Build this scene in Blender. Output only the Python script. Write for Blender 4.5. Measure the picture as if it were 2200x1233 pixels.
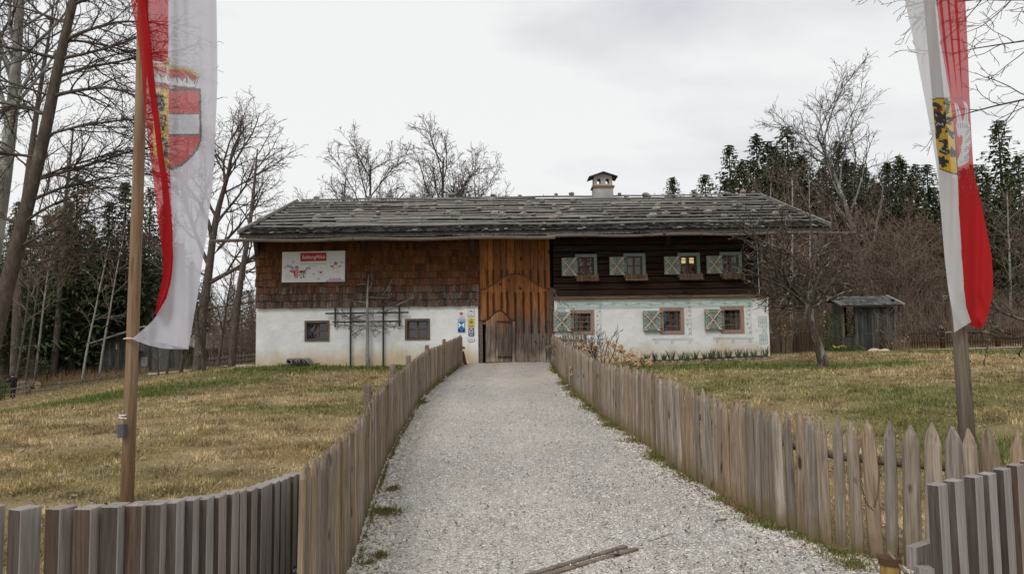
import bpy, bmesh, math, random
import numpy as np
from mathutils import Matrix, Vector, Euler
random.seed(7); rng = np.random.default_rng(7)
R = math.radians
scene = bpy.context.scene
for _o in list(bpy.data.objects): bpy.data.objects.remove(_o)

# ------------------------------------------------------------------ camera
CAM = (0.0, 0.0, 1.6); FPX = 1571.0; PITCH = R(4.33); ROLL = R(-0.72)
cd = bpy.data.cameras.new('camera'); cam = bpy.data.objects.new('camera', cd)
scene.collection.objects.link(cam)
CM = Matrix.Translation(CAM) @ (Euler((math.pi/2 + PITCH, 0, 0)).to_matrix() @ Matrix.Rotation(ROLL, 3, 'Z')).to_4x4()
cam.matrix_world = CM
cd.sensor_width = 36; cd.lens = 36*FPX/2200; cd.clip_start = 0.1; cd.clip_end = 3000
scene.camera = cam

# ------------------------------------------------------------------ world: overcast sky
SUN_EL, SUN_AZ = 48, 208          # azimuth in degrees clockwise from +Y (camera looks along +Y)
w = bpy.data.worlds.new('World'); scene.world = w; w.use_nodes = True
nt = w.node_tree; nt.nodes.clear()
def N(t, ty, **k):
    n = t.nodes.new(ty)
    for a, b in k.items(): setattr(n, a, b)
    return n
out = N(nt, 'ShaderNodeOutputWorld')
sky = N(nt, 'ShaderNodeTexSky'); sky.sky_type = 'NISHITA'; sky.sun_disc = False
sky.sun_elevation = R(SUN_EL); sky.sun_rotation = R(SUN_AZ)
b1 = N(nt, 'ShaderNodeBackground'); b1.inputs[1].default_value = 0.1
nt.links.new(sky.outputs[0], b1.inputs[0])
tc = N(nt, 'ShaderNodeTexCoord')
mp = N(nt, 'ShaderNodeMapping'); mp.inputs['Scale'].default_value = (1, 1, 2.6); mp.inputs['Location'].default_value = (4.11, 2.13, 0.85)
nt.links.new(tc.outputs['Generated'], mp.inputs[0])
n1 = N(nt, 'ShaderNodeTexNoise'); n1.inputs['Scale'].default_value = 1.7; n1.inputs['Detail'].default_value = 7; n1.inputs['Roughness'].default_value = 0.5; n1.inputs['Distortion'].default_value = 0.4
nt.links.new(mp.outputs[0], n1.inputs[0])
cr = N(nt, 'ShaderNodeValToRGB')
e = cr.color_ramp.elements
e[0].position = 0.33; e[0].color = (0.63, 0.65, 0.69, 1)
e[1].position = 0.50; e[1].color = (0.87, 0.87, 0.865, 1)
x = cr.color_ramp.elements.new(0.43); x.color = (0.77, 0.78, 0.79, 1)
nt.links.new(n1.outputs[0], cr.inputs[0])
b2 = N(nt, 'ShaderNodeBackground'); b2.inputs[1].default_value = 0.97
nt.links.new(cr.outputs[0], b2.inputs[0])
mx = N(nt, 'ShaderNodeMixShader'); mx.inputs[0].default_value = 0.95
nt.links.new(b1.outputs[0], mx.inputs[1]); nt.links.new(b2.outputs[0], mx.inputs[2])
nt.links.new(mx.outputs[0], out.inputs[0])

sl = bpy.data.lights.new('sun', 'SUN'); sl.energy = 1.35; sl.angle = R(24); sl.color = (1, 0.97, 0.93)
so = bpy.data.objects.new('sun', sl); scene.collection.objects.link(so)
sd = Vector((math.sin(R(SUN_AZ))*math.cos(R(SUN_EL)), math.cos(R(SUN_AZ))*math.cos(R(SUN_EL)), math.sin(R(SUN_EL))))
so.rotation_euler = sd.to_track_quat('Z', 'Y').to_euler()
scene.view_settings.view_transform = 'Standard'
scene.view_settings.look = 'None'; scene.view_settings.exposure = 0.14; scene.view_settings.gamma = 1
scene.view_settings.use_curve_mapping = False
scene.render.engine = 'CYCLES'
scene.cycles.max_bounces = 6; scene.cycles.transparent_max_bounces = 24
scene.cycles.diffuse_bounces = 3; scene.cycles.glossy_bounces = 2

# ------------------------------------------------------------------ helpers
M3 = CM.to_3x3()
def P(px, py, Y):
    """world point at depth Y that the photo shows at pixel (px, py)"""
    d = M3 @ Vector(((px-1100)/FPX, (616.5-py)/FPX, -1))
    t = (Y - CAM[1]) / d.y
    return Vector((CAM[0]+d.x*t, Y, CAM[2]+d.z*t))
col = scene.collection
WL = {}
def wloc(o): return WL.get(o.name, Vector((0, 0, 0)))
def thing(name, label, cat, loc=(0, 0, 0), group=None):
    o = bpy.data.objects.new(name, None); o.empty_display_size = 0.1
    col.objects.link(o); o.location = loc; WL[o.name] = Vector(loc)
    o['label'] = label; o['category'] = cat
    if group: o['group'] = group
    return o
def tag(o, label=None, cat=None, group=None, kind=None):
    if label: o['label'] = label
    if cat: o['category'] = cat
    if group: o['group'] = group
    if kind: o['kind'] = kind
    return o
def link_mesh(name, me, parent=None, at=None, rotz=0):
    o = bpy.data.objects.new(name, me); col.objects.link(o)
    at = Vector(at if at is not None else (0, 0, 0))
    if parent is not None:
        o.parent = parent; o.location = at - wloc(parent)
    else: o.location = at
    o.rotation_euler[2] = rotz
    WL[o.name] = at
    return o
def np_mesh(name, V, F, mat, smooth=False, colors=None, origin=True):
    """V (n,3); F (m,k) single face size, or list of such arrays"""
    V = np.asarray(V, float)
    if not isinstance(F, list): F = [F]
    F = [np.asarray(f, np.int32) for f in F if len(f)]
    me = bpy.data.meshes.new(name)
    org = np.array([(V[:, 0].min()+V[:, 0].max())/2, (V[:, 1].min()+V[:, 1].max())/2, V[:, 2].min()]) if origin else np.zeros(3)
    me.vertices.add(len(V)); me.vertices.foreach_set('co', (V-org).ravel())
    nl = sum(f.size for f in F); nf = sum(len(f) for f in F)
    me.loops.add(nl); me.polygons.add(nf)
    me.loops.foreach_set('vertex_index', np.concatenate([f.ravel() for f in F]))
    tot = np.concatenate([np.full(len(f), f.shape[1]) for f in F])
    st = np.concatenate([[0], np.cumsum(tot)[:-1]])
    me.polygons.foreach_set('loop_start', st.astype(np.int32))
    me.polygons.foreach_set('loop_total', tot.astype(np.int32))
    if smooth: me.polygons.foreach_set('use_smooth', np.ones(nf, bool))
    if colors is not None:
        a = me.color_attributes.new('col', 'FLOAT_COLOR', 'POINT')
        c = np.ones((len(V), 4)); c[:, :3] = colors
        a.data.foreach_set('color', c.ravel())
    me.update(calc_edges=True)
    for m in (mat if isinstance(mat, (list, tuple)) else [mat]): me.materials.append(m)
    return me, Vector(org)
def np_obj(name, V, F, mat, parent=None, **k):
    me, org = np_mesh(name, V, F, mat, **k)
    return link_mesh(name, me, parent, org)

class MB:
    def __init__(s): s.v = []; s.f = []; s.c = []
    def add(s, vs, fs, c=None):
        n = len(s.v); s.v += [tuple(p) for p in vs]; s.f += [[i+n for i in f] for f in fs]
        s.c += [c or (1, 1, 1)]*len(vs)
        return s
    def box(s, x0, x1, y0, y1, z0, z1, c=None):
        vs = [(x, y, z) for x in (x0, x1) for y in (y0, y1) for z in (z0, z1)]
        return s.add(vs, [(0, 1, 3, 2), (4, 6, 7, 5), (0, 4, 5, 1), (2, 3, 7, 6), (0, 2, 6, 4), (1, 5, 7, 3)], c)
    def obox(s, a, b, up, w, t, c=None):
        """bar from a to b, width w across, thickness t along up"""
        a, b, up = Vector(a), Vector(b), Vector(up).normalized()
        d = (b-a).normalized(); sd = d.cross(up).normalized(); u = sd.cross(d).normalized()
        vs = [p + sd*i*w/2 + u*j*t/2 for p in (a, b) for i in (-1, 1) for j in (-1, 1)]
        return s.add(vs, [(0, 1, 3, 2), (4, 6, 7, 5), (0, 4, 5, 1), (2, 3, 7, 6), (0, 2, 6, 4), (1, 5, 7, 3)], c)
    def tube(s, pts, rads, n=6, c=None):
        pts = [Vector(p) for p in pts]
        if not hasattr(rads, '__len__'): rads = [rads]*len(pts)
        vs = []; fs = []
        for i, p in enumerate(pts):
            d = (pts[min(i+1, len(pts)-1)] - pts[max(i-1, 0)]).normalized()
            ref = Vector((0, 0, 1)) if abs(d.z) < .8 else Vector((1, 0, 0))
            a = d.cross(ref).normalized(); b = d.cross(a)
            for k in range(n):
                t = 2*math.pi*k/n; vs.append(p + (a*math.cos(t)+b*math.sin(t))*rads[i])
        for i in range(len(pts)-1):
            for k in range(n):
                k2 = (k+1) % n; fs.append((i*n+k, i*n+k2, (i+1)*n+k2, (i+1)*n+k))
        fs.append(tuple(range(n))[::-1]); fs.append(tuple((len(pts)-1)*n+k for k in range(n)))
        return s.add(vs, fs, c)
    def blob(s, c0, r, seg=1, jit=.15, c=None):
        bm = bmesh.new(); bmesh.ops.create_icosphere(bm, subdivisions=seg, radius=1)
        vs = [Vector((v.co.x*r[0], v.co.y*r[1], v.co.z*r[2]))*(1+random.uniform(-jit, jit)) + Vector(c0) for v in bm.verts]
        fs = [[v.index for v in f.verts] for f in bm.faces]; bm.free()
        return s.add(vs, fs, c)
    def poly(s, pts, c=None): return s.add(pts, [tuple(range(len(pts)))], c)
    def prism(s, pts2, y0, y1, c=None):
        """outline (x,z) pushed from y0 (front) to y1"""
        n = len(pts2)
        vs = [(x, y0, z) for x, z in pts2] + [(x, y1, z) for x, z in pts2]
        fs = [tuple(range(n)), tuple(range(2*n-1, n-1, -1))] + [(i, i+n, (i+1) % n + n, (i+1) % n) for i in range(n)]
        return s.add(vs, fs, c)
    def ribbon(s, pts2, wd, y, c=None):
        """flat painted line in the wall plane; pts2 = (x,z)"""
        for (x0, z0), (x1, z1) in zip(pts2[:-1], pts2[1:]):
            dx, dz = x1-x0, z1-z0; L = math.hypot(dx, dz) or 1e-6
            nx, nz = -dz/L*wd/2, dx/L*wd/2; ex, ez = dx/L*wd*.2, dz/L*wd*.2
            s.add([(x0-nx-ex, y, z0-nz-ez), (x1-nx+ex, y, z1-nz+ez), (x1+nx+ex, y, z1+nz+ez), (x0+nx-ex, y, z0+nz-ez)], [(0, 1, 2, 3)], c)
        return s
    def build(s, name, mat, parent=None, smooth=False, bevel=0, col_attr=False):
        V = np.array(s.v); me = bpy.data.meshes.new(name)
        org = np.array([(V[:, 0].min()+V[:, 0].max())/2, (V[:, 1].min()+V[:, 1].max())/2, V[:, 2].min()])
        me.from_pydata((V-org).tolist(), [], s.f)
        if col_attr:
            a = me.color_attributes.new('col', 'FLOAT_COLOR', 'POINT')
            a.data.foreach_set('color', np.array([(*c, 1) for c in s.c], float).ravel())
        if bevel:
            bm = bmesh.new(); bm.from_mesh(me)
            bmesh.ops.bevel(bm, geom=list(bm.edges), offset=bevel, segments=1, affect='EDGES')
            bm.to_mesh(me); bm.free()
        if smooth: me.polygons.foreach_set('use_smooth', [True]*len(me.polygons))
        me.update()
        for m in (mat if isinstance(mat, (list, tuple)) else [mat]): me.materials.append(m)
        return link_mesh(name, me, parent, org)
def copy_to(o, parent, at, rotz=0, scale=None):
    c = o.copy(); col.objects.link(c); c.parent = parent
    c.location = Vector(at) - (wloc(parent) if parent else Vector((0, 0, 0))); c.rotation_euler = (0, 0, rotz)
    if scale is not None: c.scale = scale
    WL[c.name] = Vector(at)
    return c

# ------------------------------------------------------------------ materials
def new_mat(name):
    m = bpy.data.materials.new(name); m.use_nodes = True
    t = m.node_tree; b = t.nodes['Principled BSDF']
    return m, t, b
def ramp(t, fac, stops):
    n = N(t, 'ShaderNodeValToRGB'); el = n.color_ramp.elements
    while len(el) < len(stops): el.new(0.5)
    for e_, (p_, c_) in zip(el, stops): e_.position = p_; e_.color = (*c_, 1)
    t.links.new(fac, n.inputs[0]); return n.outputs[0]
def noise(t, vec, scale, detail=4, rough=.55, dist=0):
    n = N(t, 'ShaderNodeTexNoise'); n.inputs['Scale'].default_value = scale; n.inputs['Detail'].default_value = detail
    n.inputs['Roughness'].default_value = rough; n.inputs['Distortion'].default_value = dist
    if vec is not None: t.links.new(vec, n.inputs[0])
    return n.outputs[0]
def mixc(t, fac, a, b, mode='MIX'):
    n = N(t, 'ShaderNodeMix', data_type='RGBA', blend_type=mode); n.clamp_factor = True
    for i, v in ((0, fac), (6, a), (7, b)):
        if isinstance(v, (int, float)): n.inputs[i].default_value = v
        elif isinstance(v, tuple): n.inputs[i].default_value = (*v, 1)
        else: t.links.new(v, n.inputs[i])
    return n.outputs[2]
def math_(t, op, a, b=None, c=None):
    n = N(t, 'ShaderNodeMath', operation=op)
    for i, v in enumerate((a, b, c)):
        if v is None: continue
        if isinstance(v, (int, float)): n.inputs[i].default_value = v
        else: t.links.new(v, n.inputs[i])
    return n.outputs[0]
def maprange(t, v, a, b, c=0, d=1):
    n = N(t, 'ShaderNodeMapRange')
    t.links.new(v, n.inputs[0])
    for i, q in zip((1, 2, 3, 4), (a, b, c, d)): n.inputs[i].default_value = q
    return n.outputs[0]
def coords(t, kind='Object', scale=(1, 1, 1), rnd=True):
    """object (or world) coordinates, shifted per object so alike pieces differ"""
    if kind == 'World': src = N(t, 'ShaderNodeNewGeometry').outputs['Position']
    else: src = N(t, 'ShaderNodeTexCoord').outputs[kind]
    m = N(t, 'ShaderNodeMapping'); m.inputs['Scale'].default_value = scale
    if rnd:
        oi = N(t, 'ShaderNodeObjectInfo'); v = N(t, 'ShaderNodeVectorMath', operation='ADD')
        k = math_(t, 'MULTIPLY', oi.outputs['Random'], 37.0)
        t.links.new(src, v.inputs[0]); t.links.new(k, v.inputs[1]); src = v.outputs[0]
    t.links.new(src, m.inputs[0])
    return m.outputs[0]
def bump(t, b, h, strength=.4, dist=.01):
    n = N(t, 'ShaderNodeBump'); n.inputs['Strength'].default_value = strength; n.inputs['Distance'].default_value = dist
    t.links.new(h, n.inputs['Height']); t.links.new(n.outputs[0], b.inputs['Normal'])
def rand(t): return N(t, 'ShaderNodeObjectInfo').outputs['Random']
def worldz(t):
    s = N(t, 'ShaderNodeSeparateXYZ'); t.links.new(N(t, 'ShaderNodeNewGeometry').outputs['Position'], s.inputs[0]); return s.outputs
def plain(name, c, rough=.7, metal=0, var=.15, sc=8):
    m, t, b = new_mat(name)
    f = noise(t, coords(t), sc, 4)
    d = tuple(v*(1-var) for v in c); l = tuple(min(1, v*(1+var)) for v in c)
    t.links.new(ramp(t, f, [(.3, d), (.7, l)]), b.inputs['Base Color'])
    b.inputs['Roughness'].default_value = rough; b.inputs['Metallic'].default_value = metal
    b.inputs['Specular IOR Level'].default_value = .3
    return m
def wood(name, dark, mid, light, axis='Z', fine=60, rv=.5, rough=.85, knots=True, bstr=.5, bd=.004, foot=None, kind='Object', sat=.3, wn=0):
    """grain runs along axis; rv = spread of brightness between alike pieces"""
    m, t, b = new_mat(name)
    sc = {'X': (.05, 1, 1), 'Y': (1, .05, 1), 'Z': (1, 1, .05)}[axis]
    v = coords(t, kind, sc)
    g = noise(t, v, fine, 5, .6, .3)
    g2 = noise(t, v, fine*.22, 3)
    c = ramp(t, g, [(.3, dark), (.5, mid), (.72, light)])
    c = mixc(t, maprange(t, g2, .35, .7), c, mixc(t, .55, c, dark))
    if knots:
        sc2 = {'X': (.35, 1, 1), 'Y': (1, .35, 1), 'Z': (1, 1, .35)}[axis]
        k = noise(t, coords(t, kind, sc2), fine*.16, 1)
        c = mixc(t, maprange(t, k, .70, .76), c, tuple(q*.35 for q in dark))
    br = maprange(t, rand(t), 0, 1, 1-rv, 1+rv*.75)
    cc = N(t, 'ShaderNodeCombineColor'); [t.links.new(br, cc.inputs[i]) for i in range(3)]
    c = mixc(t, 1.0, c, cc.outputs[0], 'MULTIPLY')
    hs = N(t, 'ShaderNodeHueSaturation'); t.links.new(c, hs.inputs['Color'])
    r2 = math_(t, 'FRACT', math_(t, 'MULTIPLY', rand(t), 17.31))
    t.links.new(maprange(t, r2, 0, 1, 1-sat, 1+sat), hs.inputs['Saturation'])
    c = hs.outputs[0]
    if wn:      # broad weathering that runs over many pieces
        wv = noise(t, coords(t, 'World', (1, 1, .45), rnd=False), 1.1, 5, .65)
        c = mixc(t, maprange(t, wv, .42, .68, 0, wn), c, mixc(t, .6, dark, light)); c = mixc(t, maprange(t, wv, .5, .3, 0, wn), c, tuple(q*.7 for q in dark))
    if foot:   # (colour, height) damp, mossy foot in the piece's own coordinates
        s = N(t, 'ShaderNodeSeparateXYZ'); t.links.new(N(t, 'ShaderNodeTexCoord').outputs['Object'], s.inputs[0])
        f = math_(t, 'ADD', s.outputs[2], math_(t, 'MULTIPLY', math_(t, 'SUBTRACT', noise(t, coords(t, 'Object'), 9), .5), foot[1]*1.3))
        c = mixc(t, maprange(t, f, foot[1], 0, 0, .8), c, foot[0])
    t.links.new(c, b.inputs['Base Color'])
    b.inputs['Roughness'].default_value = rough; b.inputs['Specular IOR Level'].default_value = .2
    bump(t, b, g, bstr, bd)
    return m

MT = {}
MT['picket'] = wood('picket_wood', (.13, .095, .068), (.27, .21, .155), (.40, .325, .25), rv=.38, fine=70, foot=((.10, .085, .03), .2))
MT['picket_r'] = wood('split_picket_wood', (.14, .105, .078), (.29, .23, .175), (.43, .355, .28), rv=.34, fine=60, foot=((.14, .105, .028), .26), bstr=.8, bd=.006)
MT['board'] = wood('planed_board_wood', (.19, .163, .148), (.30, .265, .245), (.38, .345, .325), rv=.12, fine=90, knots=False)
MT['board_side'] = wood('brown_board_side_wood', (.055, .040, .032), (.105, .080, .066), (.15, .118, .10), rv=.2, fine=90, knots=False)  # darker, browner tone for one side face of every board
MT['rail'] = wood('rail_wood', (.12, .09, .065), (.22, .175, .135), (.33, .28, .22), axis='Y', rv=.2)
MT['railx'] = wood('cross_rail_wood', (.12, .09, .065), (.22, .175, .135), (.33, .28, .22), axis='X', rv=.2)
MT['pole'] = wood('flag_pole_wood', (.17, .11, .07), (.30, .21, .14), (.40, .31, .225), rv=.1, fine=45)
MT['pole_g'] = wood('grey_flag_pole_wood', (.13, .10, .075), (.22, .18, .145), (.30, .26, .22), rv=.1, fine=45)
MT['shingle_wall'] = wood('wall_shingle_wood', (.055, .023, .012), (.125, .052, .027), (.19, .088, .048), rv=.34, fine=40, knots=False, sat=.15, wn=.6)
MT['shingle_grey'] = wood('weathered_wall_shingle', (.04, .026, .018), (.10, .066, .048), (.24, .19, .155), rv=.5, fine=40, knots=False, sat=.2)
MT['log'] = wood('dark_log_wood', (.010, .006, .0045), (.03, .016, .011), (.075, .038, .022), axis='X', rv=.35, fine=24, bd=.01)
MT['beam'] = wood('dark_beam_wood', (.03, .016, .009), (.065, .035, .02), (.12, .07, .045), axis='Y', rv=.2)
MT['sill'] = wood('old_sill_beam_wood', (.06, .035, .022), (.15, .09, .06), (.26, .18, .13), axis='X', rv=.2)
MT['roofpole'] = wood('roof_pole_wood', (.13, .12, .11), (.27, .25, .23), (.44, .42, .39), axis='X', rv=.3)
MT['gutter'] = wood('gutter_wood', (.14, .11, .085), (.26, .21, .17), (.38, .33, .28), axis='X', rv=.12)
MT['frame'] = wood('window_frame_wood', (.085, .042, .026), (.15, .075, .045), (.22, .12, .075), rv=.1, knots=False)
MT['frame_pink'] = wood('pale_window_casing_wood', (.22, .155, .125), (.31, .225, .185), (.39, .295, .245), rv=.08, sat=.05, knots=False)
MT['frame_grey'] = wood('grey_window_frame_wood', (.06, .045, .033), (.14, .11, .085), (.22, .18, .15), rv=.1, knots=False)
MT['barn'] = wood('grey_barn_board', (.035, .032, .03), (.085, .08, .076), (.20, .19, .18), rv=.55, fine=30, knots=False)
MT['trellis'] = plain('dark_green_trellis_paint', (.03, .032, .028), .6)
MT['green'] = plain('sage_green_shutter_paint', (.185, .245, .20), .6, var=.1)
MT['cream'] = plain('cream_shutter_paint', (.56, .50, .42), .6, var=.08)
MT['maroon'] = plain('maroon_shutter_paint', (.20, .055, .045), .6, var=.1)
MT['metal'] = plain('galvanised_metal', (.45, .45, .46), .35, .9)
MT['iron'] = plain('dark_iron', (.05, .04, .038), .5, .6)
MT['rust'] = plain('rusty_chain', (.10, .055, .035), .8, .3)
MT['curtain'] = plain('pale_curtain_cloth', (.55, .54, .53), .9, var=.1)
MT['dark'] = plain('dark_interior', (.006, .005, .005), .95)
MT['asphalt_grey'] = plain('grey_sheet', (.10, .10, .11), .6)
def glass():
    m, t, b = new_mat('window_glass')
    b.inputs['Base Color'].default_value = (.012, .013, .015, 1); b.inputs['Roughness'].default_value = .04
    b.inputs['Specular IOR Level'].default_value = .9
    bump(t, b, noise(t, coords(t, 'Object'), 3, 2), .25, .02)
    return m
MT['glass'] = glass()
def glow():
    m, t, b = new_mat('lit_lamp_shade'); b.inputs['Base Color'].default_value = (.8, .6, .3, 1)
    b.inputs['Emission Color'].default_value = (1, .72, .34, 1); b.inputs['Emission Strength'].default_value = .75
    return m
MT['glow'] = glow()
def plaster():
    m, t, b = new_mat('lime_plaster')
    v = coords(t, 'World', rnd=False)
    f = noise(t, v, 1.3, 6, .6)
    c = ramp(t, f, [(.3, (.66, .66, .65)), (.6, (.78, .78, .765))])
    z = worldz(t)[2]
    wob = math_(t, 'MULTIPLY', math_(t, 'SUBTRACT', noise(t, coords(t, 'World', (1, 1, .3), rnd=False), .9, 6, .65), .5), 1.4)
    h = math_(t, 'ADD', z, wob)
    c = mixc(t, maprange(t, h, 1.6, 1.0, 0, .95), c, (.56, .44, .29))       # yellowed splash zone above the ground
    c = mixc(t, maprange(t, noise(t, coords(t, 'World', (1.2, 1, .12), rnd=False), 2.0, 3), .66, .8, 0, .3), c, (.52, .44, .36))
    t.links.new(c, b.inputs['Base Color']); b.inputs['Roughness'].default_value = .95; b.inputs['Specular IOR Level'].default_value = .1
    hh = math_(t, 'ADD', noise(t, v, 3.5, 5), math_(t, 'MULTIPLY', noise(t, v, 40, 3), .15))
    bump(t, b, hh, .6, .06)
    return m
MT['plaster'] = plaster()
MT['mortar'] = plain('grey_chimney_plaster', (.36, .35, .33), .95, var=.2, sc=3)
MT['tile'] = plain('brick_red_tile', (.24, .11, .07), .85)
def stone_mat():
    m, t, b = new_mat('fieldstone')
    r = math_(t, 'FRACT', math_(t, 'MULTIPLY', rand(t), 7.7))
    c = ramp(t, r, [(0, (.19, .17, .15)), (.35, (.28, .26, .24)), (.6, (.26, .19, .14)), (.8, (.37, .35, .32)), (1, (.32, .22, .165))])
    f = noise(t, coords(t), 14, 5)
    c = mixc(t, maprange(t, f, .35, .65, 0, .75), c, (.13, .13, .115))
    t.links.new(c, b.inputs['Base Color']); b.inputs['Roughness'].default_value = .9
    bump(t, b, f, .6, .03); return m
MT['stone'] = stone_mat()
def attr_mat(name, rough=.8, spec=.2, mul=None, transl=0):
    m, t, b = new_mat(name)
    a = N(t, 'ShaderNodeAttribute', attribute_name='col')
    c = a.outputs['Color']
    if mul:
        f = noise(t, coords(t, 'World', rnd=False), mul[0], 4)
        c = mixc(t, 1.0, c, ramp(t, f, [(.3, (mul[1],)*3), (.7, (mul[2],)*3)]), 'MULTIPLY')
    t.links.new(c, b.inputs['Base Color']); b.inputs['Roughness'].default_value = rough; b.inputs['Specular IOR Level'].default_value = spec
    if transl:
        o = t.nodes['Material Output']; tr = N(t, 'ShaderNodeBsdfTranslucent'); t.links.new(c, tr.inputs[0])
        mm = N(t, 'ShaderNodeMixShader'); mm.inputs[0].default_value = transl
        t.links.new(b.outputs[0], mm.inputs[1]); t.links.new(tr.outputs[0], mm.inputs[2]); t.links.new(mm.outputs[0], o.inputs[0])
    return m
MT['attr'] = attr_mat('coloured_surface')
MT['attr_shingle'] = attr_mat('roof_shingle_wood', .9, .1, mul=(26, .55, 1.35))
MT['print'] = attr_mat('printed_sign', .5, .3)
MT['blade'] = attr_mat('grass_blade', .7, .15, transl=.25)
def bark(name, dark, light, lichen, thr=.6, sc=5):
    m, t, b = new_mat(name)
    v = coords(t, 'World', (1, 1, .35), rnd=False)
    f = noise(t, v, sc*3, 5, .65); g = noise(t, v, sc, 4, .6)
    c = ramp(t, f, [(.3, dark), (.7, light)])
    c = mixc(t, maprange(t, g, thr, thr+.12, 0, .85), c, lichen)
    t.links.new(c, b.inputs['Base Color']); b.inputs['Roughness'].default_value = .95; b.inputs['Specular IOR Level'].default_value = .1
    bump(t, b, f, .8, .02); return m
MT['bark'] = bark('grey_brown_bark', (.055, .042, .034), (.13, .108, .09), (.20, .19, .165), .58)
MT['bark_pale'] = bark('pale_lichen_bark', (.13, .12, .105), (.28, .265, .24), (.36, .36, .33), .5)
MT['bark_birch'] = bark('birch_bark', (.22, .205, .18), (.40, .385, .35), (.07, .06, .05), .58, 3)
MT['bark_apple'] = bark('mossy_apple_bark', (.04, .032, .026), (.11, .088, .07), (.29, .29, .24), .53, 7)
MT['twig'] = bark('twig_bark', (.06, .045, .037), (.12, .095, .078), (.15, .13, .11), .6)
MT['twig_brown'] = bark('brown_twig_bark', (.15, .105, .075), (.25, .19, .145), (.27, .225, .18), .6)
MT['deadtwig'] = bark('dead_conifer_twig', (.085, .075, .045), (.16, .14, .085), (.18, .165, .105), .6)
def foliage(name, a, b_, rv=.3):
    m, t, b = new_mat(name)
    f = noise(t, coords(t, 'World', rnd=False), .9, 4)
    c = ramp(t, f, [(.3, a), (.7, b_)])
    br = maprange(t, rand(t), 0, 1, 1-rv, 1+rv)
    cc = N(t, 'ShaderNodeCombineColor'); [t.links.new(br, cc.inputs[i]) for i in range(3)]
    t.links.new(mixc(t, 1.0, c, cc.outputs[0], 'MULTIPLY'), b.inputs['Base Color']); b.inputs['Roughness'].default_value = .7; b.inputs['Specular IOR Level'].default_value = .2
    return m
MT['needle'] = foliage('spruce_needles', (.05, .072, .036), (.115, .145, .072))
MT['needle_dry'] = foliage('brownish_spruce_needles', (.08, .08, .038), (.16, .15, .08))
MT['bush'] = foliage('bush_leaves', (.05, .075, .02), (.11, .14, .04))
MT['daff'] = foliage('daffodil_leaves', (.035, .07, .03), (.07, .12, .055))
def flag_mat():
    m, t, b = new_mat('flag_cloth')
    a = N(t, 'ShaderNodeAttribute', attribute_name='col').outputs['Color']
    v = coords(t, 'World', rnd=False)
    wv = noise(t, v, 220, 2); c = mixc(t, maprange(t, wv, .3, .7, 0, .12), a, (.3, .3, .3))
    o = t.nodes['Material Output']
    d = N(t, 'ShaderNodeBsdfDiffuse'); tr = N(t, 'ShaderNodeBsdfTranslucent'); tp = N(t, 'ShaderNodeBsdfTransparent')
    t.links.new(c, d.inputs[0]); t.links.new(c, tr.inputs[0])
    tint = mixc(t, .45, (1, 1, 1), a); t.links.new(tint, tp.inputs[0])
    m1 = N(t, 'ShaderNodeMixShader'); m1.inputs[0].default_value = .5
    t.links.new(d.outputs[0], m1.inputs[1]); t.links.new(tr.outputs[0], m1.inputs[2])
    m2 = N(t, 'ShaderNodeMixShader')
    al = N(t, 'ShaderNodeAttribute', attribute_name='sheer').outputs['Fac']
    t.links.new(al, m2.inputs[0])
    t.links.new(m1.outputs[0], m2.inputs[1]); t.links.new(tp.outputs[0], m2.inputs[2]); t.links.new(m2.outputs[0], o.inputs[0])
    t.nodes.remove(b); return m
MT['flag'] = flag_mat()

# ------------------------------------------------------------------ terrain
ctrl = []
def cp(px, py, Y): p = P(px, py, Y); ctrl.append((p.x, p.y, p.z))
def cw(x, y, z): ctrl.append((x, y, z))
LF = [(640, 1480, 3.45), (745, 1233, 5.2), (800, 1060, 7.7), (840, 960, 10.6), (900, 860, 16.5), (940, 822, 20.5), (989, 785, 25.6)]
RF = [(2260, 1268, 4.6), (2100, 1240, 4.95), (1877, 1214, 5.27), (1709, 1154, 5.95), (1618, 1102, 6.8), (1514, 1046, 7.8), (1436, 998, 8.7), (1392, 959, 9.9), (1305, 899, 13.4), (1240, 847, 16.5), (1208, 812, 20.5), (1188, 781, 25.6)]
for q in LF+RF: cp(*q)
for q in [(551, 788, 26.5), (800, 787, 26.5), (1110, 779, 26.5), (1400, 776, 26.5), (1652, 765, 26.5),
          (0, 892, 17), (250, 845, 22), (420, 806, 27), (0, 886, 25), (0, 880, 34), (60, 868, 30), (60, 863, 40), (130, 855, 30), (130, 848, 42), (250, 830, 42), (-200, 910, 30), (500, 792, 30), (30, 857, 50), (60, 850, 48), (-150, 880, 48), (130, 832, 54), (250, 812, 60),
          (230, 797, 64), (390, 786, 64), (100, 800, 80), (430, 793, 42), (520, 785, 50), (1770, 789, 22), (2000, 754, 33), (1850, 758, 35.5), (2200, 742, 38), (2200, 760, 30), (2090, 1045, 7.8)]:
    cp(*q)
for q in [(-2, 0, 0), (2, 0, 0), (0, -6, 0), (-6, 0, 0), (6, 0, 0), (-4.5, 4.5, .03), (-9, 8, .15), (-12, 3, .1), (-5, 12, .3), (-4, 18, .5), (-9, 21, .5), (-18, 12, -.2),
          (6, 7, .22), (4, 13, .42), (9, 13, .55), (14, 20, .85), (6, 21, .72), (12, 6, .3), (20, 12, .7), (0, 40, 1.0), (10, 45, 1.2), (-8, 45, .3), (30, 60, 1.6), (0, 80, 1),
          (60, 100, 3), (0, 130, 1.5), (-60, 110, -1.5), (-60, 40, -2.5), (50, 30, 1.2), (-40, 0, -1), (40, 0, .5), (0, -30, 0)]: cw(*q)
C_ = np.array(ctrl)
def _U(r2): return np.where(r2 > 1e-9, r2*np.log(np.maximum(r2, 1e-9)), 0)
_n = len(C_); K_ = _U(((C_[:, None, :2]-C_[None, :, :2])**2).sum(-1)) + np.eye(_n)*.15
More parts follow.
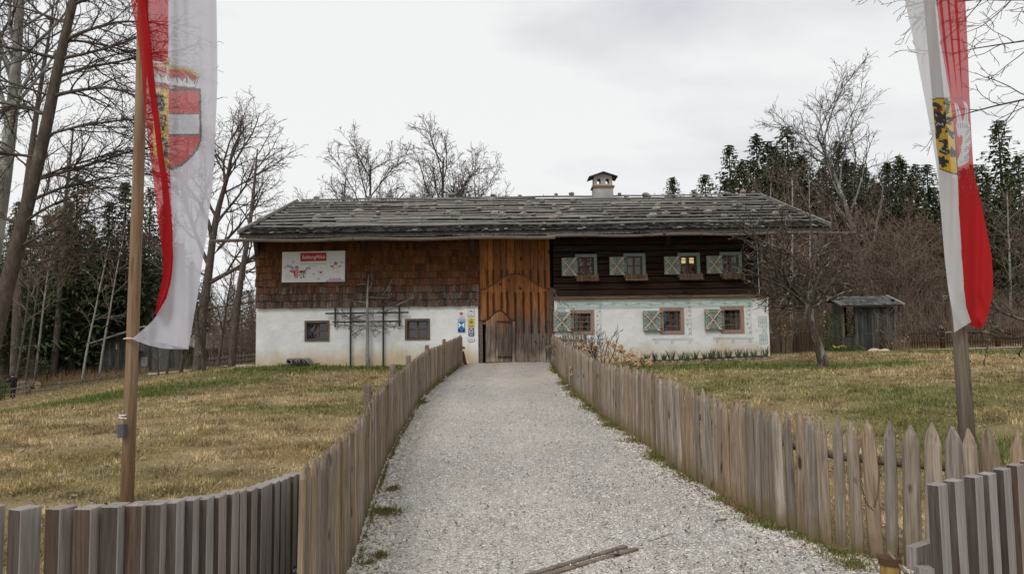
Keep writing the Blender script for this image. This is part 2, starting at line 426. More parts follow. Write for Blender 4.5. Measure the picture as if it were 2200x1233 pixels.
Pm = np.hstack([np.ones((_n, 1)), C_[:, :2]])
Am = np.block([[K_, Pm], [Pm.T, np.zeros((3, 3))]])
sol = np.linalg.solve(Am, np.concatenate([C_[:, 2], np.zeros(3)]))
def gz(x, y):
    x = np.asarray(x, float); y = np.asarray(y, float); sh = x.shape
    xc = np.clip(x.ravel(), -90, 90); yc = np.clip(y.ravel(), -30, 130)
    o = np.empty(len(xc))
    for i in range(0, len(xc), 20000):
        a, b = xc[i:i+20000], yc[i:i+20000]
        o[i:i+20000] = _U((a[:, None]-C_[None, :, 0])**2+(b[:, None]-C_[None, :, 1])**2) @ sol[:_n] + sol[_n] + sol[_n+1]*a + sol[_n+2]*b
    return o.reshape(sh)
def g1(x, y): return float(gz(np.array([x]), np.array([y]))[0])
def Gp(px, Y):
    """ground point in the direction of photo column px at depth Y"""
    p = P(px, 700, Y); return Vector((p.x, Y, g1(p.x, Y)))
LFw = [(P(*q).x, q[2]) for q in LF]; RFw = [(P(*q).x, q[2]) for q in RF]
def smooth_line(pts, n=400):
    pts = np.array(pts); d = np.concatenate([[0], np.cumsum(np.hypot(*np.diff(pts, axis=0).T))])
    t = np.linspace(0, d[-1], n)
    q = np.stack([np.interp(t, d, pts[:, 0]), np.interp(t, d, pts[:, 1])], 1)
    k = np.ones(31)/31
    for j in range(2):
        e_ = np.concatenate([2*q[0, j]-q[15:0:-1, j], q[:, j], 2*q[-1, j]-q[-2:-17:-1, j]]); q[:, j] = np.convolve(e_, k, 'valid')
    return q
LFs = smooth_line(LFw); RFs = smooth_line(RFw)
def xl(y): return np.interp(y, LFs[:, 1], LFs[:, 0])
def xr(y):
    o = np.argsort(RFs[:, 1]); return np.interp(y, RFs[o, 1], RFs[o, 0])
def in_path(x, y): return (x > xl(y)) & (x < xr(y)) & (y < 26.4)
def fbm(x, y, s, seed=0):
    r = np.zeros_like(x, float); rs = np.random.default_rng(seed); a = 1
    for o in range(5):
        for k in range(3):
            th = rs.uniform(0, 2*np.pi); ph = rs.uniform(0, 6.28); f = s*2**o*rs.uniform(.8, 1.25)
            r = r + a*np.sin((x*np.cos(th)+y*np.sin(th))*f+ph+1.3*np.sin((x*np.sin(th)-y*np.cos(th))*f*.7+ph*2))/3
        a *= .6
    return r
spots = [(P(px, 700, Y).x, Y, rx, ry, a) for px, Y, rx, ry, a in
         [(700, 25.6, 3.5, 1.0, 1.2), (850, 25.4, 2.2, 1.3, 1.2), (470, 24, 4, 2.0, .5), (330, 21, 3, 1.5, .9), (560, 14.5, 1.8, .8, .8), (250, 19, 2, 1, .7), (60, 19, 4, 2, .4),
          (1780, 22, 3.2, 1.2, 1.1), (1450, 23, 3, 1.6, .9), (2150, 30, 6, 3, .9), (2100, 14, 3, 2, .6), (1950, 12, 2.5, 1.2, .4), (2150, 9, 1.5, 1.5, .6), (1500, 17, 2.5, 2, .5), (620, 18, 3, .8, .4),
          (450, 52, 8, 7, .4)]]
def greenness(x, y):
    g = .10 + .24*fbm(x, y, 1.1, 3) + .12*fbm(x, y, .3, 5)
    for sx, sy, rx, ry, a in spots: g = g + a*np.exp(-((x-sx)/rx)**2-((y-sy)/ry)**2)
    return np.clip(g, 0, 1)
STRAW = np.array([.31, .225, .112]); STRAW2 = np.array([.41, .32, .185]); GREEN = np.array([.125, .15, .045]); BROWN = np.array([.15, .11, .06])
def lawn_col(x, y):
    g = greenness(x, y)[:, None]; s = np.clip(.5+.8*fbm(x, y, 2.4, 9), 0, 1)[:, None]; b = np.clip(-.15+.9*fbm(x, y, 4.3, 12), 0, .85)[:, None]
    c = STRAW*(1-s)+STRAW2*s; c = c*(1-b)+BROWN*b
    return c*(1-g)+GREEN*g
gx = np.sinh(np.linspace(-1, 1, 300)*5.2); gx = gx/gx.max()*900
gyp = np.linspace(0, 1, 330); gy = -30+ 30*gyp*1.0 + 60*gyp + 1100*gyp**7
X_, Y_ = np.meshgrid(gx, gy); xf, yf = X_.ravel(), Y_.ravel()
ip = in_path(xf, yf)
Z_ = gz(xf, yf) + .012*fbm(xf, yf, 1.6, 1)*np.where(ip, 0, 1)
xm = (xf > xl(yf)+.12) & (xf < xr(yf)-.12) & (yf < 26.2)
Z_ = np.where(xm, Z_-.08, Z_)
nx_, ny_ = len(gx), len(gy)
ii = np.arange(nx_*ny_).reshape(ny_, nx_)
Fq = np.stack([ii[:-1, :-1], ii[:-1, 1:], ii[1:, 1:], ii[1:, :-1]], -1).reshape(-1, 4)
lc = lawn_col(xf, yf)*.82
far = np.clip((yf-33)/12, 0, 1)[:, None]*np.clip((np.abs(xf+5)-8)/6, 0, 1)[:, None]
litter = np.array([.10, .078, .052])
rt = (xf > 6)[:, None]*np.clip((yf-38)/4, 0, 1)[:, None]; lt = (xf < -6)[:, None]*np.clip((yf-46)/8, 0, 1)[:, None]
lc = lc*(1-np.maximum(rt, lt)) + litter*np.maximum(rt, lt)
def lawn_mat():
    m, t, b = new_mat('lawn_ground')
    a = N(t, 'ShaderNodeAttribute', attribute_name='col').outputs['Color']
    v = coords(t, 'World', rnd=False)
    f = noise(t, v, 30, 6, .7)
    c = mixc(t, 1.0, a, ramp(t, f, [(.3, (.5, .48, .42)), (.5, (1, 1, 1)), (.75, (1.5, 1.5, 1.45))]), 'MULTIPLY')
    t.links.new(c, b.inputs['Base Color']); b.inputs['Roughness'].default_value = 1; b.inputs['Specular IOR Level'].default_value = .05
    bump(t, b, f, .8, .04); return m
ground = np_obj('ground', np.stack([xf, yf, Z_], 1), Fq, lawn_mat(), colors=lc, smooth=True); ground['kind'] = 'structure'

# gravel path
ty = np.concatenate([np.linspace(-3, 4, 20, endpoint=False), np.linspace(4, 26.55, 180)]); tu = np.linspace(0, 1, 40)
A_ = np.stack([np.repeat(ty, 40), np.tile(tu, len(ty))], 1)
pl = np.where(A_[:, 0] < 3.5, xl(3.5), xl(A_[:, 0])); pr = np.where(A_[:, 0] < 4.65, 3.6, xr(A_[:, 0]))
pxs = pl+(pr-pl)*A_[:, 1]; pys = A_[:, 0]
edge = np.minimum(A_[:, 1], 1-A_[:, 1])
pz = gz(pxs, pys) + .012*fbm(pxs, pys, 1.8, 21) - .03*np.exp(-edge*30) + .012
ii = np.arange(len(pxs)).reshape(len(ty), 40)
Fq = np.stack([ii[:-1, :-1], ii[:-1, 1:], ii[1:, 1:], ii[1:, :-1]], -1).reshape(-1, 4)
def gravel_mat():
    m, t, b = new_mat('limestone_gravel')
    v = coords(t, 'World', rnd=False)
    vo = N(t, 'ShaderNodeTexVoronoi'); vo.inputs['Scale'].default_value = 62; t.links.new(v, vo.inputs[0])
    cc = N(t, 'ShaderNodeSeparateColor'); t.links.new(vo.outputs['Color'], cc.inputs[0])
    c = ramp(t, cc.outputs[0], [(0, (.26, .24, .215)), (.2, (.38, .355, .33)), (.55, (.46, .44, .41)), (1, (.60, .585, .555))])
    c = mixc(t, maprange(t, vo.outputs['Distance'], .35, .8, 0, .6), c, (.15, .13, .11))
    f = noise(t, v, .8, 6, .65); g = noise(t, v, 5, 5, .7)
    big = noise(t, coords(t, 'World', (1, .45, 1), rnd=False), .55, 4, .6)
    c = mixc(t, maprange(t, f, .42, .68, 0, .5), c, (.40, .345, .285))
    c = mixc(t, maprange(t, g, .58, .8, 0, .5), c, (.24, .20, .165))
    a = N(t, 'ShaderNodeAttribute', attribute_name='col').outputs['Color']
    c = mixc(t, 1.0, c, ramp(t, big, [(.35, (.80, .82, .85)), (.6, (1.05, 1.03, 1.0))]), 'MULTIPLY')
    c = mixc(t, 1.0, c, a, 'MULTIPLY')
    t.links.new(c, b.inputs['Base Color']); b.inputs['Roughness'].default_value = .95; b.inputs['Specular IOR Level'].default_value = .15
    bump(t, b, math_(t, 'SUBTRACT', 1, vo.outputs['Distance']), .9, .012); return m
MT['gravel'] = gravel_mat()
track = np.exp(-((A_[:, 1]-.35)/.12)**2)+np.exp(-((A_[:, 1]-.68)/.12)**2)
gc = (1.22 - .10*track)[:, None]*np.array([1.0, .99, .985])
o = np_obj('gravel_path', np.stack([pxs, pys, pz], 1), Fq, MT['gravel'], colors=gc, smooth=True); o['kind'] = 'structure'
# strips of far gravel path
def strip(name, pts, wd, lift=.02):
    q = smooth_line(pts, 60); t_ = np.gradient(q, axis=0); t_ /= np.linalg.norm(t_, axis=1)[:, None]
    n_ = np.stack([-t_[:, 1], t_[:, 0]], 1)
    rows = [q+n_*wd*(k-.5) for k in np.linspace(0, 1, 5)]
    V = np.concatenate([np.column_stack([r_, gz(r_[:, 0], r_[:, 1])+lift]) for r_ in rows])
    ii = np.arange(300).reshape(5, 60); F = np.stack([ii[:-1, :-1], ii[:-1, 1:], ii[1:, 1:], ii[1:, :-1]], -1).reshape(-1, 4)
    o = np_obj(name, V, F, MT['gravel'], colors=np.ones((300, 3))*1.2); o['kind'] = 'structure'
strip('footpath', [(P(560, 700, 38).x, 38), (P(470, 700, 46).x, 46), (P(390, 700, 57).x, 57), (P(300, 700, 60).x, 60)], 1.6, .05)
strip('footpath', [(P(1790, 700, 33).x, 33), (P(1900, 700, 34.5).x, 34.5), (P(2080, 700, 35.5).x, 35.5), (P(2300, 700, 36).x, 36)], .9, .05)
# ------------------------------------------------------------------ farmhouse
HY = 26.5; EY = 25.2; RY = 32.0
def W(px, py, Y=HY): p = P(px, py, Y); return p.x, p.z
def WX(px, Y=HY, py=640): return P(px, py, Y).x
eave_z = P(1100, 491, EY).z; ridge_z = P(1100, 426, RY).z
slope = (ridge_z-eave_z)/(RY-EY)
RX0, RX1 = P(515, 497, EY).x, P(1780, 487, EY).x
HX0, HX1 = WX(551), WX(1650); BY = 2*RY-HY-.0
GX0, GX1 = WX(1028), WX(1187)
zL = W(790, 656)[1]; zR = W(1420, 642)[1]
ztop = lambda y: eave_z - .2 + slope*(min(y, 2*RY-y)-EY)
WT = ztop(HY)           # underside of roof at the front wall
house = thing('farmhouse', 'wide old farmhouse with brown shingled barn half, tall orange plank gate and stone weighted roof', 'farmhouse', ((HX0+HX1)/2, HY, .6))
ZB = -.6
def wall_with_holes(name, x0, x1, z0, z1, holes, mat, y=HY, th=.45, parent=house):
    xs = sorted({x0, x1, *[h[0] for h in holes], *[h[1] for h in holes]}); zs = sorted({z0, z1, *[h[2] for h in holes], *[h[3] for h in holes]})
    def inh(x, z): return any(h[0] < x < h[1] and h[2] < z < h[3] for h in holes)
    m = MB(); nx, nz = len(xs)-1, len(zs)-1
    idx = {}
    def vid(i, j, k):
        if (i, j, k) not in idx: idx[(i, j, k)] = len(m.v); m.v.append((xs[i], y+k*th, zs[j])); m.c.append((1, 1, 1))
        return idx[(i, j, k)]
    solid = {(i, j): not inh((xs[i]+xs[i+1])/2, (zs[j]+zs[j+1])/2) for i in range(nx) for j in range(nz)}
    for (i, j), s_ in solid.items():
        if not s_: continue
        m.f.append([vid(i, j, 0), vid(i+1, j, 0), vid(i+1, j+1, 0), vid(i, j+1, 0)])
        m.f.append([vid(i, j, 1), vid(i, j+1, 1), vid(i+1, j+1, 1), vid(i+1, j, 1)])
        for di, dj, a, b_ in ((-1, 0, (i, j+1), (i, j)), (1, 0, (i+1, j), (i+1, j+1)), (0, -1, (i, j), (i+1, j)), (0, 1, (i+1, j+1), (i, j+1))):
            if not solid.get((i+di, j+dj), False): m.f.append([vid(*a, 0), vid(*a, 1), vid(*b_, 1), vid(*b_, 0)])
    return m.build(name, mat, parent)
def rect(x0, y0, x1, y1, Y=HY):
    a, b_ = W(x0, y0, Y), W(x1, y1, Y); return a[0], b_[0], b_[1], a[1]     # x0,x1,z0,z1
wl_ = [rect(659, 692.5, 703.5, 729), rect(874.5, 688.5, 919.5, 726)]
wr_ = [rect(1231.5, 672, 1270, 711.5), rect(1424, 667, 1463, 710.5), rect(1554, 664.5, 1592, 708.5)]
wu_ = [rect(1241, 552, 1277, 592), rect(1345, 550, 1381, 591), rect(1461, 549, 1498, 590), rect(1551, 547.5, 1588, 588)]
lw = wall_with_holes('plaster_wall', HX0, GX0-.02, ZB, zL, wl_, MT['plaster'])
rw = wall_with_holes('plaster_wall', GX1+.06, HX1, ZB, zR, wr_, MT['plaster'])
# barn half: backing wall and shingles
SH0, SH1 = WX(552), WX(1029)
bk = MB().box(SH0, SH1, HY-.03, HY+.3, zL+.005, WT).build('shingle_wall', MT['dark'], house)
rows = 11; rh = (WT-.03-(zL-.06))/rows; sh_meshes = []
for i in range(6):
    wd = .112+.01*i
    m = MB().add([(-wd/2, 0, 0), (wd/2, 0, random.uniform(-.012, .012)), (wd/2, .022, rh+.06), (-wd/2, .022, rh+.06),
                  (-wd/2, -.03, 0), (wd/2, -.03, random.uniform(-.012, .012)), (wd/2, .014, rh+.06), (-wd/2, .014, rh+.06)],
                 [(4, 5, 6, 7), (0, 3, 2, 1), (0, 1, 5, 4), (1, 2, 6, 5), (0, 4, 7, 3)])
    o_ = m.build('shingle', MT['shingle_wall'], bk); sh_meshes.append((o_, wd))
rest = MB(); npart = 0; first_used = set()
for r_ in range(rows):
    z = zL-.07+r_*rh; x = SH0-.02+random.uniform(-.03, .03)
    while x < SH1-.02:
        k = random.randrange(6); wd = sh_meshes[k][1]*random.uniform(.85, 1.15); wd = min(wd, SH1-x+.01)
        yy = HY-.085+random.uniform(-.012, .012); zz = z+random.uniform(-.018, .018)
        if npart < 294 and r_ < 6:
            o_ = copy_to(sh_meshes[k][0], bk, (x+wd/2, yy+.001, zz), random.uniform(-.02, .02), (wd/sh_meshes[k][1]*.96, 1, 1))
            if r_ <= 1 or (r_ == 2 and random.random() < .5): o_.material_slots[0].link = 'OBJECT'; o_.material_slots[0].material = MT['shingle_grey']
            npart += 1
        else:
            b_ = random.uniform(.6, 1.3); c_ = (.112*b_, .048*b_*random.uniform(.9, 1.1), .021*b_)
            w2 = wd*.96/2; xc = x+wd/2; vs = [(xc-w2, yy-.03, zz), (xc+w2, yy-.03, zz+random.uniform(-.01, .01)), (xc+w2, yy+.014, zz+rh+.06), (xc-w2, yy+.014, zz+rh+.06),
                  (xc-w2, yy, zz), (xc+w2, yy, zz)]
            rest.add(vs, [(0, 1, 2, 3), (4, 5, 1, 0), (1, 5, 2), (0, 3, 4)], c_)
        x += wd
for o_, _ in sh_meshes: bpy.data.objects.remove(o_)
rest.build('shingle', MT['attr_shingle'], bk, col_attr=True)['kind'] = 'stuff'
# log half
LG0, LG1 = WX(1190), WX(1636)
lb = MB()
lhole = [(a-.03, b_+.03, c_-.03, d_+.03) for a, b_, c_, d_ in wu_]
lwall = wall_with_holes('log_wall', LG0, LG1, zR+.005, WT, wu_, MT['dark'], y=HY+.08, th=.3)
nlog = 11; lh = (WT-zR-.12)/nlog
for i in range(nlog):
    z0 = zR+.13+i*lh; z1 = z0+lh-.012
    segs = [(LG0, LG1)]
    for h in lhole:
        if h[2] < z1-.03 and h[3] > z0+.03:
            segs = [s2 for s_ in segs for s2 in ([(s_[0], h[0]), (h[1], s_[1])] if s_[0] < h[0] < s_[1] else [s_])]
    for a, b_ in segs:
        m = MB()
        n = max(2, int((b_-a)/.5)); pr_ = [(-.0, .02), (-.05, .06), (-.065, .5), (-.05, .94), (0, .98)]
        js = [random.uniform(-.008, .008) for _ in range(n+1)]
        vs = []; fs = []
        for k in range(n+1):
            x = a+(b_-a)*k/n
            for (dy, fz) in pr_: vs.append((x, HY+.02+dy+js[k], z0+(z1-z0)*fz+js[k]*.5))
            vs.append((x, HY+.12, z1)); vs.append((x, HY+.12, z0))
        q = 7
        for k in range(n):
            for j in range(q): fs.append((k*q+j, (k+1)*q+j, (k+1)*q+(j+1) % q, k*q+(j+1) % q))
        fs += [tuple(range(q)), tuple(n*q+j for j in range(q-1, -1, -1))]
        m.add(vs, fs)
        m.build('log', MT['log'], lwall)
MB().box(LG0-.0, LG1+.08, HY-.10, HY+.08, zR+.006, zR+.125).build('sill_beam', MT['sill'], house, bevel=.012)
# cable on the corner
MB().tube([(WX(1629), HY-.08, WT-.3), (WX(1630), HY-.09, zR+.15)], .012, 5).build('cable', MT['metal'], house)
# side and back walls, gables
m = MB()
def gable(x0, x1):
    pts = [(HY+.42, zL), (HY+.42, WT+.02), (RY, ztop(RY)-.02), (BY, WT), (BY, zL)]
    vs = [(x, y, z) for x in (x0, x1) for y, z in pts]; n = 5
    return vs, [tuple(range(n)), tuple(range(2*n-1, n-1, -1))]+[(i, (i+1) % n, (i+1) % n+n, i+n) for i in range(n)]
for x0, x1 in ((HX0+.04, HX0+.2), (LG1-.2, LG1-.02)):
    v_, f_ = gable(x0, x1); MB().add(v_, f_).build('gable_wall', MT['shingle_wall'], house)
MB().box(HX0, HX0+.4, HY+.451, BY, ZB, zL-.01).build('side_wall', MT['plaster'], house)
MB().box(HX1-.4, HX1, HY+.451, BY, ZB, zR-.01).build('side_wall', MT['plaster'], house)
MB().box(HX0+.41, HX1-.41, BY-.3, BY, ZB, WT-.05).build('back_wall', MT['plaster'], house)
MB().box(HX0+.3, HX1-.3, HY+2.2, HY+2.3, ZB, WT).build('inner_wall', MT['dark'], house)
MB().box(HX0+.45, HX1-.45, HY+.5, HY+2.1, zL+.05, zL+.1).build('upper_floor', MT['dark'], house)

# ---- gate
gate = MB().box(GX0, GX1, HY+.22, HY+.3, ZB, WT+.1).build('gate', MT['dark'], house)
def gate_mat():
    m, t, b = new_mat('gate_planks')
    v = coords(t, 'Object', (1, 1, .05))
    g = noise(t, v, 34, 5, .6, .4)
    new = ramp(t, g, [(.28, (.15, .045, .012)), (.5, (.31, .115, .034)), (.75, (.43, .19, .065))])
    old = ramp(t, g, [(.28, (.05, .036, .027)), (.5, (.13, .10, .078)), (.75, (.27, .225, .18))])
    bare = ramp(t, g, [(.3, (.22, .17, .12)), (.7, (.42, .35, .27))])
    pos = worldz(t)
    wob = math_(t, 'MULTIPLY', math_(t, 'SUBTRACT', noise(t, coords(t, 'World', (3.2, 1, .5)), 1.3, 4, .6), .5), 1.9)
    h = math_(t, 'ADD', pos[2], wob)
    c = mixc(t, maprange(t, h, 2.75, 2.15), new, old)
    c = mixc(t, maprange(t, h, 1.25, .95, 0, .8), c, bare)
    st = noise(t, coords(t, 'Object', (1, 1, .12)), 13, 4, .7)
    c = mixc(t, maprange(t, st, .5, .72, 0, .75), c, (.06, .028, .014))
    k = noise(t, coords(t, 'Object', (1, 1, .5)), 5.5, 1)
    c = mixc(t, maprange(t, k, .70, .735, 0, .85), c, (.045, .015, .008))
    br = maprange(t, rand(t), 0, 1, .62, 1.25)
    cc = N(t, 'ShaderNodeCombineColor'); [t.links.new(br, cc.inputs[i]) for i in range(3)]
    t.links.new(mixc(t, 1.0, c, cc.outputs[0], 'MULTIPLY'), b.inputs['Base Color'])
    b.inputs['Roughness'].default_value = .75; b.inputs['Specular IOR Level'].default_value = .25
    bump(t, b, g, .4, .004); return m
MT['gate'] = gate_mat()
MT['gatedark'] = plain('dark_gate_batten', (.05, .022, .012), .8, var=.3)
def arch(px):   # height of the big arch moulding (py) by column
    u = (px-1107)/78.0; s_ = .5+.5*math.cos(math.pi*min(1, abs(u)))
    return 622-35*s_
jx = [1030, 1047.5, 1060, 1077.5, 1089.5, 1107, 1124.5, 1141, 1157.5, 1172, 1183]
gz0 = W(1107, 779)[1]; zt = WT+.05
for i in range(len(jx)-1):
    a, b_ = jx[i], jx[i+1]; xa, xb = WX(a)+.008, WX(b_)-.008; xm_ = (a+b_)/2
    # upper plank, above the arch
    za, zb_ = W(a, arch(a))[1], W(b_, arch(b_))[1]
    MB().prism([(xa, za+.012), (xb, zb_+.012), (xb, zt), (xa, zt)], HY+.13, HY+.17).build('plank', MT['gate'], gate)
    zlo = gz0 if a > 1100 else W(xm_, 700)[1]
    zlo2 = gz0+.03
    if b_ < 1046 or a < 1043: zlo2 = W(xm_, 697)[1]      # above the open wicket
    elif b_ < 1106: zlo2 = W(xm_, 690)[1]
    if a >= 1089: zlo2 = gz0+.03
    MB().prism([(xa, zlo2), (xb, zlo2), (xb, zb_-.012), (xa, za-.012)], HY+.10+random.uniform(-.008, .008), HY+.155).build('plank', MT['gate'], gate)
pts = [(WX(p_), HY+.085, W(p_, arch(p_))[1]) for p_ in np.linspace(1029, 1184, 26)]
MB().tube(pts, .022, 6).build('arch_moulding', MT['sill'], gate)
for px in jx[1:-1]:
    for s_ in (-1, 1):
        x = WX(px)+s_*.028
        za = W(px, arch(px))[1]
        MB().box(x-.011, x+.011, HY+.115, HY+.132, za+.03, W(px, 580)[1]).build('batten', MT['gatedark'], gate)
        zb_ = W(px, 700)[1] if px < 1089 else W(px, 715)[1]
        MB().box(x-.011, x+.011, HY+.07, HY+.092, zb_, W(px, 627+random.uniform(-2, 2))[1]).build('batten', MT['gatedark'], gate)
MB().box(GX0-.0, WX(1029.5), HY+.03, HY+.2, ZB, WT).build('gate_post', MT['sill'], house)
MB().box(WX(1179), WX(1189.5), HY-.02, HY+.2, ZB, W(1184, 618)[1]).build('gate_post', wood('dark_orange_post_wood', (.05, .025, .013), (.12, .06, .03), (.22, .13, .07), rv=.1), house)
MB().box(WX(1029.6), WX(1036), HY+.05, HY+.2, gz0-.2, W(1033, 690)[1]).build('door_jamb', MT['sill'], house)
# the door leaf in the gate, slightly open, hinged on its right edge
dz0 = gz0+.0
def leaf_pt(px, py, dy=0):
    x, z = W(px, py, HY); u = (WX(1107)-x)/(WX(1107)-WX(1043)); return (x, HY+.07-.16*u+dy, z)
def leaftop(px):
    u = (px-1073)/32.; return 690-22*(.5+.5*math.cos(math.pi*min(1, abs(u))))
dp = [1043.5, 1054, 1066, 1071, 1081, 1092, 1100, 1107.5]
dl = None
for i in range(len(dp)-1):
    a, b_ = dp[i]+.25, dp[i+1]-.25; cols_ = np.linspace(a, b_, 4)
    tp = [leaf_pt(c_, leaftop(c_)) for c_ in cols_]; bt = [leaf_pt(c_, 777.5) for c_ in cols_[::-1]]
    pts = tp+bt; n = len(pts); vs = pts+[(x, y+.045, z) for x, y, z in pts]
    fs = [tuple(range(n)), tuple(range(2*n-1, n-1, -1))]+[(k, k+n, (k+1) % n+n, (k+1) % n) for k in range(n)]
    if dl is None: dl = MB().add([leaf_pt(p_, q_, .046) for p_, q_ in ((1044, 700), (1107, 700), (1107, 777), (1044, 777))]+[leaf_pt(p_, q_, .06) for p_, q_ in ((1044, 700), (1107, 700), (1107, 777), (1044, 777))],
                     [(0, 1, 2, 3), (7, 6, 5, 4), (0, 4, 5, 1), (1, 5, 6, 2), (2, 6, 7, 3), (3, 7, 4, 0)]).build('door', MT['dark'], house)
    MB().add(vs, fs).build('plank', MT['gate'], dl)
m = MB(); rim = [Vector(leaf_pt(c_, leaftop(c_)-.6, .0)) for c_ in np.linspace(1043, 1108, 14)]
m.tube(rim, .02, 5); m.build('arch_moulding', MT['gatedark'], dl)
MB().tube([(WX(p_), HY+.08, W(p_, leaftop(p_)-1.5)[1]) for p_ in np.linspace(1030, 1110, 18)], .022, 5).build('arch_moulding', MT['gatedark'], gate)
for (x0, x1, y_) in ((1068, 1099, 690.5), (1069, 1100, 766)):
    MB().obox(leaf_pt(x0, y_, -.02), leaf_pt(x1, y_, -.02), (0, 0, 1), .035, .04).build('ledge', MT['gatedark'], dl)
for x0 in (1065.5, 1099.5):
    MB().obox(leaf_pt(x0, 692, -.004), leaf_pt(x0, 777, -.004), (0, -1, 0), .018, .012).build('slat', MT['gatedark'], dl)
for i in range(26):
    px, py = random.choice([(1048, 748), (1059, 752), (1075, 752), (1086, 752), (1112, 748), (1125, 752), (1143, 750), (1160, 746), (1135, 770), (1150, 772), (1168, 755), (1050, 762)])
    px += random.uniform(-4, 4); py += random.uniform(-4, 4)
    q = leaf_pt(px, py, -.006) if px < 1106 else (WX(px), HY+.088, W(px, py)[1])
    MB().blob(q, (.013, .01, .013), 0, 0).build('nail', MT['iron'], gate if px >= 1106 else dl)
MB().box(GX0, GX1, HY-.12, HY+.28, ZB, gz0+.008).build('threshold', MT['frame_grey'], house)
MB().tube([leaf_pt(1066, 719, -.01), leaf_pt(1066, 719, -.06), leaf_pt(1066, 727, -.06), leaf_pt(1066, 727, -.01)], .012, 5).build('handle', MT['iron'], dl)

# ---- windows
def window(r, kind, parent, lit=False, curtain=False, bars=False):
    x0, x1, z0, z1 = r; y = HY+ (.10 if kind != 'casing' else .05)
    fm = {'grey': MT['frame_grey'], 'brown': MT['frame'], 'casing': MT['frame']}[kind]
    ow = {'grey': .07, 'brown': .12, 'casing': .10}[kind]; om = {'grey': MT['frame_grey'], 'brown': MT['frame_pink'], 'casing': MT['green']}[kind]
    yo = HY-.035 if kind != 'casing' else HY-.06
    def ring(nm, a, b_, c_, d_, wd, y0, y1, mt, par):
        m = MB()
        m.box(a, a+wd, y0, y1, c_, d_); m.box(b_-wd, b_, y0, y1, c_, d_); m.box(a+wd, b_-wd, y0, y1, d_-wd, d_); m.box(a+wd, b_-wd, y0, y1, c_, c_+wd*.8)
        return m.build(nm, mt, par, bevel=0)
    win = ring('window', x0-ow, x1+ow, z0-ow*.9, z1+ow*.9, ow+.012, yo, HY+.14, om, parent)
    xm = (x0+x1)/2; wd = .055
    for a, b_ in ((x0+.015, xm), (xm, x1-.015)):
        ring('sash', a, b_, z0+.01, z1-.01, wd*.8, y+.02, y+.06, fm, win)
        nb = 2 if kind == 'casing' else 2
        zs = [z0+(z1-z0)*.5]
        for z in zs: MB().box(a+wd*.8, b_-wd*.8, y+.025, y+.055, z-.014, z+.014).build('glazing_bar', fm, win)
        for k in range(2):
            zz0 = z0+.01+(z1-z0-.02)*k/2; zz1 = zz0+(z1-z0-.02)/2
            tlt = random.uniform(-.002, .002)
            MB().add([(a+.03, y+.045+tlt, zz0+.02), (b_-.03, y+.045-tlt, zz0+.02), (b_-.03, y+.045, zz1-.02), (a+.03, y+.045, zz1-.02),
                      (a+.03, y+.050+tlt, zz0+.02), (b_-.03, y+.050-tlt, zz0+.02), (b_-.03, y+.050, zz1-.02), (a+.03, y+.050, zz1-.02)],
                     [(0, 1, 2, 3), (7, 6, 5, 4), (0, 4, 5, 1), (1, 5, 6, 2), (2, 6, 7, 3), (3, 7, 4, 0)]).build('pane', MT['glass_clear' if (lit or curtain) else 'glass'], win)
    if bars:
        for f in (.33, .66): MB().tube([(x0+(x1-x0)*f, HY+.03, z0), (x0+(x1-x0)*f, HY+.03, z1)], .010, 5).build('bar', MT['iron'], win)
        for f in (.25, .5, .75): MB().tube([(x0, HY+.022, z0+(z1-z0)*f), (x1, HY+.022, z0+(z1-z0)*f)], .008, 5).build('bar', MT['metal'], win)
    MB().box(x0, x1, HY+.42, HY+.44, z0, z1).build('dark_room', MT['dark'] if not lit else plain('lit_room_wall', (.10, .07, .04), .9), win)
    if curtain:
        for s_ in (0, 1):
            a = x0 if s_ == 0 else x1-.20*(x1-x0)
            vs = []; n = 12
            for j in range(n+1):
                xx = a+.24*(x1-x0)*j/n
                for z in (z0+.03, z1-.03): vs.append((xx+(.03 if z < z1-.1 else 0)*(1 if s_ == 0 else -1)*-1, y+.14+.015*math.sin(j*2.1), z))
            MB().add(vs, [(2*j, 2*j+2, 2*j+3, 2*j+1) for j in range(n)]).build('curtain', MT['curtain'], win)
    if lit:
        for s_ in (0, 1):
            a = x0+.07+s_*(x1-x0)*.5
            MB().box(a, a+(x1-x0)*.32, y+.25, y+.27, z1-(z1-z0)*.36, z1-(z1-z0)*.2).build('lamp', MT['glow'], win)
            MB().box(a, a+(x1-x0)*.32, y+.25, y+.27, z1-(z1-z0)*.17, z1-(z1-z0)*.08).build('lamp', MT['glow'], win)
    return win
def glass_clear():
    m, t, b = new_mat('clear_window_glass'); o = t.nodes['Material Output']
    g = N(t, 'ShaderNodeBsdfGlossy'); g.inputs['Roughness'].default_value = .03; g.inputs[0].default_value = (.9, .9, .9, 1)
    tp = N(t, 'ShaderNodeBsdfTransparent'); tp.inputs[0].default_value = (.85, .87, .86, 1)
    fr = N(t, 'ShaderNodeFresnel'); fr.inputs[0].default_value = 1.5
    mm = N(t, 'ShaderNodeMixShader'); t.links.new(fr.outputs[0], mm.inputs[0]); t.links.new(tp.outputs[0], mm.inputs[1]); t.links.new(g.outputs[0], mm.inputs[2])
    t.links.new(mm.outputs[0], o.inputs[0]); t.nodes.remove(b); return m
MT['glass_clear'] = glass_clear()
for r in wl_: window(r, 'grey', lw)
for i, r in enumerate(wr_): window(r, 'brown', rw, curtain=(i != 1), bars=True)
# small lamps seen behind the middle ground floor window
for px, py in ((1446, 676), (1452, 673)):
    x, z = W(px, py); MB().blob((x, HY+.3, z), (.03, .02, .03), 1, 0).build('lamp', MT['glow'], rw)
for i, r in enumerate(wu_): window(r, 'casing', lwall, lit=(i == 2), curtain=(i in (3,)))
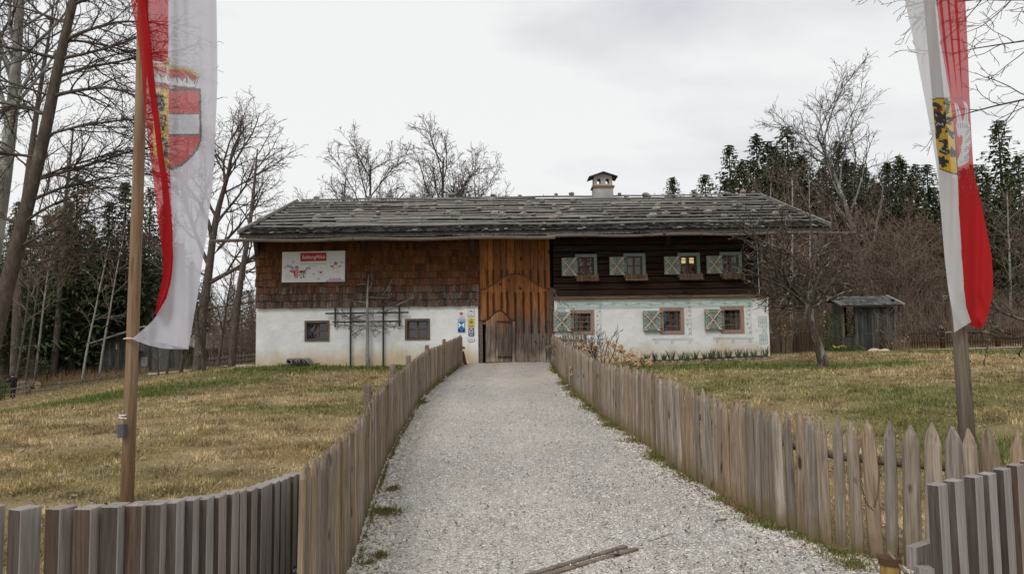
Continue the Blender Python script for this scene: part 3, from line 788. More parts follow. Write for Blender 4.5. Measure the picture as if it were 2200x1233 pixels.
# ---- shutters
def shutter(x0, y0, x1, y1, parent, rails):
    a, b_, c_, d_ = rect(x0, y0, x1, y1)
    y = HY-.10 if parent is rw else HY-.13
    s_ = MB().box(a, b_, y-.0, y+.03, c_, d_).build('shutter', MT['green'], parent, bevel=.004)
    n = 3
    for k in range(1, n):
        x = a+(b_-a)*k/n; MB().box(x-.004, x+.004, y-.003, y+.0, c_, d_).build('board_joint', MT['trellis'], s_)
    for f in ((.13, .87) if rails else (.12, .88)):
        z = c_+(d_-c_)*f; MB().box(a+.02, b_-.02, y-.022, y-.004, z-.035, z+.035).build('ledge', MT['green'], s_)
    # painted cross: maroon arms with cream edge and little cream lobes
    cx, cz = (a+b_)/2, (c_+d_)/2
    for k, (e0, e1) in enumerate((((a+.02, c_+.02), (b_-.02, d_-.02)), ((a+.02, d_-.02), (b_-.02, c_+.02)))):
        yy = y-.024-.006*k
        MB().obox((e0[0], yy, e0[1]), (e1[0], yy, e1[1]), (0, -1, 0), .062, .005).build('cross_band', MT['cream'], s_)
        L = Vector((e1[0]-e0[0], 0, e1[1]-e0[1])); nn = Vector((-L.z, 0, L.x)).normalized()*(-.012 if k else .012)
        MB().obox(Vector((e0[0], yy-.005, e0[1]))+nn*-1.3, Vector((e1[0], yy-.005, e1[1]))+nn*-1.3, (0, -1, 0), .024, .005).build('cross_band', MT['maroon'], s_)
    m = MB()
    def lobe(x, z, r=.026):
        q = [(x+r*math.cos(t_), y-.034, z+r*math.sin(t_)) for t_ in np.linspace(0, 2*math.pi, 9)[:-1]]
        m.add(q+[(x_, y_+.012, z_) for x_, y_, z_ in q], [tuple(range(8))[::-1]]+[(k, (k+1) % 8, (k+1) % 8+8, k+8) for k in range(8)])
    for sx in (-1, 1):
        for sz in (-1, 1):
            for f, off in ((.42, .3), (.62, .2)):
                dx, dz = (b_-a)/2*f*sx, (d_-c_)/2*f*sz
                lobe(cx+dx*1.0+sx*.055, cz+dz-sz*.02, .022); lobe(cx+dx-sx*.02, cz+dz+sz*.055, .022)
            lobe(cx+sx*(b_-a)*.40, cz+sz*(d_-c_)*.13, .02)
            lobe(cx+sx*(b_-a)*.33, cz+sz*(d_-c_)*.43, .03); lobe(cx+sx*(b_-a)*.12, cz+sz*(d_-c_)*.2, .02)
    m.build('painted_ornament', MT['cream'], s_)
    for f in (.13, .87): MB().box(b_-.03, b_+.05, y-.03, y-.0, c_+(d_-c_)*f-.02, c_+(d_-c_)*f+.02).build('hinge', MT['iron'], s_)
for r in ((1206, 554.5, 1240.5, 593.5), (1308, 553, 1342, 591.5), (1425, 552, 1460, 590.5), (1515.5, 550.5, 1550.5, 588.5)): shutter(*r, lwall, False)
for r in ((1188.5, 670.5, 1228, 713), (1380, 668, 1420, 712), (1511.5, 664.5, 1551, 709)): shutter(*r, rw, True)
# ---- flower boxes under the upper windows: rustic troughs of sticks
MT['stick'] = wood('brown_stick_wood', (.09, .05, .03), (.20, .125, .08), (.30, .21, .145), rv=.4)
for (x0, x1, y0, y1) in ((1237.5, 1284.5, 592.5, 605), (1341.5, 1388, 591.5, 604), (1457.5, 1506, 590, 602.5), (1548, 1596, 588, 600.5)):
    a, b_, c_, d_ = rect(x0, y0, x1, y1); fb = MB().box(a, b_, HY-.31, HY-.09, c_+.02, d_-.05).build('flower_box', MT['sill'], lwall)
    st = MB().tube([(0, 0, 0), (0, 0, d_-c_)], .015, 5).build('stick', MT['stick'], fb); n = 21
    for k in range(n):
        x = a+(b_-a)*(k+.5)/n
        copy_to(st, fb, (x, HY-.328, c_+random.uniform(-.02, .0)), 0, (1, 1, random.uniform(.9, 1.15)))
    bpy.data.objects.remove(st)
    for z in (c_+.03, ): MB().obox((a-.02, HY-.35, z), (b_+.02, HY-.35, z), (0, 0, 1), .02, .03).build('rail', MT['stick'], fb)
# ---- painted green ornament on the right plaster wall (flat paint)
PG, PL = (.27, .37, .33), (.50, .60, .565)
YP = HY-.004
m = MB()
x0, z0 = W(1197, 658); x1, z1 = W(1617, 643)
zt_, zb_ = zR-.06, zR-.30
m.add([(x0, YP, zb_), (x1, YP, zb_), (x1, YP, zt_), (x0, YP, zt_)], [(0, 1, 2, 3)], PL)
m.build('painted_frieze', MT['print'], rw, col_attr=True)
m = MB(); xs = np.arange(x0+.6, x1, .02)
YQ = YP-.003
m.ribbon([(x, (zt_+zb_)/2+.05*math.sin(x*7)) for x in xs], .014, YQ, PG)
for k, x in enumerate(np.arange(x0+.7, x1-.1, .2244*2)):
    for s_ in (0, 1):
        cx = x+s_*.449; cz = (zt_+zb_)/2+(.03 if s_ else -.03); sg = -1 if s_ else 1
        m.ribbon([(cx+(.06-.006*t_)*math.cos(t_*.8)*sg, cz+(.06-.006*t_)*math.sin(t_*.8)) for t_ in np.arange(0, 8, .8)], .011, YQ, PG)
for z in (zt_-.01, zb_+.01, zb_-.03): m.ribbon([(x0, z), (x1, z)], .012, YQ, PG)
def scroll(cx, cz, r, sg=1, c=PG):
    m.ribbon([(cx+sg*(r-r*.11*t_)*math.cos(t_*.9), cz+(r-r*.11*t_)*math.sin(t_*.9)) for t_ in np.arange(0, 8, .8)], .012, YQ, c)
def surround(wx0, wx1, wz0, wz1):
    # cornice above
    for z, e_ in ((wz1+.26, .28), (wz1+.21, .22), (wz1+.34, .33)): m.ribbon([(wx0-e_, z), (wx1+e_, z)], .014, YQ, PG)
    m.add([(wx0-.24, YP+.001, wz1+.21), (wx1+.24, YP+.001, wz1+.21), (wx1+.3, YP+.001, wz1+.33), (wx0-.3, YP+.001, wz1+.33)], [(0, 1, 2, 3)], PL)
    for cx in (wx0-.12, wx0+.02, wx1+.12, wx1-.02): scroll(cx, wz1+.42, .06, 1)
    scroll((wx0+wx1)/2, wz1+.42, .05)
    for sx in (1,):
        xx = wx1+.17
        m.ribbon([(xx+.045*math.sin(z*14), z) for z in np.arange(wz0-.1, wz1+.2, .03)], .014, YQ, PL)
        for z in np.arange(wz0, wz1+.15, .16): scroll(xx+.04*(-1)**int(z*10), z, .04)
        m.ribbon([(xx-.07, wz0-.1), (xx-.07, wz1+.2)], .008, YQ, PL); m.ribbon([(xx+.09, wz0-.1), (xx+.09, wz1+.2)], .01, YQ, PG)
    for z in (wz0-.18, wz0-.23): m.ribbon([(wx0-.3, z), (wx1+.32, z)], .012, YQ, PG)
    for cx in (wx0-.15, (wx0+wx1)/2, wx1+.2): scroll(cx, wz0-.32, .07)
for r in wr_: surround(r[0]-.11, r[1]+.11, r[2]-.1, r[3]+.1)
def quoin(px0, py0, px1, py1):
    a, b_, c_, d_ = rect(px0, py0, px1, py1)
    m.ribbon([(a, c_), (b_, c_), (b_, d_), (a, d_), (a, c_)], .016, YQ, PG)
    cx, cz = (a+b_)/2, (c_+d_)/2
    m.add([(a, YP+.001, c_), (b_, YP+.001, c_), (b_, YP+.001, d_), (a, YP+.001, d_)], [(0, 1, 2, 3)], tuple(.5*p_+.36 for p_ in PL))
    for s_ in (-1, 1):
        scroll(cx+s_*.07, cz+.07, .05); scroll(cx+s_*.07, cz-.07, .05)
    m.ribbon([(cx, cz-.12), (cx, cz+.12)], .014, YQ, PG); m.ribbon([(cx-.12, cz), (cx+.12, cz)], .014, YQ, PG)
quoin(1197, 652, 1214, 668); quoin(1628, 643, 1647, 662); quoin(1629, 680, 1648, 701); quoin(1632, 719, 1649, 738)
a, b_, c_, d_ = rect(1636, 702, 1648, 718); m.add([(a, YP+.001, c_), (b_, YP+.001, c_), (b_, YP+.001, d_), (a, YP+.001, d_)], [(0, 1, 2, 3)], tuple(.4*p_+.42 for p_ in PL))
m.ribbon([(a, c_), (b_, d_)], .012, YQ, PG); m.ribbon([(a, d_), (b_, c_)], .012, YQ, PG)
m.build('painted_ornament', MT['print'], rw, col_attr=True)

# ---- roof
m = MB(); th = .13
def rp(x, y, up=0): yy = min(y, 2*RY-y); return (x, y, eave_z-.07+slope*(yy-EY)+up)
for y0, y1 in ((EY, RY), (RY, 2*RY-EY)):
    vs = [rp(x, y, u) for u in (0, -th) for x, y in ((RX0, y0), (RX1, y0), (RX1, y1), (RX0, y1))]
    m.add(vs, [(0, 1, 2, 3), (7, 6, 5, 4), (0, 4, 5, 1), (1, 5, 6, 2), (2, 6, 7, 3), (3, 7, 4, 0)])
MT['roofwood'] = plain('dark_roof_boards', (.05, .042, .036), .9, var=.3)
roof = m.build('roof', MT['roofwood'], house)
# shingle courses
m = MB(); L = math.hypot(RY-EY, ridge_z-eave_z); cth, sth = (RY-EY)/L, (ridge_z-eave_z)/L
ncourse = 34; ch = L/ncourse
for i in range(ncourse):
    x = RX0+.02
    while x < RX1-.05:
        wd = random.uniform(.09, .19); lift = random.uniform(0, .022) + .02
        s0 = i*ch-.05+random.uniform(-.035, .035); s1 = s0+ch*1.25
        if i == 0: s0 = -.09+random.uniform(-.02, .02)
        g = random.choice([.45, .6, .8, 1, 1.25, 1.7]); c_ = (.055*g, .051*g, .047*g*random.uniform(.85, 1.05))
        if random.random() < .05: c_ = (.33, .31, .28)
        def q(xx, s_, u): y = EY+s_*cth; return (xx, y - u*sth, eave_z-.07+s_*sth+u*cth)
        vs = [q(x+.006, s0, lift+.022), (q(x+wd-.006, s0+random.uniform(-.01, .01), lift+.022)), q(x+wd-.006, s1, .018), q(x+.006, s1, .018), q(x+.006, s0, lift), q(x+wd-.006, s0, lift)]
        m.add(vs, [(0, 1, 2, 3), (4, 5, 1, 0), (1, 5, 2), (0, 3, 4)], c_)
        x += wd
sh = m.build('shingle', MT['attr_shingle'], roof, col_attr=True); sh['kind'] = 'stuff'
# back slope shingle look: same pieces, coarser
m = MB()
for i in range(14):
    x = RX0+.02
    while x < RX1-.05:
        wd = random.uniform(.3, .5); s0 = i*L/14-.05; s1 = s0+L/14*1.2
        def q(xx, s_, u): y = 2*RY-EY-s_*cth; return (xx, y + u*sth, eave_z-.07+s_*sth+u*cth)
        g = random.uniform(.5, 1.5); m.add([q(x, s0, .05), q(x+wd-.01, s0, .05), q(x+wd-.01, s1, .02), q(x, s1, .02)], [(3, 2, 1, 0)], (.125*g, .115*g, .105*g)); x += wd
m.build('shingle', MT['attr_shingle'], roof, col_attr=True)['kind'] = 'stuff'
def Q(x, s_, u): return Vector((x, EY+s_*cth-u*sth, eave_z-.07+s_*sth+u*cth))
# verge boards and eave boards
for x in (RX0-.02, RX1+.02):
    MB().obox(Q(x, -.08, .07), Q(x, L+.05, .07), (0, -sth, cth), .07, .16).build('verge_board', MT['roofpole'], roof)
    MB().obox((x, RY, Q(x, L, .05).z), (x, 2*RY-EY, eave_z-.05), (0, sth, cth), .07, .16).build('verge_board', MT['roofpole'], roof)
for x0, x1, dz in ((RX0, RX0+7.1, 0), (RX0+7.12, RX0+13.9, .008), (RX0+13.92, RX1, -.006)):
    MB().box(x0, x1, EY-.045, EY-.002, eave_z-.215+dz, eave_z-.10+dz).build('eave_board', MT['roofwood'], roof)
    MB().box(x0+.3, x1-.25, EY-.10, EY-.05, eave_z-.245+dz, eave_z-.19+dz).build('eave_board', MT['barn'], roof)
# weighting poles
def s_at(py, px=1100):
    d = M3 @ Vector(((px-1100)/FPX, (616.5-py)/FPX, -1)); ta = sth/cth
    t_ = (eave_z-.07+.12-ta*EY-CAM[2])/(d.z-ta*d.y); return (d.y*t_-EY)/cth
rows_s = [s_at(y) for y in (482, 475.5, 468.5, 462, 456, 450.5, 445.5, 440, 435, 430.5)]+[L-.12]
polerows = []
for i, s0 in enumerate(rows_s):
    x = RX0+.25+random.uniform(-.05, .1)*1
    while x < RX1-.6:
        ln = random.uniform(5, 8.5); x1 = min(x+ln, RX1-.08)
        if RX1-x1 < 1.5: x1 = RX1-random.uniform(.02, .2)
        pts = []; n = 12; a, ph = random.uniform(.01, .035), random.uniform(0, 6); tl = random.uniform(-.07, .07)
        for k in range(n+1):
            f = k/n; pts.append(Q(x+(x1-x)*f, s0+tl*(f-.5)+a*math.sin(ph+f*5), .135+.012*math.sin(ph*2+f*9)))
        r0 = random.uniform(.034, .046); polerows.append((x, x1, s0))
        MB().tube(pts, list(np.linspace(r0, r0*random.uniform(.65, .9), n+1)), 7).build('roof_pole', MT['roofpole'], roof, smooth=True)
        if random.random() < .75:
            xx = random.uniform(x+.5, x1-.5); p_ = Q(xx, s0, .1); MB().tube([p_, p_+Vector((0, -.0, .14))], .012, 4).build('peg', MT['sill'], roof)
        x = x1+random.uniform(-.5, .1)
# double poles here and there
for i in range(12):
    s0 = random.choice(rows_s[1:])-.11; x = random.uniform(RX0+1, RX1-8); x1 = x+random.uniform(3, 7)
    MB().tube([Q(x+(x1-x)*f, s0+.02*math.sin(f*7), .085) for f in np.linspace(0, 1, 8)], .034, 6).build('roof_pole', MT['roofpole'], roof, smooth=True)
stones_px = [(677,424),(681,427),(736,427),(750,426),(795,425),(840,425),(885,420),(925,424),(970,421),(1060,422),(1117,417),(1195,416),(1228,418),(1332,420),(1345,424),(1440,418),(1500,421),(1560,420),(1595,415),(1620,416),
 (655,440),(683,443),(715,441),(772,442),(802,436),(876,437),(897,435),(932,436),(1000,432),(1058,436),(1135,436),(1133,441),(1165,435),(1390,426),(1395,427),(1350,430),(1375,434),(1427,430),(1500,428),(1510,426),(1550,425),(1597,427),
 (630,449),(692,454),(705,448),(802,453),(831,446),(873,452),(901,444),(932,445),(985,440),(1078,450),(1120,453),(1147,465),(1232,437),(1320,447),(1377,443),(1413,444),(1466,442),(1470,439),(1535,442),(1585,446),(1645,434),(1677,446),
 (614,460),(710,462),(755,466),(767,460),(811,464),(857,461),(868,466),(928,459),(965,461),(1028,457),(1062,463),(1079,470),(1190,446),(1230,458),(1337,457),(1410,456),(1477,454),(1454,446),(1531,453),(1580,447),
 (557,482),(612,477),(676,473),(681,474),(675,481),(800,478),(805,472),(911,473),(977,468),(989,475),(1068,473),(1124,467),(1195,470),(1218,452),(1300,464),(1325,470),(1430,462),(1432,462),(1475,454),(1520,460),
 (540,488),(1190,471),(1202,466),(1403,471),(1473,470),(1552,465),(1254,471),(1665,465),(1690,470),(1620,460),(1590,470)]
st_protos = []
for k in range(9):
    r_ = (random.uniform(.13, .19), random.uniform(.10, .15), random.uniform(.08, .13))
    st_protos.append(MB().blob((0, 0, r_[2]*.7), r_, 2, .045).build('stone', MT['stone'], roof))
    me = st_protos[-1].data
    for v in me.vertices:
        f = 1+.16*math.sin(v.co.x*17+k*2)*math.cos(v.co.y*19+k)+.12*math.sin(v.co.z*23+k*3)
        v.co.x *= f; v.co.y *= f
        if v.co.z > .1: v.co.z = .1+(v.co.z-.1)*random.uniform(.6, .9)
for (px, py) in stones_px:
    # where that line of sight meets the roof
    d = M3 @ Vector(((px-1100)/FPX, (616.5-(py+3))/FPX, -1)); ta = sth/cth
    den = d.z-ta*d.y; t_ = (eave_z-.07+.10-ta*EY-CAM[2])/den if abs(den) > 1e-6 else 0
    p_ = Vector(CAM)+d*t_
    if not (EY < p_.y < RY+.1): p_ = Vector((P(px, py, RY-.1).x, RY-.1, Q(0, L-.12, .1).z))
    s_ = (p_.y-EY)/cth; s_ = max(.25, min(L, s_))
    s1 = min(rows_s, key=lambda r_: abs(r_-s_))
    if abs(s1-s_) < .35: s_ = s1+.12
    sc_ = random.uniform(.7, 1.25); q_ = Q(max(RX0+.15, min(RX1-.15, p_.x)), s_, .115)
    copy_to(random.choice(st_protos), roof, q_, random.uniform(0, 6.28), (sc_, sc_*random.uniform(.8, 1.1), sc_*random.uniform(.8, 1.25)))
for o_ in st_protos: bpy.data.objects.remove(o_)
# gutter: hollowed half logs hung below the eave
def gut(x0, x1, y, z, r):
    n = 20; vs = []; fs = []; q = 9
    for k in range(n+1):
        x = x0+(x1-x0)*k/n; dz = .02*math.sin(k*.9); rr = r*(1+.04*math.sin(k*1.7))
        for j in range(q): t_ = math.pi+math.pi*j/(q-1); vs.append((x, y+rr*math.cos(t_), z+dz+rr*math.sin(t_)+rr*.4))
        for j in range(q): t_ = 2*math.pi-math.pi*j/(q-1); vs.append((x, y+rr*.7*math.cos(t_), z+dz+rr*.7*math.sin(t_)+rr*.4))
    Q_ = 2*q
    for k in range(n):
        for j in range(Q_): fs.append((k*Q_+j, (k+1)*Q_+j, (k+1)*Q_+(j+1) % Q_, k*Q_+(j+1) % Q_))
    fs += [tuple(range(Q_))[::-1], tuple(n*Q_+j for j in range(Q_))]
    return MB().add(vs, fs).build('gutter', MT['gutter'], house, smooth=False)
g0 = P(455, 512, EY-.14); g1p = P(1180, 503, EY-.14); g2 = P(1838, 499, EY-.14)
zg = eave_z-.335
gut(g0.x, g1p.x+.2, EY-.16, zg, .10); gut(g1p.x-.1, g2.x, EY-.13, zg+.03, .082)
for x in np.arange(g0.x+.9, g2.x-.5, 2.0):
    MB().tube([(x, EY-.02, eave_z-.2), (x, EY-.16, zg-.085), (x, EY-.27, zg+.02)], .012, 4).build('gutter_hook', MT['iron'], house)
# eave soffit beam, rafters and brackets
MB().box(RX0+.15, RX1-.15, HY-.32, HY-.16, WT-.22, WT-.06).build('eave_beam', MT['sill'], house)
for x in np.arange(RX0+.3, RX1-.1, .95):
    MB().obox(Q(x, .05, -.20), Q(x, (HY+.3-EY)/cth, -.20), (0, 0, 1), .11, .13).build('rafter', MT['beam'], house)
for px, drop in ((553, .75), (784, .55), (1016, .6), (1437, .35), (1640, .3)):
    x = WX(px); m = MB()
    m.box(x-.085, x+.085, HY-.42, HY+.1, WT-.42, WT-.225)
    m.add([(x-.075, HY-.02, WT-.42-drop), (x+.075, HY-.02, WT-.42-drop), (x+.075, HY-.36, WT-.421), (x-.075, HY-.36, WT-.421), (x-.075, HY+.02, WT-.421), (x+.075, HY+.02, WT-.421), (x-.075, HY+.02, WT-.42-drop), (x+.075, HY+.02, WT-.42-drop)],
          [(0, 1, 2, 3), (1, 7, 5, 2), (0, 3, 4, 6), (0, 6, 7, 1), (3, 2, 5, 4)])
    m.build('bracket', MT['beam'], house)
for px in (1176.5, 1187): x, z = W(px, 513.5); MB().box(x-.055, x+.055, HY-.45, HY-.3, z-.03, z+.03).build('beam_end', MT['cream'], house)

# ---- chimney
CHY = 30.6
ch_base = Q(0, (CHY-EY)/cth, 0).z
def CX(px, py): p_ = P(px, py, CHY); return p_.x, p_.z
x0, zt0 = CX(1275, 403); x1, _ = CX(1317.5, 403); zb0 = CX(1297, 427)[1]
dc = .62
ch = MB().box(x0, x1, CHY, CHY+dc, ch_base-.3, zt0).build('chimney', MT['mortar'], roof, bevel=.01)
MB().box(x0-.012, x1+.012, CHY-.012, CHY+dc+.012, ch_base-.3, CX(1297, 425.5)[1]).build('flashing', MT['asphalt_grey'], roof)
MB().box(x0-.05, x1+.05, CHY-.05, CHY+dc+.05, zt0+.001, CX(1297, 398.7)[1]).build('tile_band', MT['tile'], roof)
zu0 = CX(1297, 398.7)[1]+.001; zu1 = CX(1297, 376)[1]; zpk = CX(1297, 370.5)[1]
def plate(nm, outline, holes, y0, th_, mat, parent, along='x'):
    cu = bpy.data.curves.new('tmp', 'CURVE'); cu.dimensions = '2D'; cu.fill_mode = 'BOTH'; cu.extrude = th_/2
    for pl_ in [outline]+holes:
        s_ = cu.splines.new('POLY'); s_.points.add(len(pl_)-1); s_.use_cyclic_u = True
        for k, (a, b2) in enumerate(pl_): s_.points[k].co = (a, b2, 0, 1)
    to = bpy.data.objects.new('tmp', cu); col.objects.link(to); dg = bpy.context.evaluated_depsgraph_get()
    me = bpy.data.meshes.new_from_object(to.evaluated_get(dg)); bpy.data.objects.remove(to)
    me.name = nm; me.materials.clear(); me.materials.append(mat)
    for v in me.vertices:
        a, b2, c2 = v.co
        v.co = (a, y0+th_/2-c2, b2) if along == 'x' else (y0+th_/2-c2, a, b2)
    me.update(); return link_mesh(nm, me, parent, (0, 0, 0))
ux0, ux1 = x0+.03, x1-.03; uw = ux1-ux0
def arc_hole(cx, wd, zb2, zt2): return [(cx-wd/2, zb2), (cx+wd/2, zb2)]+[(cx+wd/2*math.cos(t_), zt2-wd/2+wd/2*math.sin(t_)) for t_ in np.linspace(0, math.pi, 9)]
zh0, zh1 = zu0+.07, zu0+.07+.24
for y in (CHY+.03, CHY+dc-.11):
    plate('chimney_wall', [(ux0, zu0), (ux1, zu0), (ux1, zu1), ((ux0+ux1)/2, zpk-.04), (ux0, zu1)],
          [arc_hole(ux0+uw*.27, .15, zh0, zh1), arc_hole(ux0+uw*.73, .15, zh0, zh1)], y, .08, MT['mortar'], ch)
for x in (ux0, ux1-.08):
    plate('chimney_wall', [(CHY+.111, zu0), (CHY+dc-.111, zu0), (CHY+dc-.111, zu1-.005), (CHY+.111, zu1-.005)], [arc_hole(CHY+dc/2, .16, zh0, zh1)], x, .08, MT['mortar'], ch, 'y')
xm_ = (ux0+ux1)/2
for s_ in (-1, 1):
    MB().obox((xm_-s_*.01, CHY+dc/2, zpk), (xm_+s_*(uw/2+.22), CHY+dc/2, zu1-.08-.02), (0, 0, 1), dc+.3, .035).build('chimney_cap', MT['sill'], ch)

# ------------------------------------------------------------------ signs on the house
def text_mesh(txt, size, x, y, z, mat, parent, name='lettering', shear=0, align='CENTER', bold=0, sx=1):
    cu = bpy.data.curves.new('t', 'FONT'); cu.body = txt; cu.size = size; cu.shear = shear; cu.align_x = align; cu.extrude = .002; cu.offset = bold
    to = bpy.data.objects.new('t', cu); col.objects.link(to); dg = bpy.context.evaluated_depsgraph_get()
    me = bpy.data.meshes.new_from_object(to.evaluated_get(dg)); bpy.data.objects.remove(to)
    me.name = name; me.materials.clear(); me.materials.append(mat)
    for v in me.vertices: v.co = (v.co.x*sx, -v.co.z, v.co.y)
    me.update(); return link_mesh(name, me, parent, (x, y, z))
def pm(nm, c, r=.5): return plain(nm, c, r, var=.04)
PR = {'red': pm('red_print', (.42, .015, .012)), 'white': pm('white_print', (.68, .69, .69)), 'pink': pm('pink_print', (.55, .22, .30)), 'dark': pm('dark_grey_print', (.06, .065, .075)),
      'purple': pm('purple_print', (.22, .03, .13)), 'lilac': pm('lilac_print', (.48, .36, .47)), 'grey': pm('grey_print', (.25, .25, .28)), 'yellow': pm('yellow_print', (.62, .47, .05)), 'blue': pm('blue_print', (.02, .16, .48)),
      'navy': pm('navy_print', (.025, .03, .10)), 'teal': pm('teal_print', (.05, .20, .20)), 'brightwhite': pm('bright_white_print', (.75, .75, .74))}
sg = thing('billboard', 'large white dairy advertising board with red lettered panel hung on the brown shingles', 'sign', (*[P(673, 607, HY-.14).x, HY-.14], P(673, 607, HY-.14).z))
YS = HY-.15
def S(px, py, dy=0): p_ = P(px, py, YS); return Vector((p_.x, YS+dy, p_.z))
def quadmb(pts, th_=.03): n = len(pts); vs = [tuple(p_) for p_ in pts]+[(p_.x, p_.y+th_, p_.z) for p_ in pts]; return vs, [tuple(range(n)), tuple(range(2*n-1, n-1, -1))]+[(k, k+n, (k+1) % n+n, (k+1) % n) for k in range(n)]
# zoomed crop coordinates -> photo pixels
def bz(x, y): return 590+x/10.275, 520+y/10.275
def B(x, y, dy=0): return S(*bz(x, y), dy)
v_, f_ = quadmb([B(170, 222), B(155, 892), B(1548, 875), B(1555, 190)], .035)
MB().add(v_, f_).build('board', PR['white'], sg)
v_, f_ = quadmb([B(568, 243, -.012), B(568, 430, -.012), B(1142, 418, -.012), B(1142, 234, -.012)], .011)
MB().add(v_, f_).build('red_panel', PR['red'], sg)
c_ = B(855, 362, -.0145); t_ = text_mesh('SalzburgMilch', .185, c_.x, c_.y, c_.z-.01, PR['brightwhite'], sg, shear=.22, bold=.0)
_xs = [v.co.x for v in t_.data.vertices]; _k = .83/(max(_xs)-min(_xs))
for v in t_.data.vertices: v.co.x *= _k
c_ = B(855, 492, -.004); text_mesh('DIE PREMIUM MILCHMARKEN', .055, c_.x, c_.y, c_.z, PR['grey'], sg, sx=1.35)
def ell(cx, cy, rx, ry, ang, mt, dy, nm='print_shape', n=12):
    p_ = []
    for k in range(n):
        t_ = 2*math.pi*k/n; a, b2 = rx*math.cos(t_), ry*math.sin(t_); p_.append(B(cx+a*math.cos(ang)-b2*math.sin(ang), cy+a*math.sin(ang)+b2*math.cos(ang), dy))
    return p_
def add_shapes(nm, mt, lst, dy):
    m = MB()
    for p_ in lst: m.add([tuple(q_) for q_ in p_[::-1]], [tuple(range(len(p_)))])
    m.build(nm, mt, sg)
def star(cx, cy, r0, r1, n, dy): return [B(cx+(r0 if k % 2 == 0 else r1)*math.sin(math.pi*k/n), cy-(r0 if k % 2 == 0 else r1)*math.cos(math.pi*k/n), dy) for k in range(2*n)]
def ringpts(cx, cy, r, w_, dy): 
    out_ = []
    for k in range(14):
        a0, a1 = 2*math.pi*k/14, 2*math.pi*(k+1)/14
        out_.append([B(cx+r_*math.cos(a), cy+r_*math.sin(a), dy) for r_, a in ((r, a0), (r, a1), (r-w_, a1), (r-w_, a0))])
    return out_
add_shapes('stars', PR['dark'], [star(x, 527, 15, 6, 5, -.004) for x in (772, 825, 877, 930)], 0)
leaves = []
for x0_, y0_, x1_, y1_, n in ((410, 590, 215, 590, 9), (640, 690, 790, 600, 8), (560, 740, 660, 790, 4)):
    for k in range(n):
        f = k/(n-1); x = x0_+(x1_-x0_)*f; y = y0_+(y1_-y0_)*f-60*math.sin(math.pi*f*.9); s_ = 1-.45*f
        leaves += [ell(x, y-22*s_, 24*s_, 9*s_, -1.0, 0, -.004), ell(x+6, y+22*s_, 24*s_, 9*s_, .7, 0, -.004)]
leaves += [ell(590, 790, 26, 12, 1.0, 0, -.004), ell(635, 765, 28, 13, 1.0, 0, -.004), ell(680, 690, 26, 12, .8, 0, -.004), ell(650, 640, 24, 11, .8, 0, -.004)]
add_shapes('leaf_print', PR['dark'], leaves, 0)
add_shapes('head_print', PR['pink'], [[B(430, 610, -.004), B(450, 720, -.004), B(445, 790, -.004), B(520, 790, -.004), B(530, 720, -.004), B(535, 610, -.004)]], 0)
add_shapes('ear_print', PR['red'], [ell(385, 650, 55, 28, .3, 0, -.006), ell(585, 655, 50, 30, -.2, 0, -.006), ell(438, 710, 16, 60, 0, 0, -.006), ell(432, 655, 22, 20, 0, 0, -.0065), ell(1262, 537, 38, 20, .2, 0, -.004), ell(1306, 575, 10, 28, -.3, 0, -.004)], 0)
add_shapes('ear_print', PR['pink'], [ell(385, 650, 28, 14, .3, 0, -.008), ell(1440, 535, 38, 20, -.1, 0, -.004), ell(490, 570, 22, 22, 0, 0, -.008), ell(1350, 475, 16, 16, 0, 0, -.008)], 0)
add_shapes('flower_print', PR['purple'], [star(490, 565, 62, 26, 9, -.006)], 0); add_shapes('flower_print', PR['purple'], [star(1348, 470, 52, 28, 5, -.006), ell(1312, 510, 20, 9, -.9, 0, -.006)], 0)
add_shapes('small_print', PR['dark'], ringpts(415, 442, 24, 8, -.004)+ringpts(1483, 452, 24, 8, -.004), 0)
add_shapes('small_print', PR['purple'], ringpts(865, 708, 24, 9, -.004)+ringpts(970, 812, 24, 9, -.004), 0)
add_shapes('small_print', PR['lilac'], ringpts(1020, 670, 62, 6, -.004)+ringpts(298, 772, 56, 7, -.004)+ringpts(298, 772, 24, 5, -.004), 0)
add_shapes('heart_print', PR['red'], [[B(985, 660, -.006), B(1022, 705, -.006), B(1058, 650, -.006), B(1040, 640, -.006), B(1020, 655, -.006), B(1000, 645, -.006)]], 0)
sky_ = [B(1105, 884, -.004), B(1130, 850, -.004), B(1200, 820, -.004), B(1215, 800, -.004), B(1228, 775, -.004), B(1240, 805, -.004), B(1290, 800, -.004), B(1298, 755, -.004), B(1306, 800, -.004), B(1355, 800, -.004), B(1364, 755, -.004), B(1372, 800, -.004), B(1420, 805, -.004), B(1437, 765, -.004), B(1455, 810, -.004), B(1500, 825, -.004), B(1542, 850, -.004), B(1546, 870, -.004)]
add_shapes('skyline_print', PR['lilac'], [sky_], 0)
add_shapes('small_print', PR['pink'], [ell(455, 795, 12, 8, 0, 0, -.004), ell(505, 795, 12, 8, 0, 0, -.004), ell(1330, 655, 16, 9, 0, 0, -.004), ell(1365, 655, 14, 10, 0, 0, -.004), ell(1410, 658, 16, 9, 0, 0, -.004), ell(1390, 565, 8, 16, 0, 0, -.004)], 0)

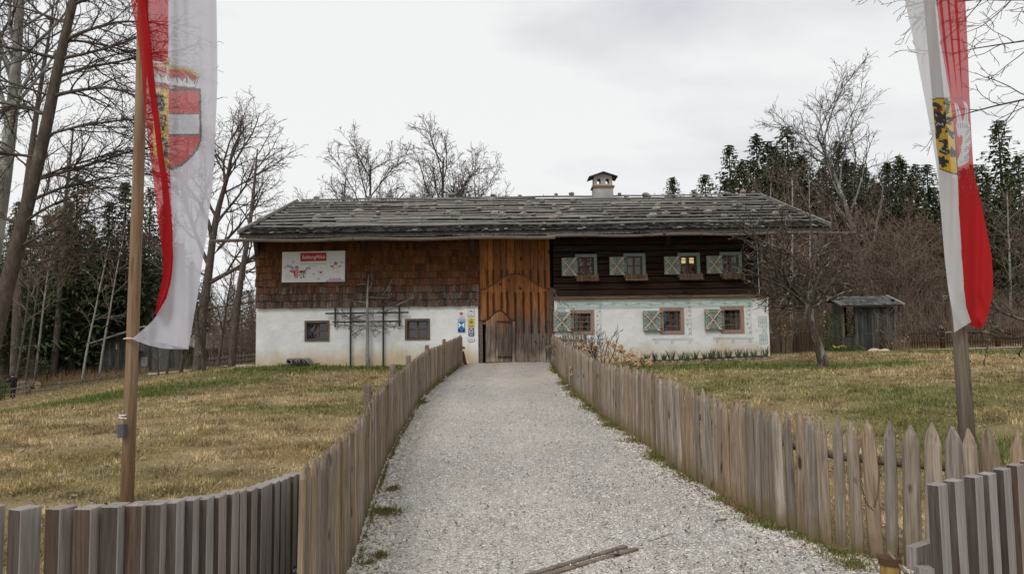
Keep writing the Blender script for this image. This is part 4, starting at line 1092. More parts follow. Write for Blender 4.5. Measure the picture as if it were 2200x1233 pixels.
# small plaques beside the gate
def plaque(nm, label, px0, py0, px1, py1, parts, grp=None):
    x0, x1, z0, z1 = rect(px0, py0, px1, py1); w_, h_ = x1-x0, z1-z0
    t = thing(nm, label, 'sign', ((x0+x1)/2, HY-.02, z0))
    def C(u, v): return (x0+u*w_, z1-v*h_)
    first = True
    for k, (kind, mt, d) in enumerate(parts):
        y = HY-.022-.004*k
        m = MB()
        if kind == 'rect': u0, v0, u1, v1 = d; m.box(C(u0, 0)[0], C(u1, 0)[0], y, y+.0035 if not first else HY-.001, C(0, v1)[1], C(0, v0)[1])
        elif kind == 'poly': m.prism([C(u, v) for u, v in d][::-1], y, y+.0035)
        elif kind == 'disc': cu_, cv, r_ = d[:3]; ry = d[3] if len(d) > 3 else r_*w_/h_; m.prism([C(cu_+r_*math.cos(a), cv+ry*math.sin(a)) for a in np.linspace(0, 2*math.pi, 19)[:-1]], y, (y+.0035) if not first else HY-.001)
        elif kind == 'text':
            s_, u, v, size, sx = d; text_mesh(s_, size, C(u, v)[0], y, C(u, v)[1], PR[mt], t, sx=sx); first = False; continue
        m.build('panel' if first else 'emblem', PR[mt], t); first = False
plaque('plaque', 'small white square plaque with red round emblem, upper left by the gate', 986, 669, 997.5, 680.5, [('rect', 'white', (0, 0, 1, 1)), ('disc', 'red', (.45, .42, .30)), ('disc', 'pink', (.45, .42, .14))])
plaque('plaque', 'pale grey plaque with dark arch emblem, topmost beside the gate', 1005, 662, 1019, 680, [('rect', 'grey', (0, 0, 1, 1)), ('rect', 'white', (.06, .05, .94, .95)), ('disc', 'dark', (.5, .42, .22)), ('disc', 'white', (.5, .46, .13)), ('rect', 'white', (.36, .5, .64, .7)), ('rect', 'grey', (.3, .75, .7, .79))])
plaque('heritage_shield', 'blue and white cultural heritage shield plaque with grey text strip', 984, 684, 999, 713, [('rect', 'blue', (0, 0, 1, 1)), ('rect', 'white', (.06, .03, .94, .25)), ('poly', 'brightwhite', [(.08, .29), (.5, .5), (.08, .72)]), ('poly', 'brightwhite', [(.92, .29), (.92, .72), (.5, .5)]),
        ('poly', 'navy', [(0, .72), (.5, .97), (.0, 1)]), ('poly', 'navy', [(1, .72), (1, 1), (.5, .97)]), ('rect', 'grey', (.12, .08, .88, .11)), ('rect', 'grey', (.12, .16, .88, .19))])
plaque('plaque', 'yellow square plaque with teal star disc beside the gate', 1005, 683.5, 1019.5, 701.5, [('rect', 'yellow', (0, 0, 1, 1)), ('disc', 'teal', (.5, .45, .30)), ('disc', 'yellow', (.5, .45, .22)), ('disc', 'navy', (.5, .45, .14)), ('rect', 'dark', (.1, .88, .9, .92)), ('rect', 'dark', (.4, .06, .6, .10))])
plaque('plaque', 'navy plaque with white oval ring beside the gate', 1006.5, 704.5, 1018.5, 721.5, [('rect', 'navy', (0, 0, 1, 1)), ('disc', 'white', (.5, .45, .36, .38)), ('disc', 'navy', (.5, .47, .24, .28)), ('poly', 'white', [(.5, .3), (.62, .6), (.38, .6)]), ('rect', 'white', (.15, .88, .85, .93))])
plaque('plaque', 'oval pale plaque with grey rim, lowest beside the gate', 1004, 724.5, 1020, 734.5, [('disc', 'grey', (.5, .5, .5, .5)), ('disc', 'brightwhite', (.5, .5, .45, .42)), ('rect', 'grey', (.2, .4, .8, .46)), ('rect', 'grey', (.25, .58, .75, .64))])

# ------------------------------------------------------------------ trellis, espalier, wood stack
TY = HY-.10
tr = thing('trellis', 'dark wooden trellis fixed to the left white wall around the espalier tree', 'trellis', (WX(790), TY, W(790, 788)[1]))
for px, y0, y1 in ((753.5, 657, 787), (823.5, 657, 787), (720.5, 660, 702), (858, 658, 701)):
    a, b_ = W(px, y0, TY), W(px, y1, TY); MB().box(a[0]-.03, a[0]+.03, TY-.02, TY+.02, b_[1]-.1*(y1 > 780), a[1]).build('bar', MT['trellis'], tr)
for x0, x1, y0, y1 in ((699, 878, 673.5, 671), (714, 862, 692, 690)):
    a, b_ = W(x0, y0, TY-.04), W(x1, y1, TY-.04); MB().obox((a[0], TY-.042, a[1]), (b_[0], TY-.042, b_[1]), (0, -1, 0), .06, .035).build('bar', MT['trellis'], tr)
st = thing('wood_stack', 'small stack of curved wooden offcuts on two poles against the white wall', 'wood stack', (WX(656), HY-.45, g1(WX(656), HY-.45)))
zb = g1(WX(656), HY-.4)+.02
for k, dy in enumerate((-.15, -.55)):
    MB().tube([(WX(620), HY+dy, zb+.05), (WX(690), HY+dy, zb+.07)], .035, 6).build('pole', MT['railx'], st)
for k, px in enumerate((637, 645, 653, 661, 670)):
    x = WX(px); m = MB(); n = 7; lx = .17
    vs = []
    for y in (HY-.75, HY-.1):
        for r_ in (.17, .13):
            for j in range(n): t_ = math.pi*j/(n-1); vs.append((x+.05*(k % 2)+r_*.6*math.cos(t_)-.06*math.sin(t_), y, zb+.10+(r_-.02)*math.sin(t_)*1.15))
    fs = [(j, j+1, 2*n+j+1, 2*n+j) for j in range(n-1)]+[(n+j+1, n+j, 3*n+j, 3*n+j+1) for j in range(n-1)]+[(j+1, j, n+j, n+j+1) for j in range(n-1)]+[(2*n+j, 2*n+j+1, 3*n+j+1, 3*n+j) for j in range(n-1)]
    m.add(vs, fs).build('offcut', MT['roofpole'], st)
# ------------------------------------------------------------------ fences along the path
def picket_mesh(name, wd, h, tip, kind, mat, sd_):
    r_ = random.Random(sd_); q = 8; vs = []; fs = []
    ang = [-.5, -.28, 0, .28, .5, .42, 0, -.42]; dep = [.0, -.32, -.42, -.32, .0, .22, .28, .22]
    jw = [r_.uniform(.9, 1.1) for _ in range(q)]
    zs = [-.25, .0, h*.3, h*.6, h-tip, h-tip*.5, h]
    for i, z in enumerate(zs):
        s_ = [1, 1, 1, .98, .97, .62, .10][i] if kind == 'point' else [1, 1, 1, .97, .95, .62, .22][i]
        bx = (0 if kind == 'point' else wd*.22*((i-4)/2 if i > 4 else 0)*(1 if sd_ % 2 else -1)) + r_.uniform(-.004, .004)
        by = r_.uniform(-.003, .003)
        for k in range(q): vs.append((bx+ang[k]*wd*s_*jw[k], by+dep[k]*wd*.62*(s_*.7+.3)*jw[k] - .0, z+(r_.uniform(-.006, .006) if i == len(zs)-1 else 0)))
    for i in range(len(zs)-1):
        for k in range(q): fs.append((i*q+k, i*q+(k+1) % q, (i+1)*q+(k+1) % q, (i+1)*q+k))
    fs.append(tuple((len(zs)-1)*q+k for k in range(q)))
    me = bpy.data.meshes.new(name); me.from_pydata(vs, [], fs); me.update(); me.materials.append(mat); return me
def arclen(q): return np.concatenate([[0], np.cumsum(np.hypot(*np.diff(q, axis=0).T))])
def fence(label, line, pitch, meshes, side, off, hs, rails, rail_off, rail_mat, rail_r, posts, jit=.012, lean=.03, hj=.03):
    L_ = arclen(line); mid = line[0]
    t = thing('picket_fence', label, 'fence', (mid[0], mid[1], g1(*mid)))
    s_ = .02; k = 0
    T_ = np.gradient(line, axis=0); T_ /= np.linalg.norm(T_, axis=1)[:, None]
    while s_ < L_[-1]-.02:
        x, y = np.interp(s_, L_, line[:, 0]), np.interp(s_, L_, line[:, 1]); tx, ty_ = np.interp(s_, L_, T_[:, 0]), np.interp(s_, L_, T_[:, 1])
        me = random.choice(meshes); o_ = link_mesh('picket', me, t, (x+random.uniform(-jit, jit)*.5, y, g1(x, y)-.01))
        sc_ = hs(s_/L_[-1])*random.uniform(1-hj, 1+hj)
        o_.rotation_euler = (random.uniform(-lean, lean)*.6, random.uniform(-lean, lean), math.atan2(ty_, tx)+(math.pi if side < 0 else 0)+random.uniform(-.12, .12))
        o_.scale = (random.uniform(.85, 1.18), random.uniform(.85, 1.15), sc_)
        s_ += pitch(s_/L_[-1])*random.uniform(.86, 1.14); k += 1
    for z in rails:
        n = 9; seg = len(line)//n
        for j in range(n):
            j_0 = max(j*seg, 14 if side > 0 else 1); a = line[j_0:(min((j+1)*seg+6, len(line)))]
            nrm = np.stack([-T_[j_0:j_0+len(a), 1], T_[j_0:j_0+len(a), 0]], 1)*rail_off
            a = a+nrm; a = a[::8]
            if len(a) < 2: continue
            MB().tube([(p_[0], p_[1], g1(p_[0], p_[1])+z+.012*math.sin(i*1.3+j)) for i, p_ in enumerate(a)], list(np.linspace(rail_r, rail_r*.8, len(a))), 7).build('rail', rail_mat, t, smooth=True)
    for f, hh in posts:
        x, y = np.interp(f*L_[-1], L_, line[:, 0]), np.interp(f*L_[-1], L_, line[:, 1]); tx, ty_ = np.interp(f*L_[-1], L_, T_[:, 0]), np.interp(f*L_[-1], L_, T_[:, 1])
        px, py = x-ty_*rail_off*1.9, y+tx*rail_off*1.9; z = g1(px, py)
        MB().tube([(px, py, z-.3), (px, py, z+hh-.03), (px+.0, py, z+hh)], [.055, .052, .04], 7).build('post', rail_mat, t)
    return t
PL_ = [picket_mesh('picket', random.uniform(.058, .078), 1.0, random.uniform(.04, .1), 'cut', MT['picket'], i) for i in range(9)]
PR_ = [picket_mesh('picket', random.uniform(.086, .122), 1.0, random.uniform(.11, .16), 'point', MT['picket_r'], i+20) for i in range(9)]
lt_ = fence('weathered split picket fence curving up the left side of the gravel path', LFs, lambda f: .079, PL_, 1, 0, lambda f: .98+.06*f, (.28, .74), .055, MT['rail'], .03,
      ((.22, 1.08), (.38, 1.1), (.52, 1.1), (.7, 1.1), (.86, 1.1)), lean=.02, hj=.018)
RFo = RFs[::1]
rt_ = fence('weathered pointed picket fence along the right side of the gravel path', RFo, lambda f: .127, PR_, -1, 0, lambda f: 1.0+.03*f, (.70,), -.06, MT['rail'], .036, ((.16, .9), (.36, .98), (.55, 1.0), (.72, 1.0), (.9, 1.0)), lean=.028)
# end posts at the gate and cross pieces
for (px, py0, py1, par) in ((989, 720, 784, lt_), (1188.5, 722, 781, rt_)):
    p0 = P(px, py1, 25.75); p1 = P(px, py0, 25.75)
    MB().tube([(p0.x, p0.y, p0.z-.2), (p0.x, p0.y, p1.z-.08), (p0.x, p0.y, p1.z)], [.085, .08, .03], 9).build('post', MT['railx'], par)
a, b_ = P(982, 744, 25.6), P(999, 748, 25.6); MB().obox(a, b_, (0, 0, 1), .06, .09).build('cross_piece', MT['railx'], lt_)
a, b_ = P(1173, 746, 25.6), P(1190, 740, 25.6); MB().obox(a, b_, (0, 0, 1), .06, .09).build('cross_piece', MT['railx'], rt_)
pr_ = thing('prop_board', 'short orange brown board leaning beside the left fence end at the gate', 'board', P(997, 783, 25.9))
MB().obox(P(1000, 784, 25.85), P(993, 755, 25.95), (0, -1, 0), .13, .03).build('plank', MT['frame'], pr_)
ex = thing('wedge_stone', 'pale flat stone on the gravel at the right foot of the gate', 'stone', P(1178, 779, 26.2))
MB().blob(P(1177, 777.5, 26.15), (.11, .08, .06), 2, .05).build('rock', MT['stone'], ex)

# ------------------------------------------------------------------ planed board fences in front
def board_fence(label, items, bw, bt, rails, rot_fn, height=1.0):
    p0 = items[0]; t = thing('board_fence', label, 'fence', (p0[0], p0[1], g1(p0[0], p0[1])))
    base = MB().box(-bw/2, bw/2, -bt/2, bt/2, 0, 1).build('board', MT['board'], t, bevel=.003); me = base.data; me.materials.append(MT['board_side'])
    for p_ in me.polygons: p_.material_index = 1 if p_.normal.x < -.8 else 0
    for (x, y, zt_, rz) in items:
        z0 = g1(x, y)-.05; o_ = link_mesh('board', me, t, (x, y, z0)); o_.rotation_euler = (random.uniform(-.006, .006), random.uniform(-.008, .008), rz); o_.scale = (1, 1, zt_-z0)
    bpy.data.objects.remove(base)
    return t
ptsL = [(15, 1092, 2.88), (92, 1092, 2.86), (156, 1091, 2.87), (210, 1086, 2.9), (262, 1084, 2.93), (302, 1081, 2.96), (338, 1078, 3.0), (372, 1074, 3.06), (402, 1071, 3.12), (431, 1066, 3.2), (456, 1060, 3.29),
        (479, 1056, 3.38), (501, 1052, 3.48), (520, 1048, 3.58), (537, 1042, 3.68), (553, 1036, 3.78), (568, 1032, 3.88), (582, 1028, 3.98), (595, 1022, 4.09), (607, 1018, 4.2)]
ptsL = [(-160, 1090, 2.92), (-68, 1091, 2.9)]+ptsL
it = []
for i, (px, py, Y) in enumerate(ptsL):
    f = i/(len(ptsL)-1)
    j0, j1 = max(i-1, 0), min(i+1, len(ptsL)-1)
    pa, pb = P(ptsL[j0][0], ptsL[j0][1], ptsL[j0][2]), P(ptsL[j1][0], ptsL[j1][1], ptsL[j1][2])
    an = math.atan2(pb.y-pa.y, pb.x-pa.x)
    p_ = P(px, py, Y); it.append((p_.x+.055, p_.y+.03, p_.z, float(np.interp(f, [0, .1, .2, .3, .45, 1], [1.15, 1.2, 1.47, 1.55, 1.58, 1.65]))))
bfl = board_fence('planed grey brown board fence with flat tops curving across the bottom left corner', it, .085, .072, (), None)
def rails_for(items, zs, off, par, n=1):
    pts = [Vector((x, y, 0)) for x, y, *_ in items]
    for z in zs:
        for i in range(0, len(pts)-1, 4):
            seg = pts[i:i+5]
            a, b_ = seg[0], seg[-1]; d = (b_-a).normalized(); nn = Vector((-d.y, d.x, 0))*off
            MB().obox((a+nn)+Vector((0, 0, z)), (b_+nn)+d*.01+Vector((0, 0, z)), (0, 0, 1), .04, .07).build('rail', MT['board'], par)
rails_for(it, (.22, .58), .075, bfl)
ptsR = [(2003, 1041, 3.25), (2041, 1033, 3.33), (2078, 1024, 3.42), (2110, 1018, 3.5), (2142, 1008, 3.6), (2170, 999, 3.7), (2199, 991, 3.8), (2228, 983, 3.9)]
it2 = []
for i, (px, py, Y) in enumerate(ptsR):
    p_ = P(px, py, Y); it2.append((p_.x+.04, p_.y+.03, p_.z, .62))
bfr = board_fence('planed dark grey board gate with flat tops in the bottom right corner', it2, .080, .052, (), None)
bfr.name = 'board_gate'; bfr['category'] = 'gate'; WL[bfr.name] = WL.get('board_fence.001', Vector(bfr.location))
a, b_ = Vector((it2[0][0]-.10, it2[0][1]+.0, 0)), Vector((it2[-1][0]+.1, it2[-1][1]+.12, 0))
for z in (.30, .62):
    MB().obox(a+Vector((0, .06, z)), b_+Vector((0, .06, z)), (0, 0, 1), .045, .10).build('rail', MT['board'], bfr)
MB().box(a.x-.01, a.x+.055, a.y-.02, a.y+.03, .1, .60).build('upright', MT['board'], bfr)
# black and white latch by the left fence end
lt = thing('gate_latch', 'dark metal latch with white knob between board fence and picket fence', 'latch', P(625, 1224, 4.1))
MB().tube([P(612, 1226, 4.15), P(632, 1224, 4.1)], .022, 8).build('bolt', MT['iron'], lt, smooth=True)
MB().blob(P(640, 1226, 4.08), (.03, .03, .022), 2, 0).build('knob', MT['metal'], lt, smooth=True)
# timber post with ring and lever at the bottom right
bp = P(1913, 1233, 4.75); gb = g1(bp.x, bp.y)
po = thing('ring_post', 'short yellow brown timber post with rusty iron ring beside the right fence', 'post', (bp.x, bp.y, gb))
zt2 = P(1905, 1200, 4.75).z
MB().tube([(bp.x, bp.y, gb-.2), (bp.x, bp.y, zt2)], .06, 12).build('stump', wood('yellow_post_wood', (.20, .11, .03), (.34, .21, .06), (.42, .28, .10), rv=.1), po)
MB().tube([(bp.x, bp.y, zt2-.03), (bp.x, bp.y, zt2+.012)], .068, 14).build('ring', MT['rust'], po)
MB().tube([(bp.x-.02, bp.y-.03, zt2+.05), (bp.x+.13, bp.y-.1, zt2-.16)], .012, 6).build('lever', MT['railx'], po)
# chain hung over one picket
def chain():
    Yc = 5.27-.08
    pts = [P(*q, Yc) for q in ((1847, 977), (1848, 1000), (1850, 1025), (1852, 1048), (1857, 1068), (1864, 1083), (1872, 1092), (1879, 1086), (1884, 1070), (1887, 1048), (1889, 1020), (1890, 995), (1889, 975))]
    t = thing('chain', 'rusty iron chain looped over a wide pointed picket of the right fence', 'chain', pts[0])
    d_ = [0]
    for a, b2 in zip(pts[:-1], pts[1:]): d_.append(d_[-1]+(b2-a).length)
    n = int(d_[-1]/.021)
    m0 = MB().tube([(.006*math.cos(t_)*1, 0, .0125*math.sin(t_)) for t_ in np.linspace(0, 2*math.pi, 11)], .0022, 4).build('link', MT['rust'], t)
    for k in range(n):
        s_ = k*.021; i = max(j for j in range(len(d_)) if d_[j] <= s_); i = min(i, len(pts)-2); f = (s_-d_[i])/(d_[i+1]-d_[i]); q = pts[i].lerp(pts[i+1], f); dr = (pts[i+1]-pts[i]).normalized()
        o_ = copy_to(m0, t, q); rm = dr.to_track_quat('Z', 'Y').to_matrix() @ Matrix.Rotation(math.pi/2*(k % 2), 3, 'Z'); o_.rotation_euler = rm.to_euler()
    bpy.data.objects.remove(m0)
chain()

# water bar across the path
wb = thing('water_bar', 'two timber beams of a drainage channel crossing the gravel path diagonally', 'drain', P(1370, 1180, 5.6))
def onp(px, py, up=.012):
    d = M3 @ Vector(((px-1100)/FPX, (616.5-py)/FPX, -1)); t_ = 1.5/-d.z
    for _ in range(12):
        p_ = Vector(CAM)+d*t_; t_ += (p_.z-(g1(p_.x, p_.y)+up))/-d.z
    return Vector(CAM)+d*t_
for (a, b_, w_) in (((1060, 1262), (1345, 1177), .045), ((1090, 1264), (1368, 1182), .045)):
    q0, q1 = onp(*a, .003), onp(*b_, .003); MB().obox(q0, q1, (0, 0, 1), w_, .05).build('beam', MT['railx'], wb, bevel=.004)
q0, q1 = onp(1080, 1263, -.002), onp(1355, 1179, -.002); MB().obox(q0, q1, (0, 0, 1), .03, .012).build('channel', MT['gatedark'], wb)
for (a, b_) in (((1385, 1168), (1440, 1150)), ((1448, 1148), (1560, 1117))): MB().obox(onp(*a, -.005), onp(*b_, -.005), (0, 0, 1), .04, .03).build('beam', MT['railx'], wb)

# ------------------------------------------------------------------ flag poles and banners
FY = 5.5
def zpt(px, py, Y): return P(px, py, Y)
b0 = P(268, 1204, FY); b0.z = g1(b0.x, FY)
fp = thing('flag_pole', 'round light brown wooden flag pole on the left lawn behind the board fence', 'flag pole', b0)
top = P(318, -420, FY)
mid = P(300, 300, FY)
MB().tube([b0-Vector((0, 0, .2)), b0.lerp(mid, .5), mid, top], [.048, .044, .040, .034], 18).build('pole', MT['pole'], fp, smooth=True)
MB().tube([top-Vector((.55, 0, .08)), top+Vector((.55, 0, -.08))], .018, 8).build('crossbar', MT['pole'], fp)
q = P(263, 920, FY-.07); bx = MB().box(q.x-.022, q.x+.024, q.y-.03, q.y+.015, q.z-.065, q.z+.035).build('cleat_box', MT['asphalt_grey'], fp, bevel=.003)
m = MB()
for a, b_ in (((254, 900), (259, 889)), ((261, 899), (258, 890)), ((256, 893), (272, 891)), ((264, 899), (270, 889)), ((256, 897), (272, 899))): m.tube([P(*a, FY-.085), P(*b_, FY-.08)], .0035, 5)
m.build('hook', MT['metal'], fp)
FY2 = 7.6
b1_ = P(2085, 1040, FY2); b1_.z = g1(b1_.x, FY2)
fp2 = thing('flag_pole', 'thick grey wooden flag pole behind the right picket fence', 'flag pole', b1_)
top2 = P(1949, -500, FY2); b1c = P(2087, 1060, FY2)
MB().tube([Vector((b1c.x, b1c.y, b1_.z-.2)), P(2062, 715, FY2), P(2016, 215, FY2), top2], [.082, .068, .054, .045], 18).build('pole', MT['pole_g'], fp2, smooth=True)
MB().tube([top2-Vector((.6, .1, 0)), top2+Vector((.6, -.1, 0))], .02, 8).build('crossbar', MT['pole_g'], fp2)

def inpoly(px, py, poly):
    r_ = np.zeros(px.shape, bool); n = len(poly); j = n-1
    for i in range(n):
        xi, yi = poly[i]; xj, yj = poly[j]
        c_ = ((yi > py) != (yj > py)) & (px < (xj-xi)*(py-yi)/((yj-yi) or 1e-9)+xi); r_ ^= c_; j = i
    return r_
def near_line(px, py, pl_, w_):
    r_ = np.zeros(px.shape, bool)
    for (x0, y0), (x1, y1) in zip(pl_[:-1], pl_[1:]):
        L2 = (x1-x0)**2+(y1-y0)**2+1e-9; t_ = np.clip(((px-x0)*(x1-x0)+(py-y0)*(y1-y0))/L2, 0, 1)
        r_ |= (px-x0-t_*(x1-x0))**2+(py-y0-t_*(y1-y0))**2 < w_*w_
    return r_
def ellp(px, py, cx, cy, rx, ry): return ((px-cx)/rx)**2+((py-cy)/ry)**2 < 1
RED = (.52, .010, .014); WHITE = (.66, .65, .72)
def panel(name, left, right, nu, nv, Yc, wave, color, mat, parent, sheer):
    """cloth ruled between two edge polylines given in photo pixels"""
    left, right = np.array(left, float), np.array(right, float)
    tl = np.concatenate([[0], np.cumsum(np.hypot(*np.diff(left, axis=0).T))]); tl /= tl[-1]
    tr_ = np.concatenate([[0], np.cumsum(np.hypot(*np.diff(right, axis=0).T))]); tr_ /= tr_[-1]
    v = np.linspace(0, 1, nv); u = np.linspace(0, 1, nu)
    # share rows by index of the control points so both edges keep pace
    k = np.linspace(0, 1, len(left))
    lx, ly = np.interp(v, k, left[:, 0]), np.interp(v, k, left[:, 1]); kr = np.linspace(0, 1, len(right))
    rx_, ry_ = np.interp(v, kr, right[:, 0]), np.interp(v, kr, right[:, 1])
    ker = np.ones(9)/9
    def sm(a): e_ = np.concatenate([2*a[0]-a[4:0:-1], a, 2*a[-1]-a[-2:-6:-1]]); return np.convolve(e_, ker, 'valid')
    lx, ly, rx_, ry_ = map(sm, (lx, ly, rx_, ry_))
    PX = lx[:, None]*(1-u)+rx_[:, None]*u; PY = ly[:, None]*(1-u)+ry_[:, None]*u
    YY = Yc+wave(PX, PY, u[None, :]+0*PX, v[:, None]+0*PX)
    M_ = np.array(M3); D = np.stack([(PX-1100)/FPX, (616.5-PY)/FPX, -np.ones_like(PX)], -1) @ M_.T
    t_ = (YY-CAM[1])/D[..., 1]; V = D*t_[..., None]+np.array(CAM)
    ii = np.arange(nu*nv).reshape(nv, nu)
    F = np.stack([ii[:-1, :-1], ii[1:, :-1], ii[1:, 1:], ii[:-1, 1:]], -1).reshape(-1, 4)
    cl = color(PX.ravel(), PY.ravel())
    me, org = np_mesh(name, V.reshape(-1, 3), F, mat, smooth=True, colors=cl)
    a = me.attributes.new('sheer', 'FLOAT', 'POINT'); a.data.foreach_set('value', np.asarray(sheer(PX.ravel(), PY.ravel()), np.float32)*np.ones(nu*nv, np.float32))
    return link_mesh(name, me, parent, org)
# --- left banner
def crest_left(px, py):
    c = np.zeros((len(px), 3)); white = np.ones(len(px), bool)
    B_ = np.interp(py, [-400, 0, 180, 360, 450, 500, 560, 600, 640, 680], [358, 361, 362, 365, 368, 371, 372, 368, 358, 334])
    isred = px < B_
    c[:] = WHITE; c[isred] = RED
    cr = lambda x, y: (280+x/3.855, 100+y/3.853)
    def Z(pts): return [cr(*p_) for p_ in pts]
    sh = Z([(190, 330), (330, 350), (585, 352), (592, 770), (560, 860), (500, 930), (430, 990), (350, 1025), (290, 1015), (190, 900)])
    shi = Z([(190, 345), (330, 364), (567, 366), (574, 765), (545, 848), (488, 915), (420, 970), (350, 1002), (290, 995), (190, 890)])
    m_ = inpoly(px, py, sh); c[m_] = (.16, .17, .17)
    mi = inpoly(px, py, shi)
    cy = (py-100)*3.853; cx = (px-280)*3.855
    c[mi] = (.55, .13, .13); c[mi & (cy > 560) & (cy < 730)] = (.60, .60, .66)
    c[mi & (((cy > 552) & (cy < 562)) | ((cy > 728) & (cy < 738)))] = (.2, .2, .2)
    y_ = mi & (cx < 316); c[y_] = (.70, .50, .10)
    lion = np.zeros(len(px), bool)
    for l_, w_ in (([(225, 400), (240, 470), (250, 520)], 4.5), ([(255, 430), (280, 480), (262, 530)], 3), ([(250, 580), (285, 570), (295, 620)], 1.6), ([(255, 600), (290, 650), (265, 690)], 1.8), ([(262, 570), (255, 640), (275, 690)], 2.6),
                   ([(270, 770), (295, 800), (300, 850), (290, 900)], 4.2), ([(290, 800), (310, 830)], 2), ([(300, 870), (312, 915)], 2.2), ([(235, 405), (270, 415)], 3)):
        lion |= near_line(px, py, Z(l_), w_)
    c[y_ & lion] = (.11, .10, .10)
    # crown
    cap = inpoly(px, py, Z([(185, 160), (300, 150), (330, 185), (430, 190), (510, 210), (560, 250), (540, 290), (190, 250)])); c[cap] = (.52, .13, .13)
    orb = near_line(px, py, Z([(185, 150), (290, 160)]), 2.4) | near_line(px, py, Z([(330, 182), (430, 188), (510, 208), (556, 246)]), 2.6) | near_line(px, py, Z([(312, 110), (312, 250)]), 3.2)
    c[orb] = (.55, .46, .17)
    for k in range(7): c[ellp(px, py, *cr(190+k*16, 132+k*.5), 2, 2)] = (.66, .66, .68)
    for k in range(13):
        t_ = k/12; c[ellp(px, py, *cr(345+225*t_, 160+75*t_**2.6), 2.5, 2.5)] = (.70, .70, .72)
        c[ellp(px, py, *cr(345+225*t_, 160+75*t_**2.6), 2.6, 2.6) & ~ellp(px, py, *cr(345+225*t_, 160+75*t_**2.6), 1.9, 1.9)] = (.3, .3, .3)
    c[ellp(px, py, *cr(312, 118), 4, 5)] = (.50, .42, .15)
    tips = Z([(185, 225), (205, 262), (238, 205), (272, 262), (308, 232), (345, 285), (388, 238), (430, 285), (468, 240), (515, 290), (572, 248), (535, 342), (400, 330), (300, 312), (205, 295)])
    c[inpoly(px, py, tips)] = (.68, .68, .72); 
    o_ = near_line(px, py, tips+[tips[0]], .8); c[o_] = (.25, .25, .25)
    for l_ in ([(245, 230), (258, 265)], [(308, 250), (315, 285)], [(385, 250), (390, 300)], [(470, 255), (468, 300)], [(545, 262), (530, 310)]): c[near_line(px, py, Z(l_), 1.4)] = (.2, .19, .19)
    c[near_line(px, py, Z([(205, 312), (320, 335), (535, 345)]), 1.6)] = (.35, .10, .10)
    return c
fl = thing('banner', 'tall sheer red and white banner with crowned shield tied to the left pole', 'flag', P(360, 748, FY-.12))
wavL = lambda px, py, u, v: .026*np.sin(px*.05+py*.0045)+.007*np.sin(px*.23-py*.003+2)+.012*np.sin(px*.11+1+py*.006)+.10*np.clip((py-560)/190, 0, 1)*np.sin(u*5+.4)*.3
Ledge = [(255, -420), (270, -150), (281, 0), (292, 60), (303, 130), (306, 180), (313, 260), (322, 330), (331, 400), (336, 450), (343, 500), (350, 550), (350, 590), (344, 620), (333, 674)]
Bedge = [(358, -420), (360, -150), (361, 0), (361, 60), (362, 130), (362, 180), (363, 260), (364, 330), (366, 400), (368, 450), (371, 500), (372, 550), (369, 590), (362, 628), (337, 677)]
Redge = [(460, -420), (463, -150), (465, 0), (466, 60), (467, 130), (467, 180), (464, 260), (461, 330), (457, 400), (450, 450), (445, 500), (437, 550), (431, 590), (426, 628), (417, 677)]
shL = lambda px, py: np.clip(.34-.22*np.clip((py-350)/250, 0, 1), 0, 1)
YF = FY-.11
panel('red_panel', Ledge, Bedge, 60, 420, YF, wavL, lambda a, b2: crest_left(a-.01*0, b2), MT['flag'], fl, shL)
panel('white_panel', Bedge, Redge, 80, 420, YF, wavL, crest_left, MT['flag'], fl, lambda px, py: np.clip(.16-.12*np.clip((py-560)/100, 0, 1), 0, 1))
# lower white part swept back to the pole
panel('white_panel', [(337, 677), (327, 690), (312, 704), (298, 715), (286, 727)], [(417, 677), (414, 697), (411, 715), (408, 732), (405, 749)], 60, 60, YF,
      lambda px, py, u, v: wavL(px, py, u, v)+.05*np.sin(u*9-v*2)*(u*(1-u)*3)*v, lambda a, b2: np.tile(np.array(WHITE), (len(a), 1)), MT['flag'], fl, lambda a, b2: .05)

panel('hem', [(286, 725), (320, 731), (352, 737), (405, 746)], [(286, 729.5), (320, 742), (352, 749), (405, 750.5)], 4, 60, YF-.012, lambda px, py, u, v: .006*np.sin(px*.25), lambda a, b2: np.tile(np.array((.60, .58, .64)), (len(a), 1)), MT['flag'], fl, lambda a, b2: 0)
# inner folds of the red cloth hanging doubled
F1 = [(290, -420), (294, -150), (300, 0), (308, 60), (311, 130), (318, 180), (330, 260), (337, 330), (348, 400), (351, 450), (353, 500), (351, 550), (351, 590), (346, 620), (335, 672)]
F2 = [(300, -420), (304, -150), (313, 0), (322, 60), (328, 130), (333, 180), (343, 260), (351, 330), (362, 400), (367, 450), (371, 500), (371, 550), (368, 590), (361, 628), (337, 675)]
for k, (dy, ins) in enumerate(((-.03, 0), (-.05, 2.2))):
    panel('red_fold', [(x+ins*.8, y) for x, y in F1], [(x-ins, y) for x, y in F2], 12, 200, YF+dy, wavL, lambda a, b2: np.tile(np.array(RED), (len(a), 1)), MT['flag'], fl, lambda a, b2: .12)
tie = MB().tube([P(286, 727, YF), P(270, 727, FY-.06), P(268, 728, FY-.03)], .005, 5)
tie.tube([P(266, 728, FY-.055), P(276, 726, FY-.07), P(288, 728, FY-.055)], .006, 5); tie.build('cord', MT['cream'], fl)
